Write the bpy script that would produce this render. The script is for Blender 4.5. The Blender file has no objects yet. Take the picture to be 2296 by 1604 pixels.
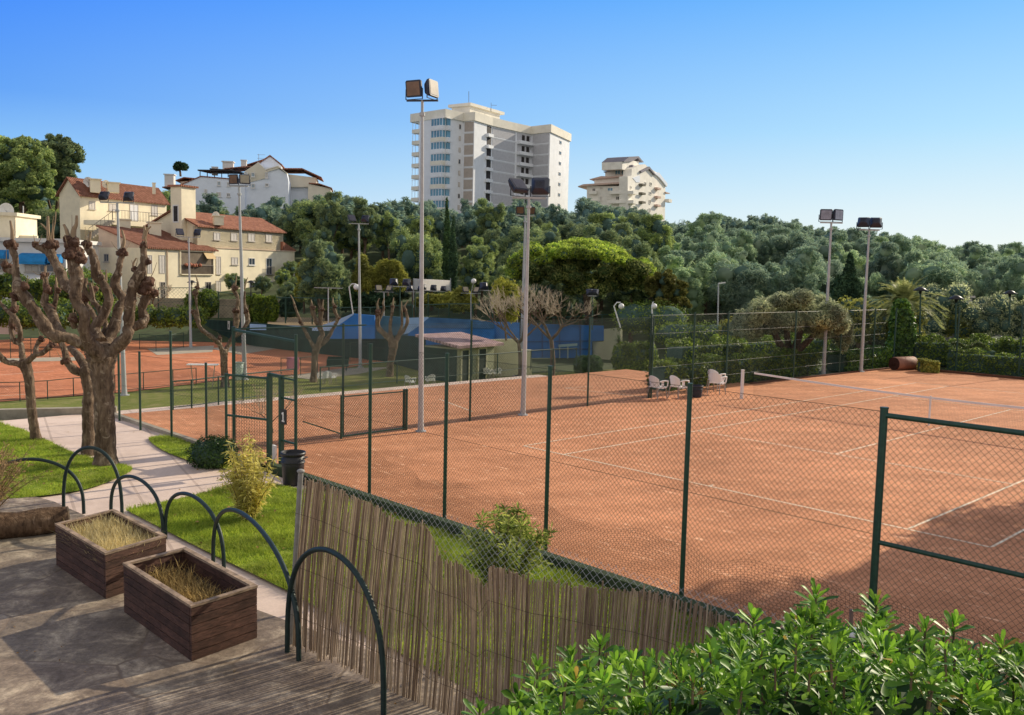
import bpy, math, random
import numpy as np
from mathutils import Vector, Matrix
R = math.radians
C = bpy.context.scene.collection
SC = bpy.context.scene
rng = np.random.default_rng(7)
rnd = random.Random(7)

# ---------------------------------------------------------------- camera model
F, PT, RL, CZ = 2045.379, .0926904, -.0231978, 4.34
def _rm(p, r):
    cp, sp, cr, sr = math.cos(p), math.sin(p), math.cos(r), math.sin(r)
    f = np.array([0, cp, -sp]); ri = np.array([1., 0, 0]); d = np.cross(f, ri)
    return np.array([cr*ri+sr*d, -sr*ri+cr*d, f])
RR = _rm(PT, RL)
def ray(px, py): return RR.T @ np.array([(px-1148)/F, (py-802)/F, 1.])
def gp(px, py, z=0.):
    d = ray(px, py); t = (z-CZ)/d[2]; return np.array([d[0]*t, d[1]*t, z])
def at(px, py, Y):
    d = ray(px, py); t = Y/d[1]; return np.array([d[0]*t, Y, CZ+d[2]*t])
def pj(p):
    c = RR @ (np.array(p, float)-[0, 0, CZ]); return 1148+F*c[0]/c[2], 802+F*c[1]/c[2]
P1 = np.array([.34, 22.57]); UD = np.array([.694, -.720]); VD = np.array([.720, .694])
def uv(u, v, z=0.):                      # tennis court frame -> world
    p = P1+UD*u+VD*v; return np.array([p[0], p[1], z])
def touv(x, y):
    dx, dy = x-P1[0], y-P1[1]; return dx*UD[0]+dy*UD[1], dx*VD[0]+dy*VD[1]

# ---------------------------------------------------------------- mesh builder
class MB:
    def __init__(s): s.v = []; s.f = []; s.n = 0; s.m = 0; s.sm = False
    def add(s, V, Fc, m=None, smooth=None):
        V = np.asarray(V, float).reshape(-1, 3)
        Fc = np.asarray(Fc, int)
        if len(Fc) == 0: return
        s.v.append(V); s.f.append((Fc+s.n, s.m if m is None else m, s.sm if smooth is None else smooth)); s.n += len(V)
    def poly(s, pts, m=None): s.add(pts, [list(range(len(pts)))], m)
    def hexa(s, V, m=None):             # 8 verts: bottom 0-3 ccw, top 4-7
        s.add(V, [[3, 2, 1, 0], [4, 5, 6, 7], [0, 1, 5, 4], [1, 2, 6, 5], [2, 3, 7, 6], [3, 0, 4, 7]], m)
    def box(s, c, d, rz=0., m=None, ax=None):
        hx, hy, hz = d[0]/2, d[1]/2, d[2]/2
        if ax is None:
            cz, sz = math.cos(rz), math.sin(rz); ax = np.array([[cz, sz, 0], [-sz, cz, 0], [0, 0, 1]])
        L = np.array([[-hx,-hy,-hz],[hx,-hy,-hz],[hx,hy,-hz],[-hx,hy,-hz],[-hx,-hy,hz],[hx,-hy,hz],[hx,hy,hz],[-hx,hy,hz]])
        s.hexa(np.asarray(c)+L@np.asarray(ax), m)
    def bar(s, a, b, w, h=None, m=None, up=(0, 0, 1)):    # box from a to b with cross-section w x h
        a = np.array(a, float); b = np.array(b, float); d = b-a; L = np.linalg.norm(d); x = d/L
        u = np.array(up, float)
        if abs(x@u) > .98: u = np.array([0, 1., 0])
        y = np.cross(u, x); y /= np.linalg.norm(y); z = np.cross(x, y)
        s.box((a+b)/2, (L, w, w if h is None else h), m=m, ax=np.array([x, y, z]))
    def prism(s, pts, z0, z1, m=None, top=None):
        n = len(pts); B = np.array([[p[0], p[1], z0] for p in pts]); T = np.array([[p[0], p[1], z1] for p in pts])
        V = np.vstack([B, T]); s.add(V, [[i, (i+1) % n, n+(i+1) % n, n+i] for i in range(n)], m)
        s.add(T, [list(range(n))], m if top is None else top); s.add(B, [list(range(n))[::-1]], m)
    def extr(s, pts, vec, m=None):      # any planar polygon swept along vec
        P = np.array(pts, float); n = len(P); V = np.vstack([P, P+np.array(vec, float)])
        s.add(V, [[i, (i+1) % n, n+(i+1) % n, n+i] for i in range(n)], m)
        s.add(P, [list(range(n))[::-1]], m); s.add(P+np.array(vec, float), [list(range(n))], m)
    def tube(s, pts, rad, n=8, m=None, cap=True, smooth=True, noise=0.):
        P = np.array(pts, float); k = len(P); rad = np.full(k, rad, float) if np.isscalar(rad) else np.array(rad, float)
        T = np.gradient(P, axis=0); T /= np.linalg.norm(T, axis=1)[:, None]+1e-12
        u = np.array([0, 0, 1.]) if abs(T[0][2]) < .9 else np.array([1., 0, 0])
        x = np.cross(T[0], u); x /= np.linalg.norm(x); V = []
        an = np.arange(n)*2*math.pi/n
        for i in range(k):
            x = x-T[i]*(x@T[i]); x /= np.linalg.norm(x); y = np.cross(T[i], x)
            rr = rad[i]*(1+noise*(rng.random(n)*2-1)) if noise else rad[i]*np.ones(n)
            V.append(P[i]+(np.cos(an)*rr)[:, None]*x+(np.sin(an)*rr)[:, None]*y)
        V = np.vstack(V); i = np.arange(k-1)[:, None]*n; j = np.arange(n)[None]; j2 = (j+1) % n
        Fq = np.stack([i+j, i+j2, i+n+j2, i+n+j], -1).reshape(-1, 4)
        s.add(V, Fq, m, smooth)
        if cap:
            s.add(V[:n], [list(range(n))[::-1]], m, False); s.add(V[-n:], [list(range(n))], m, False)
    def cyl(s, a, b, r, n=12, m=None, r2=None): s.tube([a, b], [r, r if r2 is None else r2], n, m)
    def lathe(s, c, prof, n=24, m=None, smooth=True):     # prof: (r, z) list about vertical axis
        an = np.arange(n)*2*math.pi/n; V = []
        for r, z in prof: V.append(np.stack([c[0]+r*np.cos(an), c[1]+r*np.sin(an), np.full(n, c[2]+z)], 1))
        V = np.vstack(V); k = len(prof); i = np.arange(k-1)[:, None]*n; j = np.arange(n)[None]; j2 = (j+1) % n
        s.add(V, np.stack([i+j, i+j2, i+n+j2, i+n+j], -1).reshape(-1, 4), m, smooth)
    def ball(s, c, r, m=None, sub=1, noise=0., sc=(1, 1, 1)):
        V, Fc = ICO[sub]; k = 1+noise*(rng.random(len(V))*2-1)
        s.add(np.asarray(c)+V*k[:, None]*r*np.array(sc), Fc, m, True)
    def prisms(s, A, B, r, m=None, k=3):   # many thin bars at once
        A = np.asarray(A, float).reshape(-1, 3); B = np.asarray(B, float).reshape(-1, 3); N = len(A)
        if N == 0: return
        d = B-A; d /= np.linalg.norm(d, axis=1)[:, None]+1e-12
        u = np.where(np.abs(d[:, 2:3]) < .9, np.array([[0, 0, 1.]]), np.array([[1., 0, 0]]))
        x = np.cross(d, u); x /= np.linalg.norm(x, axis=1)[:, None]; y = np.cross(d, x)
        r = np.broadcast_to(np.asarray(r, float), (N,))[:, None]
        V = np.empty((N, 2*k, 3))
        for q in range(k):
            a = 2*math.pi*q/k+.5; o = r*(math.cos(a)*x+math.sin(a)*y); V[:, q] = A+o; V[:, k+q] = B+o
        base = np.arange(N)[:, None]*2*k
        Fc = np.concatenate([base+np.array([[q, (q+1) % k, k+(q+1) % k, k+q]]) for q in range(k)], 0)
        s.add(V.reshape(-1, 3), Fc, m, False)
    def leaves(s, c, nrm, size, asp=.5, m=None, fold=0.):   # diamond leaf cards, vectorised
        c = np.asarray(c); N = len(c); nrm = nrm/(np.linalg.norm(nrm, axis=1)[:, None]+1e-9)
        t = np.cross(nrm, rng.normal(size=(N, 3))); t /= np.linalg.norm(t, axis=1)[:, None]+1e-9
        b = np.cross(nrm, t); sz = np.broadcast_to(np.asarray(size, float), (N,))[:, None]
        V = np.stack([c-t*sz, c-b*sz*asp+nrm*fold*sz, c+t*sz, c+b*sz*asp+nrm*fold*sz], 1).reshape(-1, 3)
        s.add(V, np.arange(4*N).reshape(-1, 4), m, False)
    def mesh(s, name, off=None):
        me = bpy.data.meshes.new(name)
        if not s.v: return me
        V = np.vstack(s.v)
        if off is not None: V = V-np.asarray(off)
        me.vertices.add(len(V)); me.vertices.foreach_set('co', V.astype(np.float32).ravel())
        lo = np.concatenate([f.ravel() for f, _, _ in s.f]); tot = np.concatenate([np.full(len(f), f.shape[1]) for f, _, _ in s.f])
        me.loops.add(len(lo)); me.loops.foreach_set('vertex_index', lo.astype(np.int32))
        me.polygons.add(len(tot)); st = np.concatenate([[0], np.cumsum(tot)[:-1]])
        me.polygons.foreach_set('loop_start', st.astype(np.int32)); me.polygons.foreach_set('loop_total', tot.astype(np.int32))
        me.polygons.foreach_set('material_index', np.concatenate([np.full(len(f), m) for f, m, _ in s.f]).astype(np.int32))
        me.polygons.foreach_set('use_smooth', np.concatenate([np.full(len(f), sm) for f, _, sm in s.f]).astype(bool))
        me.update(calc_edges=True); me.validate(); return me
def _ico(sub):
    import bmesh
    b = bmesh.new(); bmesh.ops.create_icosphere(b, subdivisions=sub, radius=1.)
    V = np.array([v.co[:] for v in b.verts]); Fc = np.array([[v.index for v in f.verts] for f in b.faces]); b.free(); return V, Fc
ICO = {i: _ico(i) for i in (1, 2, 3, 4)}

def link(o, parent=None):
    C.objects.link(o)
    if parent is not None: o.parent = parent
    return o
def obj(name, mb, mat, parent=None, local=False, label=None):
    """one mesh object; world-space builders are shifted into the parent's frame"""
    off = None
    if parent is not None and not local:
        off = np.array(parent.location); q = parent
        while q.parent is not None: q = q.parent; off = off+np.array(q.location)
    me = mb.mesh(name, off)
    for m in (mat if isinstance(mat, (list, tuple)) else [mat]): me.materials.append(m)
    o = link(bpy.data.objects.new(name, me), parent)
    if label: o['label'] = label
    return o
def tag(o, label, cat, group=None, kind=None):
    o['label'] = label; o['category'] = cat
    if group: o['group'] = group
    if kind: o['kind'] = kind
    return o
def thing(name, label, cat, loc=(0, 0, 0), group=None, rz=0.):
    o = link(bpy.data.objects.new(name, None)); o.location = [float(q) for q in loc]; o.rotation_euler = (0, 0, rz); o.empty_display_size = .2
    return tag(o, label, cat, group)
def single(name, mb, mat, label, cat, loc=None, group=None, kind=None):
    me = mb.mesh(name, loc)
    for m in (mat if isinstance(mat, (list, tuple)) else [mat]): me.materials.append(m)
    o = link(bpy.data.objects.new(name, me))
    if loc is not None: o.location = [float(q) for q in loc]
    return tag(o, label, cat, group, kind)
def struct(name, mb, mat, label):
    me = mb.mesh(name)
    for m in (mat if isinstance(mat, (list, tuple)) else [mat]): me.materials.append(m)
    o = link(bpy.data.objects.new(name, me)); o['kind'] = 'structure'; o['label'] = label; return o
def dup(root, loc, rz=0., label=None, group=None, scale=None):
    r = root.copy(); C.objects.link(r); r.location = [float(q) for q in loc]; r.rotation_euler = (0, 0, rz)
    if scale is not None: r.scale = scale
    if label: r['label'] = label
    if group: r['group'] = group
    for ch in list(root.children):
        c = ch.copy(); C.objects.link(c); c.parent = r
        for g in list(ch.children):
            d = g.copy(); C.objects.link(d); d.parent = c
    return r

# ---------------------------------------------------------------- materials
def hexc(h): return tuple(((int(h[i:i+2], 16)/255+.055)/1.055)**2.4 if int(h[i:i+2], 16) > 10 else int(h[i:i+2], 16)/255/12.92 for i in (0, 2, 4))
def newmat(name):
    m = bpy.data.materials.new(name); m.use_nodes = True; nt = m.node_tree; nt.nodes.clear()
    out = nt.nodes.new('ShaderNodeOutputMaterial'); return m, nt, out
def N(nt, typ, **kw):
    n = nt.nodes.new('ShaderNode'+typ)
    for k, v in kw.items():
        if k in n.inputs: n.inputs[k].default_value = v
        else: setattr(n, k, v)
    return n
def ramp(nt, fac, stops, interp='LINEAR'):
    r = nt.nodes.new('ShaderNodeValToRGB'); r.color_ramp.interpolation = interp
    while len(r.color_ramp.elements) < len(stops): r.color_ramp.elements.new(.5)
    for e, (p, c) in zip(r.color_ramp.elements, stops):
        e.position = p; e.color = (c[0], c[1], c[2], 1) if len(c) == 3 else c
    nt.links.new(fac, r.inputs[0]); return r.outputs[0]
def mixc(nt, a, b, f, mode='MIX'):
    m = nt.nodes.new('ShaderNodeMix'); m.data_type = 'RGBA'; m.blend_type = mode
    for s, v in ((m.inputs[0], f), (m.inputs[6], a), (m.inputs[7], b)):
        if hasattr(v, 'links') or isinstance(v, bpy.types.NodeSocket): nt.links.new(v, s)
        else: s.default_value = v if not isinstance(v, tuple) else (v[0], v[1], v[2], 1)
    return m.outputs[2]
def noise(nt, scale, detail=5, rough=.6, vec=None, dist=0.):
    n = N(nt, 'TexNoise', Scale=scale, Detail=detail, Roughness=rough, Distortion=dist)
    if vec is not None: nt.links.new(vec, n.inputs['Vector'])
    return n.outputs['Fac']
def ocoord(nt, sc=None, rot=None, kind='Object'):
    t = nt.nodes.new('ShaderNodeTexCoord'); o = t.outputs[kind]
    for nm, v in (('Rotation', rot), ('Scale', sc)):          # turn first, then stretch along the turned axes
        if v is None: continue
        mp = nt.nodes.new('ShaderNodeMapping'); mp.inputs[nm].default_value = v; nt.links.new(o, mp.inputs[0]); o = mp.outputs[0]
    return o
def bump(nt, h, strength=.3, dist=.02):
    b = N(nt, 'Bump', Strength=strength, Distance=dist); nt.links.new(h, b.inputs['Height']); return b.outputs[0]
def finish(nt, out, col, rough=.8, nrm=None, metal=0., spec=.3, trans=0., alpha=None):
    p = N(nt, 'BsdfPrincipled', Roughness=rough, Metallic=metal); p.inputs['Specular IOR Level'].default_value = spec
    if isinstance(col, tuple): p.inputs['Base Color'].default_value = (col[0], col[1], col[2], 1)
    else: nt.links.new(col, p.inputs['Base Color'])
    if nrm is not None: nt.links.new(nrm, p.inputs['Normal'])
    sh = p.outputs[0]
    if trans:
        t = nt.nodes.new('ShaderNodeBsdfTranslucent'); mx = nt.nodes.new('ShaderNodeMixShader'); mx.inputs[0].default_value = trans
        if isinstance(col, tuple): t.inputs[0].default_value = (col[0], col[1], col[2], 1)
        else: nt.links.new(col, t.inputs[0])
        nt.links.new(sh, mx.inputs[1]); nt.links.new(t.outputs[0], mx.inputs[2]); sh = mx.outputs[0]
    nt.links.new(sh, out.inputs[0])
def sc3(c, k): return tuple(min(1, q*k) for q in c)
def mat(name, col, rough=.8, var=.18, scale=6., col2=None, bmp=0., bscale=40., spec=.3, metal=0., big=.0, bigscale=.6):
    m, nt, out = newmat(name); co = ocoord(nt)
    c = ramp(nt, noise(nt, scale, 6, .65, co), [(.3, sc3(col, 1-var)), (.7, sc3(col2 or col, 1+var))])
    if big: c = mixc(nt, c, ramp(nt, noise(nt, bigscale, 4, .6, co), [(.3, (1-big,)*3), (.65, (1, 1, 1))]), 1., 'MULTIPLY')
    nb = bump(nt, noise(nt, bscale, 5, .6, co), bmp) if bmp else None
    finish(nt, out, c, rough, nb, metal, spec); return m
def foliage(name, dark, light, trans=.3, rough=.55, vary=.25, spec=.25, clump=.5, cscale=.7):
    """leaf colour varies per leaf, per clump and per plant"""
    m, nt, out = newmat(name)
    g = nt.nodes.new('ShaderNodeNewGeometry'); oi = nt.nodes.new('ShaderNodeObjectInfo')
    c = ramp(nt, g.outputs['Random Per Island'], [(0, dark), (1, light)])
    cl = noise(nt, cscale, 3, .5, ocoord(nt))
    c = mixc(nt, c, ramp(nt, cl, [(.35, (1-clump,)*3), (.65, (1.25, 1.2, 1.05))]), 1., 'MULTIPLY')
    c = mixc(nt, c, ramp(nt, oi.outputs['Random'], [(0, (1-vary, 1-vary, 1-vary*.7)), (.5, (1, 1, 1)), (1, (1+vary, 1+vary*.9, 1-vary*.3))]), 1., 'MULTIPLY')
    finish(nt, out, c, rough, None, 0., spec, trans); return m
# ---------------------------------------------------------------- camera, sun, sky
cam = bpy.data.cameras.new('camera'); co_ = link(bpy.data.objects.new('camera', cam))
cam.sensor_width = 36.; cam.lens = F/2296*36; cam.clip_start = .1; cam.clip_end = 4000
Mx = Matrix(((RR[0][0], -RR[1][0], -RR[2][0], 0), (RR[0][1], -RR[1][1], -RR[2][1], 0), (RR[0][2], -RR[1][2], -RR[2][2], CZ), (0, 0, 0, 1)))
co_.matrix_world = Mx
SC.camera = co_
SUN_AZ, SUN_EL = R(51), R(25)
sd = Vector((math.sin(SUN_AZ)*math.cos(SUN_EL), math.cos(SUN_AZ)*math.cos(SUN_EL), math.sin(SUN_EL)))
sl = bpy.data.lights.new('sun', 'SUN'); sl.energy = 5.; sl.angle = R(.55); sl.color = (1., .87, .66)
so = link(bpy.data.objects.new('sun', sl)); so.rotation_euler = sd.to_track_quat('Z', 'Y').to_euler()
W = bpy.data.worlds.new('World'); SC.world = W; W.use_nodes = True
nt = W.node_tree; nt.nodes.clear()
sky = nt.nodes.new('ShaderNodeTexSky'); sky.sky_type = 'NISHITA'; sky.sun_disc = False
sky.sun_elevation = SUN_EL; sky.sun_rotation = SUN_AZ; sky.air_density = 1.0; sky.dust_density = .6; sky.ozone_density = 2.5
SKYK = .13                                # Background strength; the sky is a hand-set gradient with a trace of Nishita
tcw = nt.nodes.new('ShaderNodeTexCoord'); sx_ = nt.nodes.new('ShaderNodeSeparateXYZ'); nt.links.new(tcw.outputs['Generated'], sx_.inputs[0])
def vm(op, *a):
    m = N(nt, 'Math', operation=op)
    for k_, v in enumerate(a):
        if isinstance(v, (int, float)): m.inputs[k_].default_value = v
        else: nt.links.new(v, m.inputs[k_])
    return m.outputs[0]
hl = vm('SQRT', vm('ADD', vm('MULTIPLY', sx_.outputs[0], sx_.outputs[0]), vm('ADD', vm('MULTIPLY', sx_.outputs[1], sx_.outputs[1]), 1e-4)))
dt = vm('DIVIDE', vm('ADD', vm('MULTIPLY', sx_.outputs[0], math.sin(SUN_AZ)), vm('MULTIPLY', sx_.outputs[1], math.cos(SUN_AZ))), hl)
azf = nt.nodes.new('ShaderNodeMapRange'); azf.inputs[1].default_value = .15; azf.inputs[2].default_value = .97; nt.links.new(dt, azf.inputs[0])
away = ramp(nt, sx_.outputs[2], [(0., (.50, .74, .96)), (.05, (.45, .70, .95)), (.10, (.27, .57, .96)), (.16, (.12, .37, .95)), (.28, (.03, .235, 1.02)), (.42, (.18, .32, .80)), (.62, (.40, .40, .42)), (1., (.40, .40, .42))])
sunw = ramp(nt, sx_.outputs[2], [(0., (1., 1., .92)), (.025, (.92, .97, .92)), (.07, (.78, .92, .95)), (.15, (.46, .78, 1.)), (.28, (.17, .52, 1.)), (.42, (.35, .55, .95)), (.62, (.40, .40, .42)), (1., (.40, .40, .42))])  # grey upper stops in both ramps are added fill for shaded surfaces
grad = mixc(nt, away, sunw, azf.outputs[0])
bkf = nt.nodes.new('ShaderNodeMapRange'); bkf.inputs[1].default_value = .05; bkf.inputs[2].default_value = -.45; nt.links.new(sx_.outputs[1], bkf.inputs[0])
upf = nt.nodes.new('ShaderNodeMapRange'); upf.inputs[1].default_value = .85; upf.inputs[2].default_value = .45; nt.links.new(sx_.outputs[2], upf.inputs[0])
grad = mixc(nt, grad, (.80, .76, .73), vm('MULTIPLY', bkf.outputs[0], upf.outputs[0]))  # neutral fill added behind the camera to lift faces turned toward it
msc = N(nt, 'VectorMath', operation='SCALE'); msc.inputs['Scale'].default_value = 1/SKYK; nt.links.new(grad, msc.inputs[0])  # cancels the Background strength, so the gradient keeps its full brightness
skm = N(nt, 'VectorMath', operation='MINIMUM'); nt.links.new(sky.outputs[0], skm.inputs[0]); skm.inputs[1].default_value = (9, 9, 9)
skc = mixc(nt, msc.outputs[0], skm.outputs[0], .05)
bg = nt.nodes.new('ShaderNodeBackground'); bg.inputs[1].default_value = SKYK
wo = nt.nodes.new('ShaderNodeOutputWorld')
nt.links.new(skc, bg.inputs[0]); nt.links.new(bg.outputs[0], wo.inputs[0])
SC.view_settings.view_transform = 'Standard'; SC.view_settings.look = 'None'; SC.view_settings.exposure = 0.; SC.view_settings.gamma = 1.
SC.cycles.max_bounces = 6; SC.cycles.diffuse_bounces = 3; SC.cycles.transparent_max_bounces = 8; SC.cycles.caustics_reflective = False; SC.cycles.caustics_refractive = False

# ---------------------------------------------------------------- shared materials
def clay_mat(name, col, rotz, streak=.5):
    m, nt, out = newmat(name); co = ocoord(nt)
    a = noise(nt, .35, 5, .65, co); b = noise(nt, 9., 6, .7, co)
    s1 = noise(nt, 1.0, 5, .75, ocoord(nt, (.22, 3.2, 1), (0, 0, rotz)))
    s2 = noise(nt, 1.0, 6, .8, ocoord(nt, (1.7, 6.5, 1), (0, 0, rotz)))
    c = ramp(nt, a, [(.3, sc3(col, .80)), (.7, sc3(col, 1.16))])
    c = mixc(nt, c, ramp(nt, s1, [(.36, (.86, .845, .83)), (.64, (1.07, 1.08, 1.09))]), streak, 'MULTIPLY')
    c = mixc(nt, c, ramp(nt, b, [(.3, (.74, .73, .72)), (.7, (1.18, 1.18, 1.18))]), .9, 'MULTIPLY')
    wv = N(nt, 'TexWave', Scale=.28, Distortion=5.); wv.inputs['Detail'].default_value = 3; wv.inputs['Detail Scale'].default_value = .6; nt.links.new(ocoord(nt, None, (0, 0, rotz+.5)), wv.inputs['Vector']); c = mixc(nt, c, ramp(nt, wv.outputs['Fac'], [(.2, (.93, .92, .91)), (.8, (1.05,)*3)]), .8, 'MULTIPLY')
    c = mixc(nt, c, ramp(nt, noise(nt, .16, 4, .6, co), [(.35, (.84, .82, .80)), (.6, (1.04,)*3)]), 1., 'MULTIPLY')
    sp = ramp(nt, s2, [(.575, (0, 0, 0)), (.64, (.95, .95, .95))])
    c = mixc(nt, c, tuple(min(1, q*1.5+.10) for q in col), sp)
    finish(nt, out, c, .95, bump(nt, noise(nt, 60, 5, .7, co), .5, .01), 0., .15); return m
CROT = -math.atan2(UD[1], UD[0])
CLAY = clay_mat('clay', (.69, .315, .168), CROT, .8)
CLAY2 = clay_mat('clay_lower', (.64, .245, .125), CROT)
def line_mat():
    m, nt, out = newmat('dusty_line_paint'); co = ocoord(nt); k = ramp(nt, noise(nt, 3.5, 8, .8, co), [(.36, (.6,)*3), (.56, (.0,)*3)]); c = mixc(nt, (.95, .84, .66), (.64, .32, .17), k); finish(nt, out, c, .9, None, 0., .15); return m
LINE = line_mat()
def thin_mat(name, col, tr):
    m, nt, out = newmat(name); c = ramp(nt, noise(nt, 4, 4, .6, ocoord(nt)), [(.3, sc3(col, .95)), (.7, col)]); finish(nt, out, c, .45, None, 0., .4, tr); return m
CHAIRW = thin_mat('chair_plastic', (1., .99, .98), .68); CLOTHW = thin_mat('banner_cloth', (.97, .95, .93), .65)
def lawn_mat(name, a, b, dry):
    m, nt, out = newmat(name); co = ocoord(nt)
    c = ramp(nt, noise(nt, 14, 6, .75, co), [(.3, a), (.7, b)])
    c = mixc(nt, c, dry, ramp(nt, noise(nt, .9, 6, .7, co), [(.46, (0, 0, 0)), (.66, (.85,)*3)]))
    finish(nt, out, c, .95, bump(nt, noise(nt, 90, 4, .7, co), .8, .03), 0., .1); return m
LAWN = lawn_mat('lawn_soil', (.13, .22, .02), (.40, .54, .07), (.52, .50, .15))
LAWN_FAR = lawn_mat('far_lawn', (.12, .15, .035), (.26, .29, .07), (.34, .30, .13))
SOIL = mat('wild_ground', (.075, .08, .04), .95, .35, 1.2, col2=(.06, .09, .035), bmp=.5, bscale=8)
def path_mat():
    m, nt, out = newmat('pink_paving'); co = ocoord(nt, (1, 1, 1), (0, 0, CROT+.25))
    br = N(nt, 'TexBrick', Scale=.22); br.offset = .5; br.inputs['Mortar Size'].default_value = .006; br.inputs['Color1'].default_value = (.80, .64, .55, 1); br.inputs['Color2'].default_value = (.77, .61, .52, 1); br.inputs['Mortar'].default_value = (.60, .47, .40, 1)
    nt.links.new(co, br.inputs['Vector'])
    c = mixc(nt, br.outputs[0], ramp(nt, noise(nt, 1.1, 6, .7, co), [(.3, (.82, .80, .78)), (.7, (1.12, 1.12, 1.12))]), 1., 'MULTIPLY')
    c = mixc(nt, c, ramp(nt, noise(nt, 25, 5, .7, co), [(.3, (.9,)*3), (.7, (1.05,)*3)]), 1., 'MULTIPLY')
    finish(nt, out, c, .9, bump(nt, noise(nt, 70, 5, .7, co), .3, .01), 0., .2); return m
PATH = path_mat()
def stone_mat():
    m, nt, out = newmat('flagstones'); co = ocoord(nt)
    wv = N(nt, 'VectorMath', operation='ADD'); nz = N(nt, 'TexNoise', Scale=1.3, Detail=3); nt.links.new(co, nz.inputs['Vector']); nt.links.new(co, wv.inputs[0])
    sc = N(nt, 'VectorMath', operation='SCALE'); sc.inputs['Scale'].default_value = .28; nt.links.new(nz.outputs['Color'], sc.inputs[0]); nt.links.new(sc.outputs[0], wv.inputs[1])
    v = N(nt, 'TexVoronoi', Scale=.62, feature='DISTANCE_TO_EDGE'); nt.links.new(wv.outputs[0], v.inputs['Vector'])
    v2 = N(nt, 'TexVoronoi', Scale=.62); nt.links.new(wv.outputs[0], v2.inputs['Vector'])
    hs = N(nt, 'HueSaturation', Saturation=.25, Value=.5); nt.links.new(v2.outputs['Color'], hs.inputs['Color'])
    c = ramp(nt, noise(nt, 2.0, 9, .72, co, .6), [(.28, (.125, .095, .075)), (.5, (.28, .22, .168)), (.74, (.76, .63, .47))])
    c = mixc(nt, c, hs.outputs[0], .22, 'SOFT_LIGHT')
    c = mixc(nt, c, ramp(nt, noise(nt, 18, 6, .75, co), [(.3, (.55,)*3), (.7, (1.2,)*3)]), 1., 'MULTIPLY')
    e = ramp(nt, v.outputs['Distance'], [(.005, (1, 1, 1)), (.013, (0, 0, 0))])
    c = mixc(nt, c, (.20, .15, .11), e)
    h = mixc(nt, ramp(nt, v.outputs['Distance'], [(.0, (0, 0, 0)), (.05, (1, 1, 1))]), ramp(nt, noise(nt, 7, 8, .7, co), [(0, (0, 0, 0)), (1, (1, 1, 1))]), .6)
    finish(nt, out, c, .75, bump(nt, h, .55, .03), 0., .35); return m
STONE = stone_mat()
KERB = mat('kerb_concrete', (.42, .37, .29), .9, .2, 5, bmp=.3, big=.3)
CONC = mat('pale_concrete', (.48, .42, .33), .9, .15, 4, bmp=.2, big=.2)
GREEN = mat('green_painted_steel', (.018, .062, .042), .45, .3, 20, spec=.5)
GWIRE = mat('green_coated_wire', (.022, .045, .032), .6, .3, 3)
DWIRE = mat('dark_net_cord', (.075, .05, .035), .8, .3, 3)
GALV = mat('galvanised_steel', (.44, .45, .46), .45, .12, 8, spec=.5, metal=.0)
BLACK = mat('black_plastic', (.018, .018, .022), .45, .3, 10, spec=.5)
NAVY = mat('dark_lamp_housing', (.022, .026, .05), .45, .3, 10, spec=.5)
WHITE = mat('white_plastic', (.82, .81, .80), .4, .06, 3, spec=.5)
CHAIRW = None
WHITEP = mat('white_paint', (.78, .77, .75), .7, .08, 3, big=.1)
LENS = mat('lamp_glass', (.17, .09, .055), .2, .3, 4, spec=.6)
LENSD = mat('dark_lamp_glass', (.05, .05, .075), .15, .3, 4, spec=.7)
LENSB = mat('blue_lamp_glass', (.30, .34, .45), .2, .3, 4, spec=.7)
LENSW = mat('pale_lamp_glass', (.36, .30, .21), .25, .2, 4, spec=.6)
GLASS = mat('window_glass', (.05, .07, .10), .12, .3, .5, spec=.8)
GLASSB = mat('blue_window_glass', (.11, .26, .36), .12, .3, .4, spec=.8)
BARK = None

# ---------------------------------------------------------------- terrain
def sst(a, b, x):
    t = np.clip((x-a)/(b-a), 0, 1); return t*t*(3-2*t)
LOW = -2.75
PX = [-900, -200, 0, 180, 350, 470, 560, 640, 760, 900, 1050, 1250, 1330, 1500, 1600, 1740, 1830, 2000, 2100, 2296, 2700, 3400]
PY = [420, 405, 400, 392, 412, 425, 440, 422, 425, 440, 430, 440, 436, 484, 474, 480, 500, 520, 540, 547, 560, 600]
def skyl(px): return np.interp(px, PX, PY)-13
def ridgeY(px): return np.interp(px, [0, 1250, 1650, 2300], [180, 185, 225, 250])
def terr(x, y):
    x = np.asarray(x, float); y = np.asarray(y, float)
    u = (x-P1[0])*UD[0]+(y-P1[1])*UD[1]
    low = LOW*sst(0, 1, (-11.6-u)/2.4)*(1-sst(82, 112, y))
    px = 1148+F*x/np.maximum(y, 40); hor = 586+.0231*px; yr = ridgeY(px)
    zr = np.maximum(CZ-(skyl(px)-hor)/F*yr-10.5, 1.)
    return low-.05+zr*sst(0, 1, (y-92)/(yr-92))
mb = MB()
gx = np.concatenate([np.arange(-420, -60, 12.), np.arange(-60, 60, 3.), np.arange(60, 620, 12.)]); gy = np.concatenate([np.arange(-30, 0, 6.), np.arange(0, 120, 3.), np.arange(120, 700, 10.), [900., 1400, 2400]])
XX, YY = np.meshgrid(gx, gy); ZZ = terr(XX, YY); nx, ny = len(gx), len(gy)
i = np.arange(ny-1)[:, None]*nx; j = np.arange(nx-1)[None]
mb.add(np.stack([XX, YY, ZZ], -1).reshape(-1, 3), np.stack([i+j, i+j+1, i+nx+j+1, i+nx+j], -1).reshape(-1, 4), smooth=True)
struct('ground', mb, SOIL, 'dry grassy earth under and around the courts rising to the wooded hill')

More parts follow.
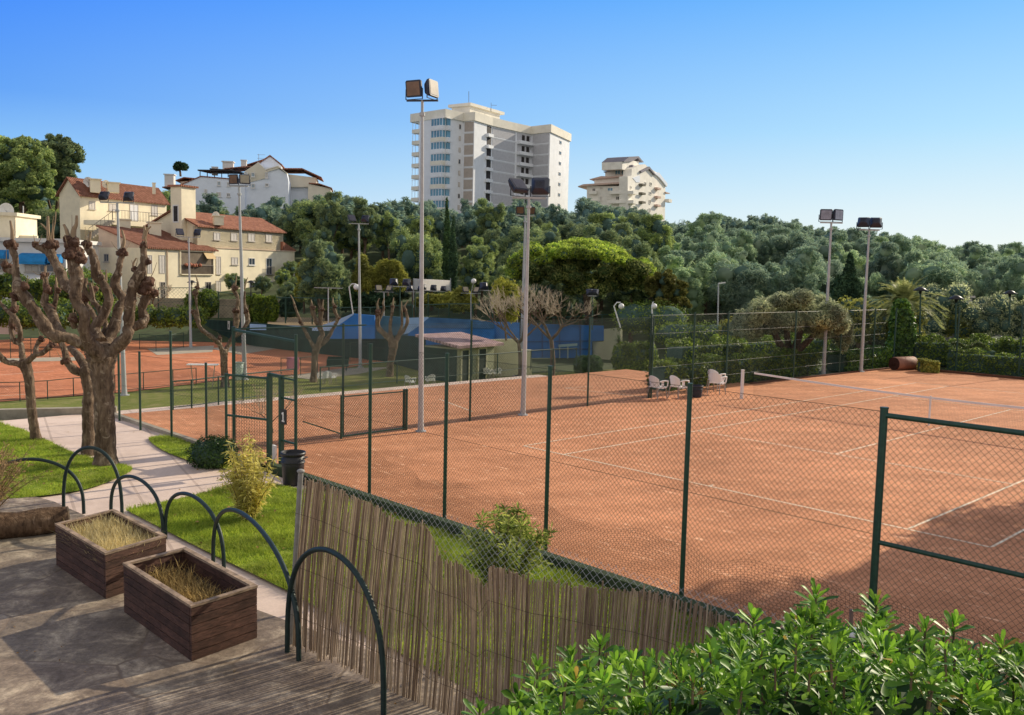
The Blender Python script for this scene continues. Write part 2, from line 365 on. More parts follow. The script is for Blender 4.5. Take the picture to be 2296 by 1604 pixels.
def sheet(name, pts, z, m, label, th=None):
    mb = MB(); P = [(p[0], p[1]) for p in pts]
    if th: mb.prism(P, z-th, z, 0)
    else: mb.poly([(p[0], p[1], z) for p in P])
    return struct(name, mb, m, label)
G = lambda *a: [gp(x, y) for x, y in a]
# upper level: paving, terrace, lawns, clay
path_pts = [uv(-11.3, -40), uv(-11.3, 12), uv(-10.55, 12), uv(-10.55, -6.15), uv(-2.0, -6.15), uv(-2, -6.4), uv(30, -6.4), uv(30, -40)]
sheet('path', path_pts, 0., PATH, 'pale pink paving of the walk between the lawns')
ter_pts = G((-250, 1030), (120, 1128), (372, 1242), (575, 1372), (640, 1396))+[gp(640, 1396)+(gp(640, 1396)-gp(575, 1372))*5, np.array([6, 0, 0]), np.array([-14, 0, 0])]
sheet('terrace', ter_pts, .03, STONE, 'brown flagstone terrace in the foreground', .06)
def smooth_poly(pts, k=5):
    P = np.array([(p[0], p[1]) for p in pts]); n = len(P); o = []
    for i in range(n):
        a, b, c, d = P[i-1], P[i], P[(i+1) % n], P[(i+2) % n]
        for q in range(k):
            t = q/k; o.append(.5*((2*b)+(-a+c)*t+(2*a-5*b+4*c-d)*t*t+(-a+3*b-3*c+d)*t**3))
    return o
lawnL = smooth_poly(G((-120, 935), (20, 958), (75, 976), (150, 1012), (195, 1028), (255, 1040), (298, 1054), (262, 1076), (195, 1100), (110, 1114), (20, 1122), (-150, 1128)), 3)
kv = uv(0, -6.4)
lawnC = G((282, 1148), (420, 1118), (520, 1092), (612, 1090), (660, 1098))+[uv(1.6, -6.4), uv(5, -6.4), uv(9, -6.4), uv(15, -6.4)]+G((1700, 1750), (1100, 1580), (820, 1430), (644, 1330), (460, 1240))
lawnM = smooth_poly(G((334, 985), (380, 982), (432, 999), (470, 1012), (515, 1035), (520, 1056), (440, 1041), (385, 1022), (350, 1004)), 3)
sheet('lawn', lawnL, .035, LAWN, 'green lawn under the pollarded trees at the left')
sheet('lawn', lawnC, .035, LAWN, 'green lawn between the terrace and the clay court')
sheet('lawn', lawnM, .035, LAWN, 'small lawn wedge beside the round bush')
sheet('court', [uv(-10.5, -6.1), uv(14.6, -6.1), uv(14.6, 29.6), uv(-3.4, 29.6), uv(-3.9, 17), uv(-10.5, 17)], .02, CLAY, 'orange clay of the tennis court and the strip court beside it')
def lines(name, segs, z, w, m, label):
    mb = MB()
    for q, (a, b) in enumerate(segs):
        a, b = np.array(a[:2]), np.array(b[:2]); d = (b-a)/np.linalg.norm(b-a); n = np.array([-d[1], d[0]])*w/2
        zz = z+.0015*(q % 2); mb.poly([(*(a-n), zz), (*(b-n), zz), (*(b+n), zz), (*(a+n), zz)])
    return struct(name, mb, m, label)
L_ = lambda u0, v0, u1, v1: (uv(u0, v0), uv(u1, v1))
lines('court_lines', [L_(0, 0, 10.97, 0), L_(0, .04, 0, 23.73), L_(1.37, 5.525, 9.6, 5.485), L_(1.37, .04, 1.37, 5.44), L_(10.97, .04, 10.97, 23.7), L_(1.37, 5.53, 1.37, 18.2), L_(9.6, 5.485, 9.6, 18.28), L_(1.37, 18.3, 1.37, 23.7), L_(5.485, 5.54, 5.485, 18.24), L_(9.6, .04, 9.6, 5.44), L_(9.6, 18.3, 9.6, 23.73), L_(1.37, 18.285, 9.6, 18.285), L_(0, 23.77, 10.97, 23.77), L_(5.485, .04, 5.485, .16)], .026, .05, LINE, 'cream painted lines of the tennis court')
lines('court_lines', [(gp(1265, 872), gp(1452, 893)), (gp(1265, 872), gp(1330, 868)), (gp(985, 897), gp(1060, 925))], .026, .05, LINE, 'cream lines of the strip court behind the inner fence')
mb = MB(); a, b = uv(-10.6, -6.2), uv(-2.0, -6.2); mb.bar(a+[0, 0, .03], b+[0, 0, .03], .14, .14)
struct('kerb', mb, KERB, 'concrete kerb along the back of the strip court')
mb = MB(); a, b = uv(-1.5, -6.22), uv(14.8, -6.22); mb.bar(a+[0, 0, .06], b+[0, 0, .06], .16, .2)
struct('kerb', mb, mat('dark_green_kerb', (.05, .075, .035), .9, .3, 5, bmp=.3), 'mossy kerb under the tall court fence')
mb = MB(); mb.bar(uv(-3.3, 29.75)+[0, 0, .04], uv(16, 29.75)+[0, 0, .04], .15, .16)
mb.bar(uv(-3.95, 17)+[0, 0, .02], uv(-3.5, 29.7)+[0, 0, .02], .12, .12)
struct('kerb', mb, mat('brown_kerb', (.14, .06, .035), .9, .3, 5), 'low brown edging at the far end of the clay court')
mb = MB(); mb.bar(gp(-180, 936)+[0, 0, .03], gp(262, 926)+[0, 0, .03], .25, .3)
struct('kerb', mb, KERB, 'pale concrete kerb at the left edge of the paving')
# lower level
LG = lambda *a: [gp(x, y, LOW) for x, y in a]
sheet('court', LG((-160, 772), (300, 746), (455, 747), (569, 776), (865, 811), (700, 838), (520, 850), (300, 878), (0, 901), (-200, 914)), LOW+.01, CLAY2, 'orange clay of the lower courts at the left')
sheet('lower_lawn', LG((-300, 985), (-200, 915), (0, 902), (300, 879), (520, 851), (700, 839), (866, 812), (1030, 858), (1100, 842), (1420, 826), (1500, 900), (600, 960)), LOW+.005, LAWN_FAR, 'sunlit lawn of the lower level behind the strip court')
sheet('concrete_strip', LG((330, 783), (480, 776), (476, 790), (352, 797)), LOW+.03, CONC, 'pale concrete strip between two lower courts', .1)
sheet('concrete_strip', LG((-60, 806), (190, 801), (190, 809), (-60, 815)), LOW+.03, CONC, 'pale concrete strip across the lower courts at the far left', .1)
sheet('concrete_strip', LG((640, 845), (760, 828), (880, 824), (800, 840), (700, 852)), LOW+.03, CONC, 'pale concrete strip beside the lower lawn', .1)
sheet('concrete_strip', LG((470, 782), (560, 775), (640, 779), (540, 796)), LOW+.034, CONC, 'pale concrete strip in front of the dark green wall', .1)
lines('court_lines', [(gp(0, 889, LOW), gp(60, 885, LOW)), (gp(0, 842, LOW), gp(120, 833, LOW)), (gp(330, 800, LOW), gp(470, 803, LOW))], LOW+.02, .08, LINE, 'white lines of the lower courts')
sheet('tan_ground', [at(600, 722, 84)*[1, 1, 0], at(800, 722, 84)*[1, 1, 0], at(800, 700, 97)*[1, 1, 0], at(600, 700, 97)*[1, 1, 0]], -.9, mat('tan_earth', (.46, .34, .20), .95, .15, 2), 'bare tan earth of a court behind the blue walls', .3)
# ---------------------------------------------------------------- fences
def clip_seg(s0, z0, s1, z1, L, za, zb):
    """clip a straight segment to the rectangle [0,L]x[za,zb]"""
    t0, t1 = 0., 1.
    for p, q in ((-(s1-s0), s0), (s1-s0, L-s0), (-(z1-z0), z0-za), (z1-z0, zb-z0)):
        if abs(p) < 1e-12:
            if q < 0: return None
        else:
            t = q/p
            if p < 0: t0 = max(t0, t)
            else: t1 = min(t1, t)
    if t1-t0 < 1e-6: return None
    return s0+(s1-s0)*t0, z0+(z1-z0)*t0, s0+(s1-s0)*t1, z0+(z1-z0)*t1
def diamond(mb, a, b, za, zb, pitch=.075, r=.0022, step=.7):
    a, b = np.array(a[:2], float), np.array(b[:2], float); L = np.linalg.norm(b-a); d = (b-a)/L
    n = np.array([-d[1], d[0]])*r; A = []; B = []; H = zb-za
    for sgn in (1, -1):
        k = -H if sgn > 0 else 0.
        while k < (L if sgn > 0 else L+H):
            q = clip_seg(k, za, k+sgn*H, zb, L, za, zb)
            if q:
                m = max(1, int(abs(q[3]-q[1])/step))
                S = np.linspace(q[0], q[2], m+1); Z = np.linspace(q[1], q[3], m+1)
                Pt = np.stack([a[0]+d[0]*S+n[0]*sgn, a[1]+d[1]*S+n[1]*sgn, Z], 1); A.append(Pt[:-1]); B.append(Pt[1:])
            k += pitch
    mb.prisms(np.vstack(A), np.vstack(B), r)
def post(parent, p, h, r=.03, m=None, name='post', cap=False, z0=None):
    mb = MB(); z = p[2] if z0 is None else z0
    mb.cyl((p[0], p[1], z), (p[0], p[1], z+h), r, 10); mb.cyl((p[0], p[1], z+h), (p[0], p[1], z+h+.02), r*1.12, 10)
    return obj(name, mb, m or GREEN, parent)
def wires(parent, a, b, zs, r=.003, m=None, name='tension_wire'):
    a = np.array(a, float); b = np.array(b, float)
    for z in zs:
        mb = MB(); t = np.linspace(0, 1, 13)[:, None]; P = a+(b-a)*t; P[:, 2] += z; mb.tube(P, r, 4, smooth=False); obj(name, mb, m or GWIRE, parent)
def rail(parent, a, b, r=.022, m=None, name='rail'):
    mb = MB(); mb.cyl(a, b, r, 8); return obj(name, mb, m or GREEN, parent)

# tall near fence behind the baseline
BV = -5.95
o0 = uv(-1.05, BV)
fn = thing('court_fence', 'tall dark green chain link fence along the near baseline of the orange court', 'fence', o0)
pts = [gp(682, 1058), gp(832, 1115), gp(1003, 1170), gp(1235, 1243), gp(1527, 1348)]
us = [touv(p[0], p[1])[0] for p in pts]
for k, u in enumerate(us): post(fn, uv(u, BV, 0), 2.93, .034)
post(fn, uv(11.66, BV, 0), 2.93, .043)
post(fn, uv(14.4, BV, 0), 2.93, .05)
mb = MB(); diamond(mb, uv(us[0], BV), uv(11.66, BV), .05, 2.9, .075, .0020); diamond(mb, uv(11.66, BV), uv(14.4, BV), .05, 2.86, .075, .0020)
obj('wire_mesh', mb, GWIRE, fn)
wires(fn, uv(us[0], BV), uv(11.66, BV), (2.9, 1.5, .06))
rail(fn, uv(11.66, BV, 2.86), uv(14.4, BV, 2.86), .03); rail(fn, uv(11.66, BV, 1.42), uv(14.4, BV, 1.42), .028)
# loose net hung along its foot
def wavynet(a, b, top, cell=.05, r=.0016, amp=.05):
    mb = MB(); a = np.array(a[:2]); b = np.array(b[:2]); L = np.linalg.norm(b-a); d = (b-a)/L; n = np.array([-d[1], d[0]])
    ns = int(L/cell); nz = 22; S = np.linspace(0, L, ns); T = np.linspace(0, 1, nz)
    ph = rng.random(4)*6
    def pt(s, t):
        h = top(s)*t; w = amp*(np.sin(s*2.3+ph[0]+t*2)+.6*np.sin(s*5.1+ph[1]-t*3)+.5*np.sin(s*9+ph[2])*t)
        dz = .03*np.sin(s*7+ph[3])*t
        o = .14+w
        return np.stack([a[0]+d[0]*s+n[0]*o, a[1]+d[1]*s+n[1]*o, .06+h+dz], -1)
    SS, TT = np.meshgrid(S, T, indexing='ij'); Pt = pt(SS, TT)
    mb.prisms(Pt[:, :-1].reshape(-1, 3), Pt[:, 1:].reshape(-1, 3), r); mb.prisms(Pt[:-1].reshape(-1, 3), Pt[1:].reshape(-1, 3), r)
    return mb
Ln = 14.4-us[1]
top = lambda s: np.interp(s, [0, .35, 1, 2.3, 4.7, 7.6, 9, 11, 13], [.80, .66, .58, .60, .62, .66, .72, .66, .66])+.05*np.sin(s*3.1)
obj('ball_net', wavynet(uv(us[1], BV), uv(14.4, BV), top), DWIRE, fn, label='fine dark net sagging in waves along the foot of the fence')

# left part of the back line, lower posts and the gate
fl = thing('court_fence', 'shorter green wire fence along the back of the strip court left of the gate', 'fence', uv(-10.0, -6.05))
for (x, yb, yt) in ((315, 965, 790), (385, 985, 745), (463, 984, 815)):
    p = gp(x, yb); h = at(x, yt, p[1])[2]; post(fl, p, h, .03)
p = gp(268, 944); post(fl, p, 2.2, .03)
q = gp(505, 1024)
mb = MB(); diamond(mb, gp(268, 944), gp(463, 984), .05, 1.9, .075, .0014); diamond(mb, gp(463, 984), q, .05, 1.85, .075, .0014); obj('wire_mesh', mb, GWIRE, fl)
wires(fl, gp(268, 944), gp(463, 984), (1.9, 1.0)); wires(fl, gp(463, 984), q, (1.85, 1.0))

gt = thing('court_gate', 'dark green steel gate frame with one mesh leaf and an open doorway', 'gate', gp(605, 1040))
gA, gB, gC = gp(506, 1026), gp(605, 1040), uv(-1.45, -5.95)
def sqpost(parent, p, h, w=.07, name='post'):
    mb = MB(); mb.box((p[0], p[1], h/2), (w, w, h), math.atan2(UD[1], UD[0])); return obj(name, mb, GREEN, parent)
sqpost(gt, gB, 2.02, .09); sqpost(gt, gC, 2.02, .09)
mb = MB(); mb.bar(gB+[0, 0, 2.0], gC+[0, 0, 2.0], .06, .06); obj('lintel', mb, GREEN, gt)
mb = MB()
gA2 = gA+(gB-gA)*.02; gB2 = gA+(gB-gA)*.955
for z in (.08, .98, 1.9): mb.bar(gA2+[0, 0, z], gB2+[0, 0, z], .045, .045)
for p in (gA2, gB2): mb.bar(p+[0, 0, .05], p+[0, 0, 1.93], .05, .05)
for q in np.linspace(.07, .93, 15):
    p = gA2+(gB2-gA2)*q; mb.prisms([p+[0, 0, .09]], [p+[0, 0, 1.89]], .0035)
for z in np.linspace(.16, 1.86, 24): mb.prisms([gA2+[0, 0, z]], [gB2+[0, 0, z]], .0022)
leaf = obj('gate_leaf', mb, GREEN, gt)
# side panel with the court number, between doorway and corner post
p0, p1 = gC, uv(us[0], BV)
mb = MB()
for z in (1.55, .62, 1.98): mb = MB(); mb.bar(p0+[0, 0, z], p1+[0, 0, z], .035, .035); obj('side_rail', mb, GREEN, gt)
mb = MB(); diamond(mb, p0, p1, .05, 2.0, .075, .0016); obj('side_mesh', mb, GWIRE, gt)
sg = thing('number_sign', 'small black court sign with a white numeral 1 by the gate doorway', 'sign', p0+[0, 0, 1.15])
d = (p1-p0)/np.linalg.norm(p1-p0); nn = np.array([d[1], -d[0], 0]); nn = nn if nn[1] < 0 else -nn
c = p0+d*.20+nn*.06+np.array([0, 0, 1.16])
ax = np.array([d, -nn, [0, 0, 1.]])
mb = MB(); mb.box(c, (.24, .02, .32), ax=ax); obj('plate', mb, BLACK, sg)
mb = MB()
for cx, cz, w, h in ((0, 0, .045, .20), (-.035, .065, .05, .035), (0, -.095, .11, .03)): mb.box(c+d*cx+nn*(.013+.001*abs(cz))+np.array([0, 0, cz]), (w, .004, h), ax=ax)
obj('numeral', mb, WHITE, sg)
mb = MB(); q = gp(612, 1044); mb.box(q+[.02, .05, .22], (.05, .16, .44), .6); single('white_board', mb, WHITEP, 'short white board leaning at the foot of the gate post', 'board')

# tall fence section left of the corner post, then the inner fence between the two courts
fi = thing('court_fence', 'green chain link fence dividing the big court from the strip court', 'fence', uv(-3.7, BV))
cor = gp(525, 1015)
post(fi, cor, 2.93, .04)
mb = MB(); u0 = touv(cor[0], cor[1])
diamond(mb, cor, uv(us[0], BV), 2.02, 2.9, .075, .0024); diamond(mb, cor, uv(-3.7, 2.8), .05, 2.85, .075, .0030)
diamond(mb, uv(-3.7, 2.8), uv(-3.7, 10.0), .05, 2.85, .08, .0030)
obj('wire_mesh', mb, GWIRE, fi)
mb = MB(); mb.bar(cor+[0, 0, 2.88], uv(us[0], BV, 2.80), .05, .05); obj('top_rail', mb, GREEN, fi); mb = MB(); mb.bar(cor+[0, 0, 2.9], uv(-3.7, -2.2, 2.9), .03, .03); obj('top_rail', mb, GREEN, fi)
for v in (-2.9, 1.45, 6.6, 10.0): post(fi, uv(-3.7, v), 2.93, .032)
wires(fi, uv(-3.7, -5.95), uv(-3.7, 10), (2.88, 1.45, .06), .0035)
# short inner panels with a small pedestrian opening
a, b = gp(680, 1002), gp(765, 986); c2 = gp(911, 966)
fp = thing('low_fence', 'short green panel of knee rails beside the tall light pole', 'fence', b)
post(fp, b, 1.12, .03); post(fp, c2, 1.12, .035); post(fp, gp(905, 966), 1.12, .035)
for p_, q_, w_ in ((a+[0, 0, .62], b+[0, 0, .15], .03), (b+[0, 0, .08], c2+[0, 0, .08], .04), (b+[0, 0, 1.1], c2+[0, 0, 1.08], .03)): mb = MB(); mb.bar(p_, q_, w_, w_); obj('rail', mb, GREEN, fp)
mb = MB(); diamond(mb, b, c2, .08, 1.1, .075, .0016); obj('wire_mesh', mb, GWIRE, fp)
# far part of the same line, to the corner by the roller
ff = thing('court_fence', 'tall dark green fence with horizontal wires along the far left side of the big court', 'fence', uv(-3.7, 10))
for x in (1420, 1515, 1597, 1750, 1865, 1968):
    r_ = ray(x, 700); # where the pixel column meets the fence line
    v = np.interp(x, [1415, 1640, 1845, 1930, 2000], [9.8, 16, 23.5, 26.5, 28.6]); post(ff, uv(-3.75, v), 3.0, .035)
mb = MB(); diamond(mb, uv(-3.75, 9.8), uv(-3.75, 28.9), .05, 2.95, .10, .0030); obj('wire_mesh', mb, GWIRE, ff)
wires(ff, uv(-3.75, 9.8), uv(-3.75, 28.9), (2.95, 2.3, 1.75, 1.1, .55), .0042, mat('pale_wire', (.34, .37, .37), .5, .1))
fr = thing('court_fence', 'tall dark green fence behind the far baseline at the right edge', 'fence', uv(-3, 30))
fx = {}
for x, yb in ((2142, 835), (2283, 848)):
    p = gp(x, yb); post(fr, p, at(x, 690, p[1])[2], .04); fx[x] = p
post(fr, uv(-3.7, 29.9), 3.0, .04); post(fr, uv(9, 30.3), 3.0, .04)
mb = MB(); diamond(mb, uv(-3.7, 29.9), uv(9, 30.3), .05, 2.95, .11, .0022); obj('wire_mesh', mb, GWIRE, fr)
wires(fr, uv(-3.7, 29.9), uv(2, 30.2), (2.95, 1.05), .012)

# knee-high green fences
def lowfence(pix, z, h, label, group=None, mesh=True, r=.025):
    P = [gp(x, y, z) for x, y in pix]; t = thing('low_fence', label, 'fence', P[0], group)
    for p in P: post(t, p, h, r)
    ms = MB()
    for hh, rr in ((h, r*.9), (.1, r*.6)): mb = MB(); mb.tube([p+[0, 0, hh] for p in P], rr, 6); obj('rail', mb, GREEN, t)
    for a, b in zip(P[:-1], P[1:]):
        if mesh: diamond(ms, a, b, z+.1, z+h, .12, .003)
    if mesh: obj('wire_mesh', ms, GWIRE, t)
    return t
lowfence([(388, 921), (430, 917), (490, 908), (545, 900), (605, 892), (660, 885)], 0, .88, 'knee high green fence at the edge of the strip court nearest the gate')
lowfence([(718, 878), (770, 873), (830, 866), (890, 860), (950, 854), (1005, 849), (1058, 843), (1115, 838), (1190, 829), (1240, 825), (1292, 822)], 0, .86, 'long knee high green fence in front of the white chairs and hut')
lowfence([(-40, 902), (45, 900), (107, 896), (165, 889), (200, 886), (258, 881), (322, 874), (388, 867), (440, 862)], LOW, .98, 'green rail fence along the near edge of the lower clay courts')
lowfence([(-50, 806), (24, 804), (70, 803), (112, 802), (190, 798), (250, 794)], LOW, 1.5, 'dark rail fence between two lower courts at the far left')
lowfence([(313, 784), (350, 788), (383, 786), (412, 780)], LOW, 1.3, 'short rail fence around the bench in the middle of the lower courts')
lowfence([(630, 845), (674, 843), (712, 838)], LOW, 1.2, 'short green fence with the pink cloth beside the lower court')
lowfence([(785, 812), (824, 810), (862, 806)], LOW, 1.5, 'green rail fence in front of the dark green wall')

# ---------------------------------------------------------------- tennis net
tn = thing('tennis_net', 'tennis net with white band and post across the orange court', 'net', uv(5.485, 11.885))
NP0, NP1 = gp(1662.6, 896), uv(12.1, 11.885)
hn = lambda t: 1.03-.135*math.sin(math.pi*min(1, max(0, t)))
mb = MB(); mb.box(NP0+[0, 0, .52], (.085, .085, 1.06), .4); mb.box(NP0+[0, 0, 1.06], (.1, .1, .03), .4); obj('net_post', mb, WHITEP, tn, label='white square net post')
mb = MB(); mb.box(NP1+[0, 0, .52], (.085, .085, 1.06), .4); obj('net_post', mb, WHITEP, tn)
q0 = NP0+(NP1-NP0)*.035; q1 = NP0+(NP1-NP0)*.965
mb = MB(); ms = MB(); n = 300
P = [q0+(q1-q0)*k/n for k in range(n+1)]; Hh = [hn(k/n) for k in range(n+1)]
ms.prisms(np.array(P)+[0, 0, .03], np.array(P)+np.array(Hh)[:, None]*[0, 0, 1.]-[0, 0, .04], .0014)
for z in np.linspace(.03, .97, 26):
    A = np.array([p+[0, 0, h*z] for p, h in zip(P[::10], Hh[::10])]); ms.prisms(A[:-1], A[1:], .0014)
obj('net_mesh', ms, mat('net_cord', (.10, .085, .075), .8, .2), tn)
for k in range(0, n, 10):
    a, b = P[k], P[k+10]; ha, hb = Hh[k], Hh[k+10]; nn = np.array([VD[0], VD[1], 0])*.011
    V = [a-nn+[0, 0, ha-.065], b-nn+[0, 0, hb-.065], b+nn+[0, 0, hb-.065], a+nn+[0, 0, ha-.065], a-nn+[0, 0, ha], b-nn+[0, 0, hb], b+nn+[0, 0, hb], a+nn+[0, 0, ha]]; mb.hexa(V)
obj('net_band', mb, WHITEP, tn)
mb = MB(); c = NP0+(NP1-NP0)*.49; mb.box(c+[0, 0, .46], (.05, .03, .92), math.atan2(UD[1], UD[0])); obj('centre_strap', mb, WHITEP, tn)
mb = MB(); mb.prisms([NP0+[0, 0, 1.03]], [q0+[0, 0, hn(0)-.02]], .004); obj('net_cable', mb, BLACK, tn)

# ---------------------------------------------------------------- white plastic chairs
def chair_parts(t):
    s = MB(); s.box((0, 0, .42), (.46, .44, .03)); s.box((0, .215, .405), (.46, .02, .06)); s.box((-.222, 0, .405), (.02, .42, .05)); s.box((.222, 0, .405), (.02, .42, .05)); obj('seat', s, CHAIRW, t, local=True)
    b = MB(); n = 8                       # curved back, rounded top, vertical slits
    for k in range(n):
        a0, a1 = -1.05+2.1*k/n+.012, -1.05+2.1*(k+1)/n-.012
        def pt(a, z): return (.27*math.sin(a), -.06-.17*math.cos(a)-(z-.42)*.22, z)
        zt0, zt1 = .82-.12*a0*a0, .82-.12*a1*a1
        V = [pt(a0, .44), pt(a1, .44), pt(a1, zt1), pt(a0, zt0)]; b.extr(V, (0, -.018, 0))
    b.tube([(.27*math.sin(a), -.07-.17*math.cos(a)-(.82-.12*a*a-.42)*.22, .82-.12*a*a) for a in np.linspace(-1.05, 1.05, 13)], .016, 6)
    obj('backrest', b, CHAIRW, t, local=True)
    for sx in (-1, 1):
        a = MB(); a.tube([(sx*.245, -.17, .62), (sx*.27, -.08, .655), (sx*.275, .1, .65), (sx*.265, .22, .635), (sx*.25, .245, .58), (sx*.235, .23, .42)], [.02, .024, .026, .026, .024, .02], 8)
        a.box((sx*.26, .02, .645), (.055, .36, .02)); a.box((sx*.24, -.02, .50), (.014, .12, .26)); obj('armrest', a, CHAIRW, t, local=True)
        for sy in (-1, 1):
            l = MB(); l.tube([(sx*.21, sy*.19-.02, .41), (sx*.235, sy*.225-.02, .2), (sx*.25, sy*.245-.02, 0)], [.024, .02, .017], 8); obj('leg', l, CHAIRLEG, t, local=True)
CHAIRLEG = mat('chair_leg_plastic', (.40, .34, .30), .5, .1, spec=.4)
def chair(p, rz, label, group=None, first=[]):
    if not first:
        t = thing('plastic_chair', label, 'chair', p, group, rz); chair_parts(t); first.append(t); return t
    return dup(first[0], p, rz, label, group)
chair(gp(1474, 895)+[0, 0, .02], -.9, 'white plastic armchair furthest left of the three by the net', 'white chairs by the net')
chair(gp(1521, 894)+[0, 0, .02], -.95, 'white plastic armchair next to the dark bin by the net', 'white chairs by the net')
chair(gp(1607, 884)+[0, 0, .02], -.7, 'white plastic armchair right of the dark bin beside the net post', 'white chairs by the net')
chair(gp(1596, 880)+[.25, .5, .02], -.8, 'white plastic armchair half hidden behind the one beside the net post', 'white chairs by the net')
for x, y, rz, lb in ((919, 872, -.6, 'white plastic armchair left of the tall pole behind the low fence'), (965, 869, .4, 'white plastic armchair right of the tall pole behind the low fence'), (1092, 852, -.3, 'left white plastic armchair of the pair by the hut doors'), (1114, 852, .3, 'right white plastic armchair of the pair by the hut doors'), (725, 863, .9, 'white plastic armchair near the middle pollarded tree on the lower lawn'), (742, 861, -.5, 'white plastic armchair tipped against another on the lower lawn')):
    c_ = chair(gp(x, y, LOW)+[0, 0, .01], rz, lb, 'white chairs on the lower lawn')
# dark bin between the chairs
def bin_(p, r, h, m, label, name='waste_bin', rim=None, cat='bin', handles=False, group=None):
    t = thing(name, label, cat, p, group); b = MB()
    b.lathe(p, [(0, .01), (r*.82, .01), (r*.84, .03), (r*.93, h*.55), (r, h), (r*.96, h), (r*.90, h*.55), (r*.80, .05), (0, .05)], 28); obj('body', b, m, t)
    b = MB(); b.lathe(p, [(r*.995, h-.05), (r*1.06, h-.05), (r*1.08, h-.02), (r*1.05, h+.012), (r*.97, h+.012), (r*.95, h-.03)], 28)
    b.lathe(p, [(r*.96, h*.68), (r*1.02, h*.69), (r*1.02, h*.72), (r*.96, h*.73)], 28); obj('rim', b, rim or m, t)
    if handles:
        for a in (2.9, -.2):
            hb = MB(); cx = p+np.array([math.cos(a)*r, math.sin(a)*r, h*.86]); tx = np.array([-math.sin(a), math.cos(a), 0]); ox = np.array([math.cos(a), math.sin(a), 0])
            hb.tube([cx-tx*.07, cx-tx*.06+ox*.05, cx+tx*.06+ox*.05, cx+tx*.07], .012, 6); obj('handle', hb, m, t)
    return t
bin_(gp(657, 1087), .235, .66, BLACK, 'round black plastic rubbish bin with side handles by the court gate', handles=True)
bin_(gp(1560, 892)+[0, 0, .02], .24, .42, mat('dark_basket', (.03, .03, .045), .6, .4, 20), 'dark bin standing between the white chairs by the net')
bin_(gp(1163, 862, LOW), .4, .55, BLACK, 'small dark tub beside the pair of poles near the inner fence')
# clay roller
rl = thing('court_roller', 'big rust brown drum roller at the far corner of the court', 'roller', gp(2028, 834))
a, b = gp(2004, 831)+[0, 0, .33], gp(2046, 829)+[0, 0, .33]
mb = MB(); mb.tube([a, a+(b-a)*.02, b-(b-a)*.02, b], [.31, .33, .33, .31], 32); obj('drum', mb, mat('rusty_drum', (.32, .15, .10), .7, .25, 4, bmp=.2), rl)
mb = MB(); d = (b-a)/np.linalg.norm(b-a); mb.cyl(a-d*.03, a+d*.005, .312, 32); mb.cyl(a-d*.08, a, .05, 12); obj('drum_end', mb, mat('dark_rust', (.05, .022, .018), .8, .3), rl)
mb = MB(); mb.cyl(b-d*.005, b+d*.03, .312, 32); obj('drum_end', mb, mat('dark_rust_b', (.05, .022, .018), .8, .3), rl)

# ---------------------------------------------------------------- floodlight poles
def flood(t, c, yaw, pitch, s=1., lens=LENS):
    """a box lamp: housing, glass, yoke. yaw: the way the glass looks, pitch: downwards"""
    f = np.array([math.sin(yaw)*math.cos(pitch), math.cos(yaw)*math.cos(pitch), -math.sin(pitch)]); r = np.array([math.cos(yaw), -math.sin(yaw), 0]); u = np.cross(r, f)
    c = np.array(c, float); hw, hh = .26*s, .24*s
    def ring(dep, k): return [c+f*dep+r*hw*a*k+u*hh*b*k for a, b in ((-1, -.85), (-.85, -1), (.85, -1), (1, -.85), (1, .85), (.85, 1), (-.85, 1), (-1, .85))]
    prof = [(-.20*s, .42), (-.16*s, .62), (-.03*s, .97), (.045*s, 1.), (.06*s, .97)]
    V = np.vstack([ring(a, k) for a, k in prof]); n = 8; mb = MB()
    for q in range(len(prof)-1): mb.add(V, [[q*n+i, q*n+(i+1) % n, (q+1)*n+(i+1) % n, (q+1)*n+i] for i in range(n)])
    mb.add(V[:n], [list(range(n))[::-1]]); mb.add(V[-n:], [list(range(n))])
    for k in range(5): mb.bar(c-f*.2*s+r*hw*(-.3+.15*k)-u*.2*hh*.9, c-f*.2*s+r*hw*(-.3+.15*k)+u*hh*.4, .012*s, .03*s)
    h = obj('housing', mb, NAVY, t)
    mb = MB(); mb.extr([c+f*.061*s+r*hw*a+u*hh*b for a, b in ((-.82, -.8), (.82, -.8), (.82, .8), (-.82, .8))], f*.006*s); obj('lens', mb, lens, h)
    mb = MB()
    for sx in (-1, 1): mb.bar(c+r*hw*1.08*sx+u*0, c+r*hw*1.08*sx-np.array([0, 0, .30*s]), .03*s, .012*s)
    mb.bar(c-r*hw*1.1-np.array([0, 0, .30*s]), c+r*hw*1.1-np.array([0, 0, .30*s]), .03*s, .015*s); obj('yoke', mb, NAVY, h)
def lightpole(px, yb, yt, z, r0, r1, heads, label, xt=None, s=1., bar=.45, baryaw=0., barmat=None, group='floodlight poles of the tennis club', base=True):
    b = gp(px, yb, z); tp = at(xt or px, yt, b[1]); h = tp[2]-z
    t = thing('floodlight_pole', label, 'light pole', b, group); mb = MB()
    d = tp-b
    mb.tube([b, b+d*.04, b+d*.5, b+d*.97, b+d], [r0*1.25, r0, (r0+r1)/2, r1, r1], 14)
    mb.cyl(b, b+[0, 0, .05], r0*2.0, 12); mb.cyl(b+d*.955, b+d*.965, r1*1.9, 10)
    obj('pole', mb, GALV, t)
    bd = np.array([math.cos(baryaw), math.sin(baryaw), 0]); mb = MB(); mb.bar(tp-bd*bar, tp+bd*bar, .06*s, .05*s); obj('crossbar', mb, barmat or GALV, t)
    for dx, yaw, pitch, ln in heads: flood(t, tp+bd*dx+np.array([0, 0, .34*s]), yaw, pitch, s, ln)
    return t
PI = math.pi
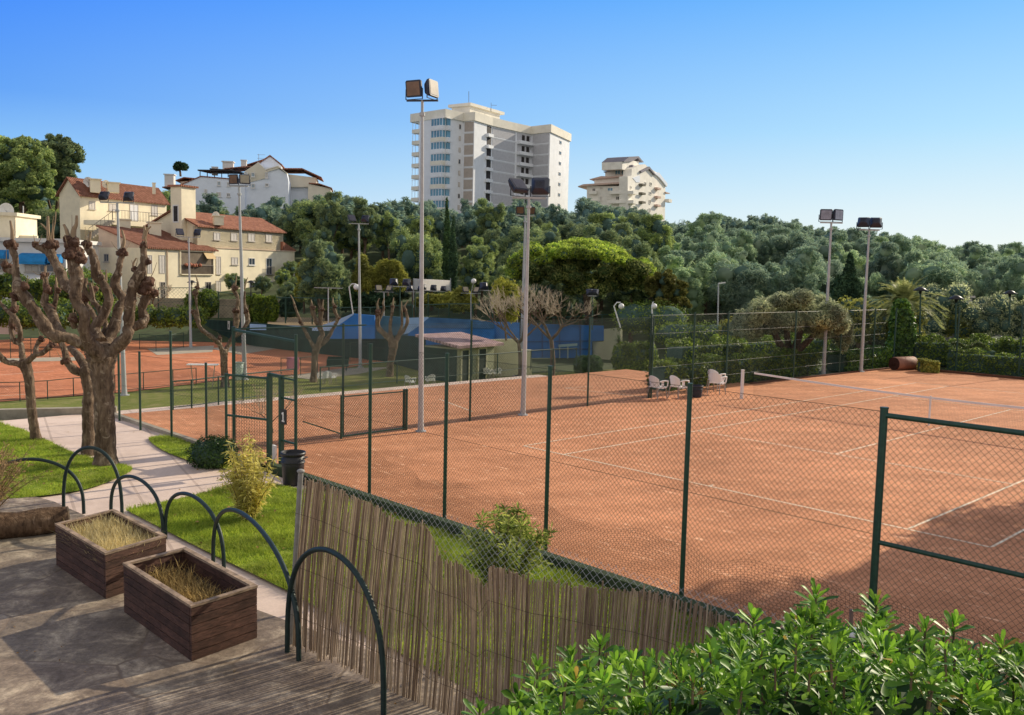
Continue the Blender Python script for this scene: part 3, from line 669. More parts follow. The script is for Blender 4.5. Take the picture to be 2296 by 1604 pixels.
lightpole(943.5, 970, 226, 0, .074, .038, [(-.22, PI+.45, .15, LENS), (.26, PI-1.12, -.1, LENSW)], 'tallest light pole at centre, two floodlights high over the inner fence', 947, .9, .42, -.15, NAVY)
lightpole(1172.5, 933, 444, 0, .078, .042, [(-.33, PI-.75, -.75, LENSD), (.33, .25, .1, LENS)], 'thick grey light pole right of centre with two dark floodlights', 1186, 1.05, .5, .0)
lightpole(1168, 820, 484, LOW, .13, .07, [(-.4, PI+.1, .2, LENS), (.45, PI-.7, .2, LENS)], 'thinner light pole just behind the thick one right of centre', 1178, 1.2, .7, .1)
lightpole(808, 825, 502, LOW, .12, .06, [(-.5, PI-.7, -.6, LENSD), (.45, .5, .5, LENS)], 'light pole in front of the green wall left of centre', 804.5, 1.1, .7, 0)
lightpole(549, 852, 418, LOW, .14, .07, [(-.33, PI+.35, .1, LENS), (.35, PI-.55, -.15, LENSW)], 'leaning light pole in front of the cream house with glowing brown lens', 536, 1.25, .6, -.15)
lightpole(279, 887, 455, LOW, .13, .06, [(-.7, .4, .5, LENS), (.6, .2, .3, LENS)], 'light pole behind the large pollarded tree', 263, 1.05, .9, 0)
lightpole(428, 780, 532, LOW, .12, .06, [(-.75, PI-.8, -.5, LENSD), (.75, .5, .4, LENSW)], 'light pole on the lower courts in front of the loggia', 423, 1.25, 1.0, 0)
lightpole(1846, 842, 500, 0, .085, .045, [(-.26, PI+.15, .15, LENSB), (.28, PI-.5, .0, LENSB)], 'light pole by the far right fence, left one of the two', 1864, 1.05, .5, 0)
lightpole(1930, 835, 516, 0, .085, .045, [(-.3, .5, .5, LENS), (.3, .3, .4, LENS)], 'light pole by the far right fence, right one near the ivy', 1949, 1.05, .5, .1)

def smallflood(px, yt, yb, z, label, white=False, sep=.5, s=1., Y=None, globe=False, T=False):
    b = gp(px, yb, z) if Y is None else at(px, yb, Y); tp = at(px, yt, b[1])
    t = thing('small_floodlight', label, 'lamp post', b, 'small lamp posts behind the courts'); mb = MB(); mb.tube([b, tp], [.05, .04], 8); obj('pole', mb, GALV if white or T else GREEN, t)
    mb = MB(); mb.bar(tp-[sep*1.6, 0, 0], tp+[sep*1.6, 0, 0], .06, .05); obj('crossbar', mb, GALV, t)
    if T: return t
    for k in (-1, 1): flood(t, tp+[k*sep*.9, 0, .3*s], PI+k*.5 if white else .3*k, -.5 if white else .5, s, LENSW)
    if globe:
        mb = MB(); mb.ball(tp+[.2, 0, 1.0], .22, sub=2); obj('globe', mb, WHITE, t); mb = MB(); mb.cyl(tp, tp+[.2, 0, .9], .03, 6); obj('stem', mb, GALV, t)
    return t
W_ = mat('white_lamp_housing', (.72, .73, .74), .5, .1)
smallflood(897, 643, 760, None, 'black twin lamp on a white crossbar above the right pollarded tree', Y=72, s=1.2, sep=.55)
smallflood(861, 655, 735, None, 'pale twin lamp on a green pole above the blue slope', True, Y=78, s=1.1)
smallflood(736, 646, 740, None, 'bare white T bar pole above the middle pollarded tree', T=True, Y=72, sep=.7)
smallflood(931, 655, 745, None, 'black twin lamp left of the white banner', Y=75, s=1.0)
smallflood(960, 652, 745, None, 'black twin lamp at the foot of the white banner', Y=80, s=1.0)
smallflood(983, 654, 745, None, 'black twin lamp in front of the right end of the banner', Y=84, s=1.0)
smallflood(1056, 658, 760, None, 'white twin lamp with a globe on top among yellow shrubs', True, Y=75, globe=True)
smallflood(1098, 652, 760, None, 'black twin lamp on a thick dark green pole', Y=70, s=1.2)
smallflood(1160, 664, 760, None, 'white twin lamp just left of the thick grey pole', True, Y=78)
smallflood(1328, 664, 740, None, 'black twin lamp over the blue wall under the umbrella pine', Y=62, s=.9, sep=.2)
def globe_lamp(px, yt, yb, Y, label, r=.22, lean=.35):
    b = at(px-2, yb, Y); tp = at(px, yt, Y); t = thing('globe_lamp', label, 'lamp post', b, 'globe lamps'); mb = MB(); mb.tube([b, tp+[-lean, 0, 0], tp+[-lean*.6, 0, .25], tp+[-.05, 0, .25]], .045, 8); obj('pole', mb, WHITEP, t)
    mb = MB(); mb.ball(tp, r, sub=2); obj('globe', mb, WHITE, t); return t
globe_lamp(799, 644, 742, 75, 'white globe lamp on a white pole over the left blue slope', .25, .6)
globe_lamp(1393, 687, 735, 62, 'white globe lamp right of the blue wall', .2, .5)
globe_lamp(1467, 687, 772, 58, 'white globe lamp under the edge of the umbrella pine', .18, .15)
def street(px, yt, yb, Y, label, kind=0, group=None):
    b = at(px-2, yb, Y); tp = at(px, yt, Y); t = thing('street_lamp', label, 'street lamp', b, group); mb = MB(); mb.tube([b, tp], [.055, .045], 8)
    obj('pole', mb, GALV if kind == 1 else BLACK if kind == 2 else GREEN, t); mb = MB()
    if kind == 1: mb.bar(tp, tp+[.5, 0, .08], .12, .08)
    else: mb.lathe(tp, [(0, .22), (.12, .21), (.42, .02), (.40, -.02), (.08, -.02), (.07, -.2), (0, -.2)], 16)
    obj('lamp_head', mb, WHITEP if kind == 1 else BLACK, t); return t
street(1611, 636, 740, 66, 'grey street lamp at the edge of the dark wood', 1)
street(2064, 652, 757, 55, 'mushroom lamp in front of the palm crown', 0)
street(2144, 671, 770, 52, 'mushroom lamp in front of the pale wall', 0)
street(2265, 659, 730, 60, 'mushroom lamp nearest the right edge', 0)
street(430, 634, 760, 85, 'black lamp in front of the loggia house', 2)
street(563, 634, 720, 88, 'black lamp in front of the right cream house', 2)
# ---------------------------------------------------------------- buildings
class VP:
    """vertical wall plane through the point seen at (px, Y), running along direction d"""
    def __init__(s, px, Y, d, p0=None):
        s.d = np.array(d, float)/np.linalg.norm(d); s.p = np.array(at(px, 600, Y)[:2]) if p0 is None else np.array(p0[:2], float); s.n = np.array([s.d[1], -s.d[0]])
        if s.n[1] > 0 and abs(s.n[1]) > .02: s.n = -s.n
    def hit(s, px, py):
        r = ray(px, py); t = (s.p@s.n)/(r[:2]@s.n); return np.array([r[0]*t, r[1]*t, CZ+r[2]*t])
    def sz(s, px, py): h = s.hit(px, py); return (h[:2]-s.p)@s.d, h[2]
    def pt(s, q, z, o=0.): p = s.p+s.d*q+s.n*o; return np.array([p[0], p[1], z])
    def rect(s, x0, y0, x1, y1):
        a, b = s.sz(x0, (y0+y1)/2)[0], s.sz(x1, (y0+y1)/2)[0]; xm = (x0+x1)/2; return a, b, s.sz(xm, y1)[1], s.sz(xm, y0)[1]
def slab(mb, P, a, b, z0, z1, o0, o1, m=None):
    mb.hexa([P.pt(a, z0, o0), P.pt(b, z0, o0), P.pt(b, z0, o1), P.pt(a, z0, o1), P.pt(a, z1, o0), P.pt(b, z1, o0), P.pt(b, z1, o1), P.pt(a, z1, o1)], m)
SHUT = mat('pale_shutter', (.62, .58, .54), .7, .1, 3)
FRAMEM = mat('window_frame', (.50, .46, .42), .6, .1)
def window(par, P, x0, y0, x1, y1, glass=None, frame=None, sill=True, mull=1, dep=.05, fw=.07, name='window', cross=False):
    a, b, z0, z1 = P.rect(x0, y0, x1, y1); a, b = min(a, b), max(a, b)
    mb = MB(); f = fw
    slab(mb, P, a, a+f, z0, z1, -.02, dep); slab(mb, P, b-f, b, z0, z1, -.02, dep); slab(mb, P, a+f, b-f, z1-f, z1, -.02, dep); slab(mb, P, a+f, b-f, z0, z0+f, -.02, dep)
    for k in range(mull): c = a+(b-a)*(k+1)/(mull+1); slab(mb, P, c-f*.35, c+f*.35, z0+f, z1-f, -.02, dep*.8)
    if cross: c = z0+(z1-z0)*.6; slab(mb, P, a+f, b-f, c-f*.35, c+f*.35, -.02, dep*.7)
    if sill: slab(mb, P, a-.08, b+.08, z0-.09, z0-.003, -.02, dep+.1)
    w = obj(name, mb, frame or FRAMEM, par); mb = MB(); slab(mb, P, a+f, b-f, z0+f, z1-f, -.02, dep*.35); obj('pane', mb, glass or GLASS, w); return w
def plaster(name, col, big=.22):
    return mat(name, col, .9, .07, 1.2, bmp=.15, bscale=30, big=big, bigscale=.25)
CREAM = plaster('cream_plaster', (.93, .83, .62)); PINKP = plaster('pinkish_plaster', (.74, .56, .42)); WHITEW = plaster('white_plaster', (.78, .76, .74), .12)
def tile_mat(name, col, ang):
    m, nt, out = newmat(name); co = ocoord(nt, (1, 1, 1), (0, 0, ang))
    wv = N(nt, 'TexWave', Scale=1.15, Distortion=.6); wv.bands_direction = 'X'; wv.inputs['Detail'].default_value = 2; nt.links.new(co, wv.inputs['Vector'])
    c = ramp(nt, noise(nt, 2.2, 6, .75, co), [(.28, sc3(col, .5)), (.5, col), (.75, tuple(min(1, q*1.5+.04) for q in col))])
    c = mixc(nt, c, ramp(nt, wv.outputs['Fac'], [(.15, (.45,)*3), (.55, (1.1,)*3)]), .8, 'MULTIPLY')
    finish(nt, out, c, .9, bump(nt, wv.outputs['Fac'], .8, .08), 0., .15); return m
FD = np.array([.42, .907]); FD /= np.linalg.norm(FD); GD = np.array([-.90, .435]); GD /= np.linalg.norm(GD)
TILE = tile_mat('roof_tiles', (.27, .12, .08), -math.atan2(FD[1], FD[0])); TILER = tile_mat('red_roof_tiles', (.36, .16, .105), -math.atan2(FD[1], FD[0]))
DARK = mat('dark_interior', (.035, .03, .03), .7, .4, 3)
IRON = mat('iron_railing', (.10, .085, .08), .6, .2)
hc = lambda x, y: (x/3, 275.5+y/3)

house = thing('cream_house', 'cream apartment house with stepped tiled roofs, stair tower and loggia behind the pollarded tree', 'house', (-38, 104, 0))
def block(name, x, Y, xl, xr, ytop, ybot=None, mats=None, gable=None, mono=None):
    """box with its nearest edge at pixel column x; front along FD, side along GD"""
    Pf = VP(x, Y, FD); Pg = VP(x, Y, GD); c = Pf.p
    L = Pf.sz(xr, 600)[0]; D = Pg.sz(xl, 600)[0]; z1 = Pf.sz(x, ytop)[1]; z0 = -1.2
    a = c; b = c+FD*L; d = c+GD*D; e = b+GD*D
    mb = MB(); mb.prism([a, b, e, d], z0, z1)
    o = obj(name, mb, mats or CREAM, house); return dict(Pf=Pf, Pg=Pg, L=L, D=D, z=z1, c=c, a=a, b=b, d=d, e=e, o=o)
def roof(B, rise, over=.35, kind='gable', m=None, name='roof'):
    """gable: ridge along the front direction; mono: rising away from the front"""
    c, L, D, z = B['c'], B['L'], B['D'], B['z']
    def q(s, t, zz): p = c+FD*s+GD*t; return np.array([p[0], p[1], zz])
    mb = MB(); th = .16; k = rise/(D/2) if kind == 'gable' else rise/D
    if kind == 'gable':
        for sec in ([q(-over, -over, z-k*over+.02), q(-over, D/2, z+rise+.02)], [q(-over, D+over, z-k*over+.02), q(-over, D/2, z+rise+.02)]):
            P = [sec[0], sec[1], sec[1]+[0, 0, th], sec[0]+[0, 0, th]]; mb.extr(P, (FD[0]*(L+2*over), FD[1]*(L+2*over), 0))
        g = MB(); s = 0; g.extr([q(s, 0, z-.002), q(s, D, z-.002), q(s, D/2, z+rise)], (FD[0]*L, FD[1]*L, 0))
    else:
        P = [q(-over, -over, z-k*over+.02), q(-over, D+over*.3, z+rise+.02), q(-over, D+over*.3, z+rise+.02+th), q(-over, -over, z-k*over+th+.02)]; mb.extr(P, (FD[0]*(L+2*over), FD[1]*(L+2*over), 0))
        g = MB(); g.extr([q(.0, 0, z-.002), q(0, D, z-.002), q(0, D, z+rise)], (FD[0]*L, FD[1]*L, 0))
    r = obj(name, mb, m or TILE, house); obj('gable_wall', g, PINKP if kind != 'gable' else CREAM, house); return r
def chimney(x, y0, y1, Y, w, m=None, cap=True, par=None):
    b = at(x, y1, Y); t = at(x, y0, Y); mb = MB(); h = t[2]-b[2]+.4; mb.box((b[0], b[1], b[2]-.4+h/2), (w, w, h), .5)
    if cap: mb.box((b[0], b[1], t[2]+.06), (w*1.25, w*1.25, .12), .5)
    return obj('chimney', mb, m or CREAM, par or house)
# A: upper rear block
A = block('upper_block', hc(545, 0)[0], 114, hc(410, 0)[0], hc(1125, 0)[0], hc(545, 478)[1])
rA = roof(A, 1.9)
for x0, x1, y0, y1, gl in ((598, 640, 530, 582, SHUT), (732, 785, 545, 592, SHUT), (1018, 1060, 555, 622, SHUT)): window(house, A['Pf'], *hc(x0, y0), *hc(x1, y1), glass=gl)
window(house, A['Pf'], *hc(872, 548), *hc(930, 662), glass=mat('white_shutter', (.74, .74, .76), .6, .05), sill=False, name='terrace_door')
# B: stair tower
B = block('stair_tower', hc(1225, 0)[0], 109, hc(1153, 0)[0], hc(1320, 0)[0], hc(1225, 430)[1], mats=CREAM)
mb = MB(); c = B['c']; mb.prism([c+FD*-.25+GD*-.25, c+FD*(B['L']+.25)+GD*-.25, c+FD*(B['L']+.25)+GD*(B['D']+.25), c+FD*-.25+GD*(B['D']+.25)], B['z']+.01, B['z']+.22); obj('roof', mb, TILER, house)
window(house, B['Pg'], *hc(1163, 552), *hc(1203, 672), glass=DARK, frame=WHITEP, sill=False, mull=0, fw=.14, name='terrace_door')
# terrace slab and railing between A and B
TP = VP(hc(785, 0)[0], 111.5, FD); a, _ = TP.sz(*hc(760, 690)); b, _ = TP.sz(*hc(1228, 690)); z0 = TP.sz(*hc(1000, 702))[1]; z1 = TP.sz(*hc(1000, 672))[1]
mb = MB(); slab(mb, TP, a, b, z0, z1, -5., 0.); obj('terrace_slab', mb, CREAM, house)
mb = MB(); zt = TP.sz(*hc(1000, 606))[1]
for k in range(25): q = a+(b-a)*k/24; mb.prisms([TP.pt(q, z1, -.05)], [TP.pt(q, zt, -.05)], .02 if k % 6 else .045)
mb.prisms([TP.pt(a, zt, -.05)], [TP.pt(b, zt, -.05)], .04); mb.prisms([TP.pt(a, z1+.15, -.05)], [TP.pt(b, z1+.15, -.05)], .02); obj('railing', mb, IRON, house)
# outside stair down to the left
mb = MB(); P0 = TP.pt(a, z1, -.1); S = TP.pt(a-3.4, z1-2.2, -.1); n = 11
for k in range(n): p = P0+(S-P0)*(k+.5)/n; mb.box(p-[0, 0, .12], (abs(3.6)/n*.62, 1.2, .24), math.atan2(FD[1], FD[0]))
obj('outside_stair', mb, CONC, house)
mb = MB(); mb.prisms([P0+[0, 0, 1.]], [S+[0, 0, 1.]], .035)
for k in range(7): p = P0+(S-P0)*k/6; mb.prisms([p], [p+[0, 0, 1.]], .02)
obj('stair_railing', mb, IRON, house)
# D: front block with mono-pitch roof and loggia
D_ = block('front_block', hc(985, 0)[0], 100, hc(667, 0)[0], hc(1448, 0)[0], hc(985, 842)[1], mats=CREAM)
zg = D_['Pg'].sz(*hc(668, 700))[1]
rD = roof(D_, zg-D_['z'], .3, 'mono')
P = D_['Pf']
for x0, x1, y0, y1, gl in ((992, 1022, 890, 1015, SHUT), (1070, 1110, 890, 1015, SHUT), (1077, 1113, 1070, 1192, DARK), (1383, 1420, 1070, 1190, DARK)):
    window(house, P, *hc(x0, y0), *hc(x1, y1), glass=gl, sill=False)
window(house, D_['Pg'], *hc(700, 882), *hc(733, 935), glass=GLASS)
a, b, z0, z1 = P.rect(*hc(1214, 868), *hc(1430, 1018)); mb = MB(); slab(mb, P, a, b, z0, z1, -.02, .015); lo = obj('loggia', mb, mat('loggia_shade', (.20, .16, .12), .9, .3, 1), house)  # flat panel, the loggia's inner shade put into its dark colour
mb = MB(); slab(mb, P, a, b, z0-.12, z0-.003, -.02, .25); slab(mb, P, a-.14, a-.003, z0, z1, -.02, .12); slab(mb, P, b+.003, b+.14, z0, z1, -.02, .12); slab(mb, P, a-.2, b+.2, z1+.003, z1+.15, -.02, .2); obj('loggia_frame', mb, CREAM, lo)
mb = MB()
for k in range(34): q = a+(b-a)*k/33; mb.prisms([P.pt(q, z0, .12)], [P.pt(q, z0+1., .12)], .02)
mb.prisms([P.pt(a, z0+1., .12)], [P.pt(b, z0+1., .12)], .035); obj('loggia_railing', mb, IRON, lo)
mb = MB()
for k in range(9): q = a+.4+(b-a-.8)*rnd.random(); mb.ball(P.pt(q, z0+.98+.1*rnd.random(), .2), .17+.08*rnd.random(), noise=.35)
obj('balcony_flowers', mb, mat('balcony_flower', (.42, .16, .10), .8, .5, 5), lo)
mb = MB(); mb.extr([P.pt(a+(b-a)*.7, z1-.05, .05), P.pt(a+(b-a)*.7, z1-.75, .6), P.pt(a+(b-a)*.7, z1-.78, .6), P.pt(a+(b-a)*.7, z1-.12, .05)], (*(P.d*(b-a)*.3), 0)); obj('loggia_blind', mb, mat('blind_cloth', (.62, .46, .25), .8, .1), lo)
mb = MB(); a, zt = P.sz(*hc(1122, 850)); mb.prisms([P.pt(a, D_['z']-.1, .08)], [P.pt(a, -.2, .08)], .06, k=6); obj('drain_pipe', mb, PINKP, house)
mb = MB(); slab(mb, P, 0, D_['L'], P.sz(*hc(1200, 1218))[1], P.sz(*hc(1200, 1206))[1], -.02, .6); obj('porch_roof', mb, CREAM, house)
# C: right block, two storeys set back above one wider storey
Pd = D_['Pf']; Yc = 109.
Cb = block('right_block', hc(1330, 0)[0], Yc, hc(1300, 0)[0], hc(1905, 0)[0], hc(1345, 694)[1], mats=CREAM)
Cb['D'] = 8.; roof_m = TILER
mb = MB(); mb.prism([Cb['a'], Cb['b'], Cb['b']+GD*8, Cb['a']+GD*8], -1.2, Cb['z']-.01); obj('right_block', mb, CREAM, house)
rC = roof(Cb, 1.75, .35, 'gable', TILER)
Pl = VP(hc(1448, 0)[0], Yc+2.2, FD); La = Pl.sz(hc(1448, 0)[0], 600)[0]; Lb = Pl.sz(hc(1981, 0)[0], 600)[0]; zc = Pl.sz(*hc(1700, 856))[1]
mb = MB(); pa, pb = Pl.pt(La, 0)[:2], Pl.pt(Lb, 0)[:2]; mb.prism([pa, pb, pb+GD*7, pa+GD*7], -1.2, zc); obj('lower_storeys', mb, CREAM, house)
mb = MB(); slab(mb, Pl, La-.1, Lb+.1, zc+.003, zc+.12, -.3, .12); obj('cornice', mb, PINKP, house)
mb = MB(); x_ = Pl.sz(*hc(1900, 860))[0]; mb.extr([Pl.pt(x_, zc+.13, .1), Pl.pt(Lb+.25, zc+.13, .1), Pl.pt(Lb+.25, zc+.13, -4), Pl.pt(x_, zc+.13, -4)], (0, 0, .12)); mb.extr([Pl.pt(x_, zc+.26, .1), Pl.pt(Lb+.25, zc+.26, .1), Pl.pt(x_, zc+1.3, .1)], (*(-Pl.n*4), 0)); obj('side_roof', mb, TILER, house)
for x0, x1, y0, y1 in ((1436, 1480, 738, 788), (1552, 1595, 742, 793), (1668, 1712, 746, 798), (1787, 1829, 750, 801)): window(house, Cb['Pf'], *hc(x0, y0), *hc(x1, y1), glass=SHUT)
for x0, x1, y0, y1, g in ((1556, 1600, 905, 955, SHUT), (1672, 1714, 910, 958, GLASS), (1452, 1485, 900, 1018, SHUT), (1452, 1485, 1062, 1178, SHUT), (1790, 1828, 912, 1022, GLASS), (1556, 1592, 1064, 1090, SHUT), (1676, 1714, 1062, 1126, GLASS), (1792, 1832, 1066, 1178, GLASS)):
    w = window(house, Pl, *hc(x0, y0), *hc(x1, y1), glass=g, frame=WHITEP if g is GLASS else None)
for y0, y1 in ((970, 1022), (1125, 1178)):
    a, b, z0, z1 = Pl.rect(*hc(1786, y0), *hc(1834, y1)); mb = MB()
    for k in range(12): q = a+(b-a)*k/11; mb.prisms([Pl.pt(q, z0, .3)], [Pl.pt(q, z1, .3)], .018)
    mb.prisms([Pl.pt(a, z1, .3)], [Pl.pt(b, z1, .3)], .03); slab(mb, Pl, a, b, z0-.1, z0, -.02, .33); obj('window_balcony', mb, IRON, house)
for x, y0, y1, Y, w in ((640, 385, 450, 116, 1.2), (762, 408, 450, 117, 1.3), (1036, 410, 458, 116, .35), (838, 655, 720, 107, 1.2), (1040, 675, 760, 108, 1.3), (1468, 632, 668, 112, 1.1)): chimney(*hc(x, y0), hc(x, y1)[1], Y, w)
# satellite dishes
def dish(x, y, Y, r, label):
    c = at(x, y, Y); t = thing('satellite_dish', label, 'satellite dish', c); mb = MB(); nn_ = 20; pr_ = [(.02, .30), (.45, .24), (.8, .10), (1., 0.)]; V = np.array([[c[0]+q_*r*math.cos(2*PI*j/nn_), c[1]+y_*r, c[2]+q_*r*math.sin(2*PI*j/nn_)] for q_, y_ in pr_ for j in range(nn_)])
    mb.add(V, [[i*nn_+j, i*nn_+(j+1) % nn_, (i+1)*nn_+(j+1) % nn_, (i+1)*nn_+j] for i in range(3) for j in range(nn_)]+[], smooth=True); mb.add(V[:nn_], [list(range(nn_))]); obj('bowl', mb, WHITEP, t); mb = MB(); mb.prisms([c+[0, .1, 0]], [c+[0, .1, -1.1]], .05); mb.prisms([c+[0, .1, -.1]], [c+[.1, -.55, .1]], .025); obj('mount', mb, GALV, t)
dish(*hc(592, 398), 116, .62, 'round white satellite dish at the left of the upper tiled roof')
dish(*hc(712, 412), 117, .5, 'tilted satellite dish between two chimneys of the upper roof')
dish(*hc(1452, 622), 112, .45, 'small satellite dish on the red roof of the right wing')
dish(*hc(42, 592), 100, .85, 'large round white dish on the flat white roof at the left edge')
# base wall of the gardens
mb = MB(); mb.bar(at(330, 690, 97)*[1, 1, 0]+[0, 0, -.3], at(665, 690, 99)*[1, 1, 0]+[0, 0, -.3], .4, 2.2); single('garden_wall', mb, mat('old_wall', (.30, .25, .18), .95, .35, .8, bmp=.4), 'weathered stone wall along the foot of the cream house', 'wall')

# white house with blue awnings at the left edge
wh = thing('white_house', 'white flat roofed house with blue awnings at the left edge', 'house', at(60, 640, 92))
PW = VP(60, 92, (1, .08)); mb = MB(); pa, pb = PW.hit(-120, 600)[:2], PW.hit(148, 600)[:2]; bk = np.array([-.08, 1])*9
z1 = PW.sz(60, 543)[1]; mb.prism([pa, pb, pb+bk, pa+bk], -2., z1); obj('wall', mb, WHITEW, wh)
mb = MB(); a, b = PW.sz(-120, 600)[0], PW.sz(150, 600)[0]; slab(mb, PW, a-.2, b+.2, z1+.003, z1+.4, -9.2, .35); obj('flat_roof', mb, WHITEW, wh)
mb = MB(); slab(mb, PW, PW.sz(-60, 600)[0], PW.sz(17, 600)[0], z1+.4, PW.sz(10, 482)[1], -7, -2); slab(mb, PW, PW.sz(-60, 600)[0]-.3, PW.sz(19, 600)[0]+.2, PW.sz(10, 482)[1]+.003, PW.sz(10, 480)[1]+.25, -7.3, -1.7); obj('roof_room', mb, CREAM, wh)
mb = MB(); slab(mb, PW, PW.sz(0, 600)[0], PW.sz(58, 600)[0], z1+.4, PW.sz(30, 526)[1], -3, -2.8); obj('parapet', mb, CREAM, wh)
AWN = mat('blue_awning', (.015, .22, .52), .6, .2, 2)
def awning(x0, y0, x1, y1, out=1.3):
    a, b, zz0, zz1 = PW.rect(x0, y0, x1, y1); pr = [(0, zz1), (.35*out, zz1-.06), (.7*out, zz1-(zz1-zz0)*.3), (out, zz0+.25), (out, zz0)]; mb = MB()
    for (o_, z_), (o2, z2) in zip(pr[:-1], pr[1:]): mb.add([PW.pt(a, z_, o_), PW.pt(b, z_, o_), PW.pt(b, z2, o2), PW.pt(a, z2, o2)], [[0, 1, 2, 3]])
    for s_ in (a, b): mb.poly([PW.pt(s_, z_, o_) for o_, z_ in pr]+[PW.pt(s_, zz0, 0)])
    obj('awning', mb, AWN, wh)
awning(50, 568, 112, 593); awning(-45, 560, 20, 580)
awning(118, 570, 142, 590)
window(wh, PW, 56, 594, 86, 610, glass=SHUT, mull=1); window(wh, PW, 90, 594, 122, 610, glass=GLASS); window(wh, PW, -10, 584, 16, 606, glass=GLASS)
mb = MB(); mb.extr([PW.hit(46, 636)-[0, 2.6, 0], PW.hit(128, 630)-[0, 2.6, 0], PW.hit(118, 612), PW.hit(60, 614)], (0, 0, .05)); obj('white_canopy', mb, WHITEP, wh)
mb = MB(); slab(mb, PW, PW.sz(60, 600)[0], PW.sz(140, 600)[0], -2, PW.sz(60, 640)[1], -.02, .02); obj('porch_shade', mb, mat('porch_shade_brown', (.20, .12, .08), .9, .3), wh)  # flat sheet, the shade of the porch put into its brown
mb = MB(); mb.bar(at(-60, 700, 78)*[1, 1, 0]+[0, 0, -.8], at(42, 700, 78)*[1, 1, 0]+[0, 0, -.8], .3, 2.2); single('garden_wall', mb, WHITEW, 'low white garden wall at the left edge in front of the white house', 'wall')
t = thing('parasol', 'folded white parasol on a pole in front of the white house', 'parasol', at(109, 690, 84)); mb = MB(); p = at(109, 690, 84); q = at(109, 622, 84); mb.cyl(p, q, .05, 8); obj('pole', mb, WHITEP, t); mb = MB(); mb.lathe(q, [(0, .1), (.14, -.2), (.30, -1.3), (.2, -1.6), (.05, -1.7)], 10); obj('canopy', mb, WHITEP, t)

# white apartment building on the hill behind (left)
hb = lambda x, y: (336.7+.18*x, 329.1+.18*y)
wb = thing('apartment_building', 'long white building with gables and red tiled roofs on the hill at the left', 'building', at(520, 470, 178))
WB = mat('white_wall_shade', (.80, .85, .95), .9, .06, .8); WBL = mat('cream_wall_sun', (.76, .70, .58), .9, .06, .8)  # shaded and sunlit tones of the walls put into two colours
P0 = VP(*[hb(900, 0)[0], 178], (1, .16)); bk = np.array([P0.d[1]*-1, P0.d[0]])
def gable_slab(pts, dep, m, name='wall', o=0.):
    P = [P0.hit(*hb(x, y)) for x, y in pts]; n3 = np.array([P0.n[0], P0.n[1], 0]); mb = MB(); mb.extr([p+n3*o for p in P], -n3*dep); return obj(name, mb, m, wb)
def roofpix(pts, o0, o1, m=TILER, th=.2, name='roof'):
    """roof sheet over a sloping pixel edge, running back from the wall"""
    n3 = np.array([P0.n[0], P0.n[1], 0]); mb = MB()
    for (x0, y0), (x1, y1) in zip(pts[:-1], pts[1:]):
        a, b = P0.hit(*hb(x0, y0)), P0.hit(*hb(x1, y1)); mb.extr([a+n3*o0, b+n3*o0, b+n3*o0+[0, 0, th], a+n3*o0+[0, 0, th]], -n3*(o0-o1))
    return obj(name, mb, m, wb)
gable_slab([(395, 476), (630, 378), (1010, 410), (1180, 380), (1180, 1000), (395, 1000)], 12, WB)
gable_slab([(1180, 305), (1340, 190), (1420, 250), (1580, 262), (1700, 335), (1720, 430), (1720, 1000), (1180, 1000)], 11, WB, 'wall', -.6)
gable_slab([(1330, 190), (1470, 95), (1612, 212), (1612, 300), (1330, 300)], 10, WB, 'gable_wall', -3.5)
gable_slab([(1180, 300), (1340, 195), (1440, 290), (1440, 390), (1240, 440), (1180, 440)], .12, WBL, 'sunlit_gable', -.4)  # thin slab with the sunlight put into its cream colour
gable_slab([(1440, 300), (1590, 240), (1640, 262), (1580, 275), (1440, 318)], .3, WBL, 'sunlit_gable', -.3)
gable_slab([(270, 385), (510, 372), (510, 470), (270, 470)], 6, WBL, 'wall', -8)
gable_slab([(1650, 300), (2050, 350), (2050, 470), (1650, 470)], 8, WBL, 'wall', -6)
gable_slab([(1690, 330), (1960, 330), (1960, 700), (1690, 700)], 6, WB, 'wall', -7)
gable_slab([(1950, 440), (2240, 500), (2240, 700), (1950, 700)], 8, WBL, 'wall', -4)
roofpix([(380, 484), (630, 376), (1020, 410)], .15, -8); roofpix([(120, 500), (395, 476)], -2, -10, TILER); roofpix([(220, 385), (330, 345), (520, 365)], -7, -14)
roofpix([(900, 268), (1120, 245), (1350, 232)], -2, -9); roofpix([(1120, 200), (1460, 92)], -6, -10); roofpix([(1330, 190), (1470, 92), (1625, 214)], -3.2, -14, th=.25)
roofpix([(1440, 292), (1590, 250), (1700, 335)], -.2, -8, WBL); roofpix([(1620, 245), (1870, 245), (2120, 360)], -5, -14, TILER); roofpix([(1960, 440), (2100, 450), (2255, 505)], -3.5, -12, TILER)
for x, y0, y1, w in ((150, 330, 480, 1.7), (722, 235, 330, 1.0), (893, 168, 270, 1.9), (1092, 148, 240, 1.0)):
    b, q = P0.hit(*hb(x, y1)), P0.hit(*hb(x, y0)); mb = MB(); mb.box((b[0], b[1]+4, (b[2]+q[2])/2), (w, w, q[2]-b[2]), .15); mb.box((b[0], b[1]+4, q[2]+.1), (w*1.2, w*1.2, .2), .15); obj('chimney', mb, WHITEW, wb)
mb = MB(); 
for x0, y0, x1, y1 in ((590, 285, 1000, 290), (740, 268, 1030, 290)): mb.extr([P0.hit(*hb(x0, y0)), P0.hit(*hb(x1, y1)), P0.hit(*hb(x1, y1))-[0, 0, .25], P0.hit(*hb(x0, y0))-[0, 0, .25]], (.8, 5, 0))
for x in (610, 700, 790, 880, 960): a = P0.hit(*hb(x, 285)); b = P0.hit(*hb(x, 380)); mb.prisms([a+[0, .5, 0]], [b+[0, .5, 0]], .1)
obj('pergola', mb, mat('dark_timber', (.04, .035, .035), .8, .3), wb)
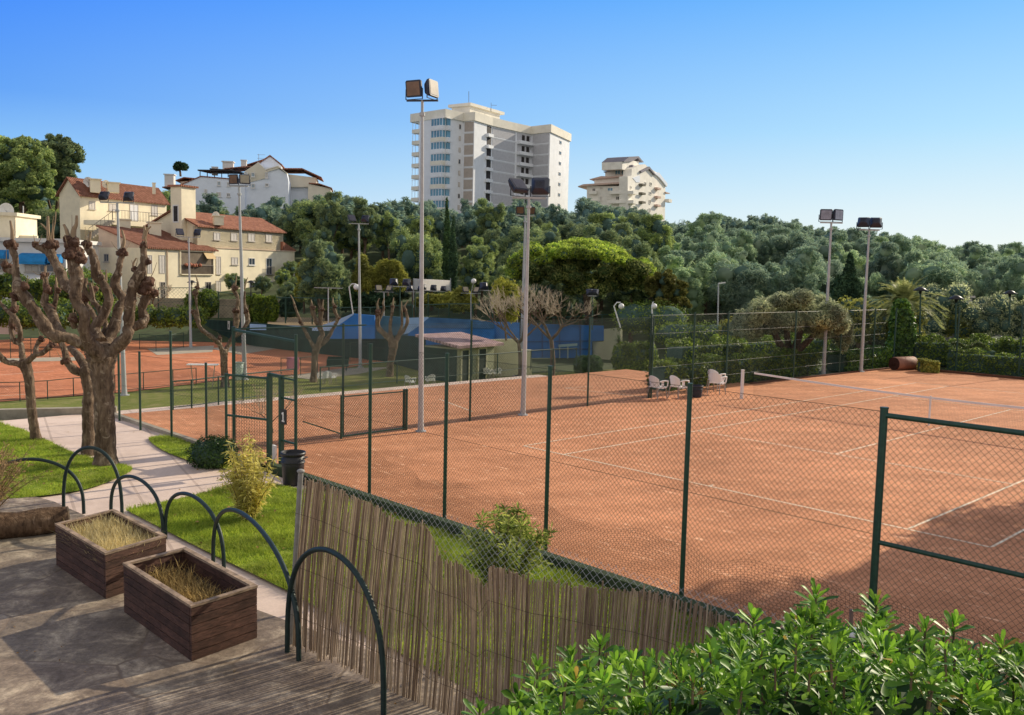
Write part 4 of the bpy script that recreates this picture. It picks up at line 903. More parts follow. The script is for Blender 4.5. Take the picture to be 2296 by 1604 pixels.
for x0, y0, x1, y1, g in ((835, 432, 878, 488, GLASSB), (958, 442, 998, 494, GLASS), (675, 530, 712, 605, SHUT), (822, 566, 885, 625, SHUT), (952, 578, 998, 630, GLASS), (1258, 322, 1305, 380, GLASSB), (1258, 462, 1305, 520, GLASSB), (1432, 320, 1468, 395, SHUT), (1432, 458, 1475, 498, DARK), (1170, 315, 1215, 345, GLASSB)):
    window(wb, P0, *hb(x0, y0), *hb(x1, y1), glass=g, frame=WHITEW, mull=1, dep=.12, fw=.14)
mb = MB(); a = P0.hit(*hb(1262, 130)); b = P0.hit(*hb(1262, 50)); mb.prisms([a+[0, 5, 0]], [b+[0, 5, 0]], .05)
for k in range(4): z = b[2]-.15-k*.7; mb.prisms([[b[0]-.3, b[1]+5, z]], [[b[0]+1.3, b[1]+5, z]], .04)
obj('aerial', mb, GALV, wb)

# tall apartment tower
tb = lambda x, y: (903+.1737*x, 191.3+.1737*y)
TW = mat('tower_white', (.86, .88, .92), .9, .06, .6, big=.12, bigscale=.1); TC = mat('tower_cream', (.86, .81, .70), .9, .08, .5, big=.1, bigscale=.1); TG = mat('tower_grey_panel', (.54, .54, .57), .85, .1, 1.5); TSLAT = mat('tower_slat', (.48, .42, .38), .85, .1, 1.5)
tw = thing('apartment_tower', 'tall white stepped apartment tower with grey panels and glazed balconies above the wood', 'building', (-4, 245, 8))
def tp(px, Y): return np.array(at(tb(px, 0)[0], 600, Y)[:2])
q = dict(A=tp(190, 241), B=tp(520, 235), C=tp(752, 240.0), C2=tp(890, 238.4), D=tp(1108, 246), E0=tp(1418, 254.5), E=tp(1612, 259.5), Fp=tp(1858, 255), G=tp(2108, 271))
G2 = q['G']+np.array([-8, 16.]); A2 = q['A']+np.array([5., 16.])
plan = [q['A'], q['B'], q['C'], q['C2'], q['D'], q['E0'], q['E'], q['Fp'], q['G'], G2, A2]
zt = at(tb(1858, 620)[0], tb(1858, 620)[1], 255)[2]
zf = [at(*tb(520, 470), 235)[2], at(*tb(1858, 610), 255)[2]]
ztop = zf[1]
mb = MB(); mb.prism(plan, 2, ztop); obj('body', mb, TW, tw)
# parapet fascia, standing proud
ctr = sum(plan)/len(plan)
def grow(P, k):
    o = []; n = len(P)
    for i in range(n):
        a, b, c = P[i-1], P[i], P[(i+1) % n]; e1 = (b-a)/np.linalg.norm(b-a); e2 = (c-b)/np.linalg.norm(c-b); n1 = np.array([e1[1], -e1[0]]); n2 = np.array([e2[1], -e2[0]]); m_ = n1+n2; m_ /= max(.5, m_@m_)**.5*1.0+1e-9; o.append(b+m_*k/max(.55, abs(m_@n1)))
    return o
fas = grow([tp(100, 243.5), q['B'], q['C'], q['C2'], q['D'], q['E0'], q['E'], q['Fp'], tp(2108, 271), G2, A2], .45)
mb = MB(); mb.prism(fas, ztop+.003, ztop+2.15); obj('parapet', mb, TC, tw)
c_ = tp(1040, 252); mb = MB(); d_ = (q['D']-q['C2'])/np.linalg.norm(q['D']-q['C2']); r_ = np.array([.55, .84]); l_ = np.array([-.84, .55])
z0 = ztop+2.15; z1 = at(*tb(1000, 345), 250)[2]+1.3
k0 = tp(830, 246); mb.prism([k0, k0+r_*14, k0+r_*14+l_*6, k0+l_*6], z0+.003, z1-.5); pz = obj('roof_house', mb, TC, tw)
mb = MB(); k1 = k0-r_*.6-l_*-.6-l_*1.2; mb.prism([k1, k1+r_*16, k1+r_*16+l_*7.4, k1+l_*7.4], z1-.497, z1+.25); obj('roof_slab', mb, TC, pz)
mb = MB(); a = at(*tb(852, 320), 250); b = at(*tb(852, 80), 250); mb.prisms([a], [b], .09); a2 = at(*tb(1140, 345), 253); b2 = at(*tb(1140, 225), 253); mb.prisms([a2], [b2], .07); mb.prisms([b2-[0, 0, .7]], [b2+[1.6, 0, -.7]], .06); mb.box((a[0], a[1], a[2]-.2), (3, 2, 1.1), .5); obj('aerial', mb, mat('aerial_steel', (.22, .22, .25), .6, .1), tw)
pl = {}
def seg(a, b): P = VP(0, 0, q[b]-q[a], q[a]); return P
FL = 2.93; NF = 8
SA, SB, SC2, SD, SE, SF, SG = seg('A', 'B'), seg('B', 'C'), seg('C', 'C2'), seg('D', 'E0'), seg('E0', 'E'), seg('E', 'Fp'), seg('Fp', 'G')
S9 = seg('C2', 'D')
def fz(P, x, y): return P.sz(*tb(x, y))[1]
def sx(P, x): return P.sz(tb(x, 0)[0], 600)[0]
zbase = ztop
for k in range(NF+2):
    z1 = ztop-.25-k*FL; z0 = z1-FL+.55
    if z0 < 6: break
    for P, x0, x1, m in ((SC2, 768, 880, TSLAT), (SD, 1122, 1412, TG), (SF, 1640, 1842, TG)):
        a, b = sx(P, x0), sx(P, x1); mb = MB(); slab(mb, P, a, b, z0, z1, -.05, .08)
        for j in range(7): zz = z0+(z1-z0)*(j+.5)/7; slab(mb, P, a, b, zz-.03, zz+.03, .08, .11)
        obj('wall_panel', mb, m, tw)
        mb = MB(); slab(mb, P, a-.1, b+.1, z0-.36, z0-.14, -.05, .16); obj('floor_band', mb, TW, tw)
    # glazed bay on the left wing
    a, b = sx(SA, 372), sx(SA, 522); mb = MB(); slab(mb, SA, a, b, z0-.3, z0+.75, -.05, 1.1); bb = obj('balcony', mb, TC if k % 2 else TW, tw)
    mb = MB(); slab(mb, SA, a+.1, b-.1, z0+.753, z1+.05, -.05, .95); g_ = obj('glazing', mb, GLASSB, bb)
    mb = MB()
    for j in range(5): c = a+.1+(b-a-.2)*j/4; slab(mb, SA, c-.06, c+.06, z0+.75, z1+.05, .95, 1.02)
    slab(mb, SA, a, b, z1+.053, z1+.22, -.05, 1.08); obj('mullions', mb, TW, g_)
    c0, c1 = sx(SB, 524), sx(SB, 575); mb = MB(); slab(mb, SB, c0, c1, z0-.3, z0+.75, -.05, .9); slab(mb, SB, c0, c1, z1+.05, z1+.2, -.05, .9); bb = obj('balcony', mb, TW, tw); mb = MB(); slab(mb, SB, c0+.1, c1-.1, z0+.753, z1+.047, -.05, .4); obj('glazing', mb, GLASSB, bb)
    # open balconies at the far left edge
    pA = q['A']; dA = (q['A']-q['B'])/np.linalg.norm(q['A']-q['B']); nA = SA.n; mb = MB(); cc = pA+dA*1.35-nA*1.2; mb.box((cc[0], cc[1], z0+.15), (2.6, 2.6, 1.0), math.atan2(dA[1], dA[0])); bb = obj('balcony', mb, TC, tw)
    mb = MB()
    for e in (-1.1, 0, 1.1): w_ = cc+dA*e+nA*1.2; mb.prisms([[w_[0], w_[1], z0+.65]], [[w_[0], w_[1], z1]], .07)
    w0, w1 = cc-dA*1.2+nA*1.2, cc+dA*1.2+nA*1.2; mb.prisms([[*w0, z1-.1]], [[*w1, z1-.1]], .07); obj('railing', mb, TW, bb)
    # small windows and small balconies
    for P, x0, x1, dz0, dz1, gl in ((SB, 694, 718, .5, 1.7, SHUT if k % 3 else GLASS), (SG, 1978, 2003, .7, 1.6, GLASS)):
        a, b = sorted((sx(P, x0), sx(P, x1))); w_ = MB(); slab(w_, P, a, b, z0+dz0, z0+dz1, -.02, .10); w_ = obj('window', w_, FRAMEM, tw); mb = MB(); slab(mb, P, a+.1, b-.1, z0+dz0+.1, z0+dz1-.1, .09, .115); obj('pane', mb, gl, w_)
    a, b = sx(S9, 1052), sx(S9, 1105); mb = MB(); slab(mb, S9, a, b, z0+.3, z1, -.05, .06); dd = obj('balcony_door', mb, DARK, tw)
    mb = MB(); slab(mb, S9, a-.5, b, z0-.55, z0+.3, -.05, .9); obj('balcony', mb, TW, tw)
    a, b = sx(SE, 1438), sx(SE, 1606); mb = MB(); slab(mb, SE, a, b, z0+.3, z1, -.05, .06); dd = obj('balcony_recess', mb, TG, tw)
    mb = MB(); slab(mb, SE, a, b, z0-.6, z0+.28, -.05, 1.3); bb = obj('balcony', mb, TW, tw)
    mb = MB()
    for j in (.45, .8): slab(mb, SE, a+(b-a)*j-.6, a+(b-a)*j+.6, z0+.3, z1-.4, .06, .1)
    obj('balcony_door', mb, DARK, dd)

# stepped cream block to the right of the tower
rb = lambda x, y: (1285.7+.1002*x, 329.1+.1002*y)
cb = thing('apartment_block', 'stepped cream apartment block with terraces and sloped gables right of the tower', 'building', (30, 252, 8))
RC = mat('block_cream', (.92, .88, .80), .9, .08, .6, big=.12, bigscale=.15); RP = mat('block_pink_edge', (.60, .44, .37), .9, .12, 1); RS = mat('block_slate', (.22, .21, .25), .8, .15, 1)
PFt = VP(rb(1215, 0)[0], 250, (-.93, .37)); PSd = VP(rb(1215, 0)[0], 250, (.50, .866))
def sidepoly(P, pts, dep, m, name, o=0.):
    V = [P.hit(*rb(x, y)) for x, y in pts]; n3 = np.array([P.n[0], P.n[1], 0]); mb = MB(); mb.extr([p+n3*o for p in V], -n3*dep); return obj(name, mb, m, cb)
sidepoly(PSd, [(1215, 870), (1215, 665), (1300, 655), (1310, 500), (1430, 440), (1600, 395), (1690, 470), (1880, 590), (2060, 840), (2045, 1700), (1215, 1700)], 2.5, RC, 'gable_wall')
sidepoly(PSd, [(1470, 545), (1660, 448), (1790, 610), (1790, 640), (1660, 500), (1480, 590)], .6, RS, 'gable_roof', .6)
sidepoly(PSd, [(1790, 610), (1880, 580), (2075, 835), (2060, 900), (1900, 700), (1830, 640)], .8, WB, 'gable_roof', .5)
sidepoly(PSd, [(1320, 700), (1480, 640), (1480, 800), (1400, 800)], .2, WB, 'gable_panel', .1)
sidepoly(PSd, [(2040, 1010), (2130, 1040), (2130, 1060), (2040, 1040)], 3, RP, 'eave', .4)
sidepoly(PFt, [(300, 880), (1215, 880), (1215, 1700), (300, 1700)], 10, RC, 'front_wall')
sidepoly(PFt, [(130, 895), (250, 850), (1100, 800), (1225, 815), (1225, 850), (1100, 835), (250, 890), (130, 915)], 9, RP, 'terrace_eave', 1.2)
sidepoly(PFt, [(420, 700), (600, 690), (1215, 660), (1215, 830), (420, 850)], 8, RC, 'terrace_storey', -2)
sidepoly(PFt, [(335, 720), (600, 650), (800, 660), (1100, 628), (1225, 665), (1225, 690), (1100, 655), (800, 690), (335, 730)], 8, RP, 'terrace_eave', -1)
sidepoly(PFt, [(620, 530), (920, 480), (1260, 470), (1260, 660), (620, 660)], 7, RC, 'upper_storey', -4)
sidepoly(PFt, [(590, 530), (930, 440), (1250, 370), (1270, 470), (930, 490), (600, 545)], 6, RS, 'upper_roof', -3.5)
sidepoly(PSd, [(1245, 330), (1440, 300), (1620, 330), (1600, 460), (1300, 520), (1245, 500)], 6, RC, 'roof_room', -2)
sidepoly(PSd, [(1245, 325), (1360, 225), (1575, 210), (1690, 345), (1660, 352), (1560, 250), (1440, 320), (1250, 340)], 6.5, RS, 'roof_room_roof', -1.5)
def rw(P, x0, y0, x1, y1, g=GLASS, **k): return window(cb, P, *rb(x0, y0), *rb(x1, y1), glass=g, frame=RC, dep=.15, fw=.15, sill=False, **k)
for x0, y0, x1, y1, g in ((590, 900, 665, 970, SHUT), (590, 1110, 650, 1220, SHUT), (950, 1110, 1030, 1200, DARK), (760, 915, 890, 1000, GLASSB), (420, 930, 500, 1010, DARK), (740, 1350, 850, 1450, WB), (760, 1100, 850, 1180, RC)): rw(PFt, x0, y0, x1, y1, g)
for x0, y0, x1, y1 in ((1590, 790, 1625, 870), (1710, 800, 1750, 880), (1690, 1010, 1740, 1080), (1690, 1190, 1725, 1290), (1690, 1380, 1720, 1470), (1270, 880, 1300, 960), (1360, 1340, 1410, 1420), (1230, 1320, 1265, 1400)): rw(PSd, x0, y0, x1, y1)
P3 = VP(0, 0, PFt.d, PFt.p-PFt.n*4); 
for x0, x1 in ((930, 1060), (1075, 1215)): window(cb, P3, *rb(x0, 505), *rb(x1, 630), glass=GLASSB, frame=RC, dep=.2, fw=.15, sill=False)
def rbal(P, x0, x1, y0, y1, out, m=RC):
    a, b, z0, z1 = P.rect(*rb(x0, y0), *rb(x1, y1)); mb = MB(); slab(mb, P, min(a, b), max(a, b), z0, z1, -.05, out); return obj('balcony', mb, m, cb)
for y in (1000, 1210): rbal(PFt, 840, 1213, y, y+70, 1.6); rbal(PSd, 1217, 1330, y, y+75, 1.6); rbal(PFt, 380, 540, y, y+70, 1.2)
for y in (835, 1030, 1225, 1420): rbal(PSd, 1465, 1545, y, y+45, 1.0, mat('planter_dark', (.16, .15, .12), .9, .3))
for y in (920, 1110, 1300): rbal(PSd, 1810, 1890, y, y+45, 1.0, RP)
rbal(PSd, 2050, 2120, 1180, 1250, 1.2)

# ---------------------------------------------------------------- club walls on the lower level
DG = mat('dark_green_wall', (.022, .058, .048), .85, .25, 1.2, big=.2); BLUE = mat('blue_court_wall', (.035, .19, .55), .7, .15, 1.0, big=.15); BLUEP = mat('pale_blue_top', (.30, .46, .70), .8, .12, 1); LIME = mat('pale_lime_wall', (.62, .60, .40), .9, .1, 1.5, big=.15)
gw = thing('green_wall', 'long dark green wall at the end of the lower clay courts', 'wall', gp(860, 812, LOW))
GP = [gp(440, 745, LOW), gp(569, 777, LOW), gp(862, 811, LOW), gp(948, 833, LOW)]; TPy = [(440, 715), (569, 724), (862, 751), (948, 755)]
mb = MB()
for k in range(3):
    a, b = GP[k], GP[k+1]; ta, tb_ = at(*TPy[k], a[1]), at(*TPy[k+1], b[1]); n3 = np.array([-(b-a)[1], (b-a)[0], 0]); n3 = n3/np.linalg.norm(n3)*.2
    zt_ = ta[2]; mb.hexa([a, b, b+n3, a+n3, [a[0], a[1], ta[2]], [b[0], b[1], tb_[2]], [b[0]+n3[0], b[1]+n3[1], tb_[2]], [a[0]+n3[0], a[1]+n3[1], ta[2]]])
obj('panel', mb, DG, gw)
mb = MB()
for k in (0, 1):
    a, b = GP[k], GP[k+1]; ta, tb_ = at(*TPy[k], a[1]), at(*TPy[k+1], b[1]); mb.prisms([[a[0], a[1]-.05, ta[2]-.9]], [[b[0], b[1]-.05, tb_[2]-1.1]], .03)
obj('wire', mb, GWIRE, gw)
t = at(529, 729, 74); sgn = thing('white_sign', 'small white notice on the dark green wall', 'sign', t)
mb = MB(); a, b = at(440, 715, GP[0][1]), at(569, 724, GP[1][1]); c = GP[0]+(GP[1]-GP[0])*.62; d = (GP[1]-GP[0])/np.linalg.norm(GP[1]-GP[0]); nrm_ = np.array([d[1], -d[0], 0])
c = c+nrm_*.06; c[2] = at(529, 730, c[1])[2]; mb.box(c, (.6, .04, .8), ax=np.array([d, -nrm_, [0, 0, 1.]])); obj('plate', mb, WHITEP, sgn)
c2_ = c+nrm_*.025; mb = MB(); mb.box(c2_+[0, 0, -.05], (.22, .01, .35), ax=np.array([d, -nrm_, [0, 0, 1.]])); obj('emblem', mb, NAVY, sgn)
# blue sloped walls of the practice courts
def bluewall(pts, Y, tilt, label, th=.25, top=None, m=None):
    P = VP(pts[0][0], Y, (1, tilt)); n3 = np.array([P.n[0], P.n[1], 0]); V = [P.hit(x, y) for x, y in pts]; c = sum(V)/len(V); c[2] = min(v[2] for v in V)
    t = thing('blue_wall', label, 'wall', c, 'blue walls of the practice courts'); mb = MB(); mb.extr(V, -n3*th); obj('panel', mb, m or BLUE, t)
    if top:
        W_ = [P.hit(x, y) for x, y in top]; mb = MB(); mb.extr([w+n3*.02 for w in W_], n3*.02); obj('top_band', mb, BLUEP, t)
    return P
TEAL = mat('muted_teal_wall', (.075, .17, .24), .85, .2, 1.5, big=.25); BLUEM = mat('muted_blue_wall', (.07, .17, .34), .85, .2, 1.5, big=.25)
bluewall([(842, 708), (927, 713), (927, 760), (842, 760)], 70.4, -.05, 'muted teal wall panel behind the right pollarded tree', m=TEAL)
bluewall([(740, 745), (793, 704), (840, 708), (840, 760), (740, 760)], 70, -.05, 'blue sloping wall left of the right pollarded tree', top=[(700, 737), (745, 722), (792, 703), (793, 706), (742, 742), (700, 742)])
bluewall([(938, 732), (963, 712), (1108, 720), (1108, 737), (938, 735)], 67.9, -.05, 'muted blue upper strip of the wall behind the tall centre pole', m=BLUEM, th=.05)
bluewall([(915, 748), (940, 730), (1108, 734), (1108, 775), (915, 775)], 68, -.05, 'blue sloping wall behind the tall centre pole', top=[(905, 714), (960, 711), (963, 714), (917, 747), (905, 750)])
bluewall([(1108, 722), (1165, 724), (1165, 762), (1108, 775)], 68.5, .1, 'short blue wall right of the hut')
bluewall([(560, 727), (700, 733), (700, 742), (560, 740)], 80, .05, 'pale blue wall top behind the left part of the green wall', m=BLUEP)
bw = thing('blue_wall', 'big blue fronton wall with a stepped pale side wall', 'wall', gp(1260, 802, LOW), 'blue walls of the practice courts')
PB = VP(1260, gp(1260, 804, LOW)[1], (1, .25)); n3 = np.array([PB.n[0], PB.n[1], 0])
mb = MB(); mb.extr([PB.hit(x, y) for x, y in ((1178, 803), (1328, 803), (1328, 766), (1354, 764), (1354, 731), (1178, 726))], -n3*.3); obj('panel', mb, BLUE, bw)
mb = MB(); 
for y in (767, 785): mb.prisms([PB.hit(1180, y)+n3*.03], [PB.hit(1326, y-2)+n3*.03], .05)
for x in (1215, 1254, 1300): mb.prisms([PB.hit(x, 803)+n3*.05], [PB.hit(x, 728)+n3*.05], .06)
obj('frame_lines', mb, mat('blue_frame', (.03, .09, .22), .6, .2), bw)
PS2 = VP(1354, PB.hit(1354, 700)[1]-.2, (.75, -.66)); n4 = np.array([PS2.n[0], PS2.n[1], 0])
mb = MB(); mb.extr([PS2.hit(x, y) for x, y in ((1330, 767), (1354, 766), (1354, 738), (1391, 735), (1391, 836), (1330, 812))], -n4*.3); obj('side_wall', mb, LIME, bw)
mb = MB(); mb.extr([PB.hit(x, y)+n3*.5 for x, y in ((1248, 772), (1288, 769), (1288, 774), (1248, 777))], n3*.3); mb.prisms([PB.hit(1268, 772)+n3*.6], [PB.hit(1268, 803)+n3*.6], .07); mb.prisms([PB.hit(1250, 775)+n3*.6], [PB.hit(1250, 803)+n3*.6], .05); obj('rebound_frame', mb, mat('pale_turquoise', (.35, .52, .52), .6, .1), bw)
# hut
hut = thing('hut', 'small green and cream hut with pinkish tiled roof and two dark doors', 'hut', gp(1034, 859, LOW))
hY = gp(1034, 859, LOW)[1]; HF = VP(1031, hY, (.62, .785)); HS = VP(1031, hY, (-.80, .60)); c = HF.p
L = HF.sz(1112, 600)[0]; Dp = HS.sz(955, 600)[0]; ze = HF.sz(1033, 781)[1]
mb = MB(); mb.prism([c, c+HF.d*L, c+HF.d*L+HS.d*Dp, c+HS.d*Dp], LOW-.3, ze); obj('wall', mb, mat('olive_hut_wall', (.40, .41, .26), .9, .12, 1.5, big=.2), hut)
HUTW = None
mb = MB(); slab(mb, HS, .1, Dp-.05, LOW, ze-.1, -.02, .05); obj('green_side', mb, DG, hut)
mb = MB(); k = .45
P_ = lambda s, t, z: np.array([*(c+HF.d*s+HS.d*t), z])
mb.extr([P_(-k, -k, ze+.02), P_(-k, Dp+k, ze+.55), P_(-k, Dp+k, ze+.72), P_(-k, -k, ze+.2)], np.array([*(HF.d*(L+2*k)), 0])); obj('roof', mb, tile_mat('pink_tiles', (.50, .34, .34), .6), hut)
for x0, x1 in ((1038, 1053), (1076, 1092)):
    a, b = HF.sz(x0, 600)[0], HF.sz(x1, 600)[0]; mb = MB(); slab(mb, HF, a, b, LOW+.02, LOW+2.05, -.02, .06); dd = obj('door', mb, mat('dark_green_door', (.03, .045, .035), .7, .3), hut)
    mb = MB(); slab(mb, HF, a-.1, a-.003, LOW, LOW+2.15, -.02, .1); slab(mb, HF, b+.003, b+.1, LOW, LOW+2.15, -.02, .1); slab(mb, HF, a-.1, b+.1, LOW+2.06, LOW+2.18, -.02, .1); obj('door_frame', mb, LIME, dd)
lw = thing('lime_wall', 'pale lime wall stepping down beside the hut', 'wall', gp(1150, 830, LOW)); PL = VP(1094, 62, (1, .1)); n5 = np.array([PL.n[0], PL.n[1], 0])
mb = MB(); mb.extr([PL.hit(x, y) for x, y in ((1094, 845), (1192, 842), (1192, 785), (1162, 784), (1162, 760), (1094, 762))], -n5*.3); obj('panel', mb, LIME, lw)
# white banner
bn = thing('banner', 'wide blank white banner stretched in front of the dark wood', 'banner', at(968, 660, 92)); PBn = VP(928, 92, (1, .06)); n3 = np.array([PBn.n[0], PBn.n[1], 0])
mb = MB(); mb.extr([PBn.hit(x, y) for x, y in ((928, 625), (1009, 629), (1009, 652), (968, 652), (928, 650))], -n3*.05); obj('cloth', mb, CLOTHW, bn)
mb = MB()
for x in (927, 1010): mb.prisms([PBn.hit(x, 624)], [PBn.hit(x, 690)], .06)
obj('pole', mb, GALV, bn)
# tall mesh fences behind the blue walls
def farfence(pix, z, label, pitch=.3, r=.012, m=None):
    P = [at(x, yb, Y) for x, yb, yt, Y in pix]; Tt = [at(x, yt, Y) for x, yb, yt, Y in pix]; t = thing('court_fence', label, 'fence', P[0])
    for p, q_ in zip(P, Tt): mb = MB(); mb.cyl(p, q_, .06, 6); obj('post', mb, m or GREEN, t)
    mb = MB(); ms = MB()
    for i in range(len(P)-1):
        mb.prisms([Tt[i]], [Tt[i+1]], .05); mb.prisms([(P[i]+Tt[i])/2], [(P[i+1]+Tt[i+1])/2], .02)
        diamond(ms, P[i], P[i+1], P[i][2], min(Tt[i][2], Tt[i+1][2]), pitch, r, 1.5)
    obj('rail', mb, GREEN, t); obj('wire_mesh', ms, GWIRE, t); return t
farfence([(640, 735, 668, 86), (700, 738, 668, 85), (760, 740, 672, 84)], 0, 'tall green fence in front of the tan earth court', .28, .010)
farfence([(736, 742, 690, 80), (830, 744, 690, 79), (925, 748, 684, 78)], 0, 'tall mesh fence above the left blue wall', .22, .014)
farfence([(948, 742, 684, 76), (1007, 744, 682, 76), (1060, 748, 682, 75), (1105, 748, 684, 75)], 0, 'tall mesh fence above the centre blue wall', .2, .012)
farfence([(1180, 740, 712, 74), (1260, 735, 712, 76), (1350, 730, 706, 78), (1440, 735, 706, 78)], 0, 'low mesh fence along the top of the big blue wall', .25, .010)
farfence([(355, 712, 646, 90), (440, 705, 646, 92), (490, 715, 655, 92), (560, 715, 664, 93), (642, 730, 668, 92)], 0, 'tall thin fence in front of the cream house garden', .35, .008)
# things on the lower level
mb = MB(); p = at(470, 870, 50)
t = bin_(gp(535, 852, LOW), .36, 1.1, mat('pale_green_bin', (.55, .66, .58), .5, .08), 'pale green litter bin right of the forked pollarded tree', cat='bin')
gb = thing('bench', 'dark green covered bench at the edge of the lower court', 'bench', gp(757, 832, LOW)); p = gp(757, 832, LOW)
mb = MB(); mb.box(p+[0, 0, .55], (1.5, .5, .5), .15); mb.box(p+[0, .28, .85], (1.5, .08, .25), .15); obj('seat', mb, DG, gb)
for k in (-.6, .6):
    mb = MB(); mb.box(p+[k, .05*k, .15], (.08, .4, .3), .15); obj('leg', mb, GREEN, gb)
ct = thing('pink_cloth', 'pink cloth draped over the short green fence', 'cloth', gp(657, 844, LOW)); p = gp(657, 844, LOW); mb = MB(); n = 14
X_ = np.linspace(-.38, .38, n); prof = [(-.10, -.75), (-.09, -.3), (-.05, 0), (.02, .03), (.08, -.1), (.1, -.6)]
V = np.array([[p[0]+x+.03*math.sin(9*z), p[1]+y-.03*math.sin(13*x+z*3), p[2]+1.22+z-(.12*abs(math.sin(5*x)) if z < -.5 else 0)] for x in X_ for y, z in prof]); kx = len(prof)
mb.add(V, [[i*kx+j, (i+1)*kx+j, (i+1)*kx+j+1, i*kx+j+1] for i in range(n-1) for j in range(kx-1)], smooth=True); obj('cloth', mb, mat('pink_cotton', (.72, .28, .36), .9, .15, 8), ct)
bt = thing('table', 'pale topped table behind the low fence of the lower lawn', 'table', gp(455, 868, LOW)); p = gp(455, 868, LOW); mb = MB(); mb.box(p+[0, 0, 1.32], (1.75, .6, .05), .12); obj('top', mb, WHITEP, bt)
for k in (-.7, .7): mb = MB(); mb.prisms([p+[k*.8, 0, 0]], [p+[k, .0, 1.3]], .03); obj('leg', mb, CONC, bt)
# pale buildings seen through the trees at the right
for lbl, x0, x1, y0, y1, Y in (('pale grey flat roofed building behind the palm at the right', 2080, 2177, 667, 760, 86), ('pale flat roofed building at the right edge behind the trees', 2205, 2420, 677, 760, 90)):
    P = VP(x0, Y, (1, -.1)); b0, b1, z0, z1 = P.rect(x0, y0, x1, y1); t = thing('flat_building', lbl, 'building', P.pt((b0+b1)/2, LOW)); mb = MB(); slab(mb, P, b0, b1, LOW-1, z1, -8, 0); obj('wall', mb, mat('pale_wall', (.46, .44, .44), .9, .1, 1), t); mb = MB(); slab(mb, P, b0-.2, b1+.2, z1+.003, z1+.2, -8.2, .2); obj('roof_edge', mb, mat('pale_edge', (.62, .58, .54), .9, .1), t)
    for k in range(3): window(t, P, x0+(x1-x0)*(.2+.25*k), 705, x0+(x1-x0)*(.33+.25*k), 725, glass=GLASS)
p = at(2291, 820, 50); t = thing('red_sign', 'red board partly visible at the right edge behind the fence', 'sign', p); mb = MB(); mb.box(at(2294, 798, 50), (.7, .08, .9)); obj('board', mb, mat('red_paint', (.55, .08, .06), .6, .1), t); mb = MB(); mb.prisms([[p[0]+.1, p[1]+.1, 0]], [at(2294, 780, 50.1)], .04); obj('post', mb, GALV, t)
mb = MB(); mb.box(at(2291, 778, 54), (.5, .08, .4)); single('red_sign', mb, mat('red_paint_b', (.5, .1, .07), .6, .1), 'small red board above the red panel at the right edge', 'sign')
# ---------------------------------------------------------------- pollarded plane trees
def bark_mat(name, a, b, c_):
    m, nt, out = newmat(name); co = ocoord(nt, (1, 1, .22)); co2 = ocoord(nt)
    n1 = noise(nt, 14, 7, .7, co, .4); n2 = noise(nt, 2.2, 5, .65, co2)
    c = ramp(nt, n1, [(.3, a), (.52, b), (.75, c_)])
    c = mixc(nt, c, ramp(nt, n2, [(.35, (.55, .50, .46)), (.65, (1.2, 1.16, 1.08))]), 1., 'MULTIPLY')
    n3 = noise(nt, 5.5, 4, .5, co2, 1.2); c = mixc(nt, c, sc3(c_, 1.15), ramp(nt, n3, [(.60, (0, 0, 0)), (.64, (.55,)*3)])); c = mixc(nt, c, sc3(a, .8), ramp(nt, n3, [(.33, (.6,)*3), (.38, (0, 0, 0))]))
    finish(nt, out, c, .92, bump(nt, n1, 1., .07), 0., .15); return m
BARK = bark_mat('plane_bark', (.085, .06, .046), (.22, .165, .125), (.42, .345, .265))
BARKD = bark_mat('knot_bark', (.055, .03, .024), (.15, .09, .07), (.26, .18, .14))
TWIG = mat('pruned_shoot', (.30, .22, .14), .8, .25, 6)
def crom(P, k=5):
    P = np.array(P, float); Q = np.vstack([2*P[0]-P[1], P, 2*P[-1]-P[-2]]); o = []
    for i in range(1, len(Q)-2):
        a, b, c, d = Q[i-1], Q[i], Q[i+1], Q[i+2]
        for t in np.arange(k)/k: o.append(.5*((2*b)+(-a+c)*t+(2*a-5*b+4*c-d)*t*t+(-a+3*b-3*c+d)*t**3))
    o.append(Q[-2]); return np.array(o)
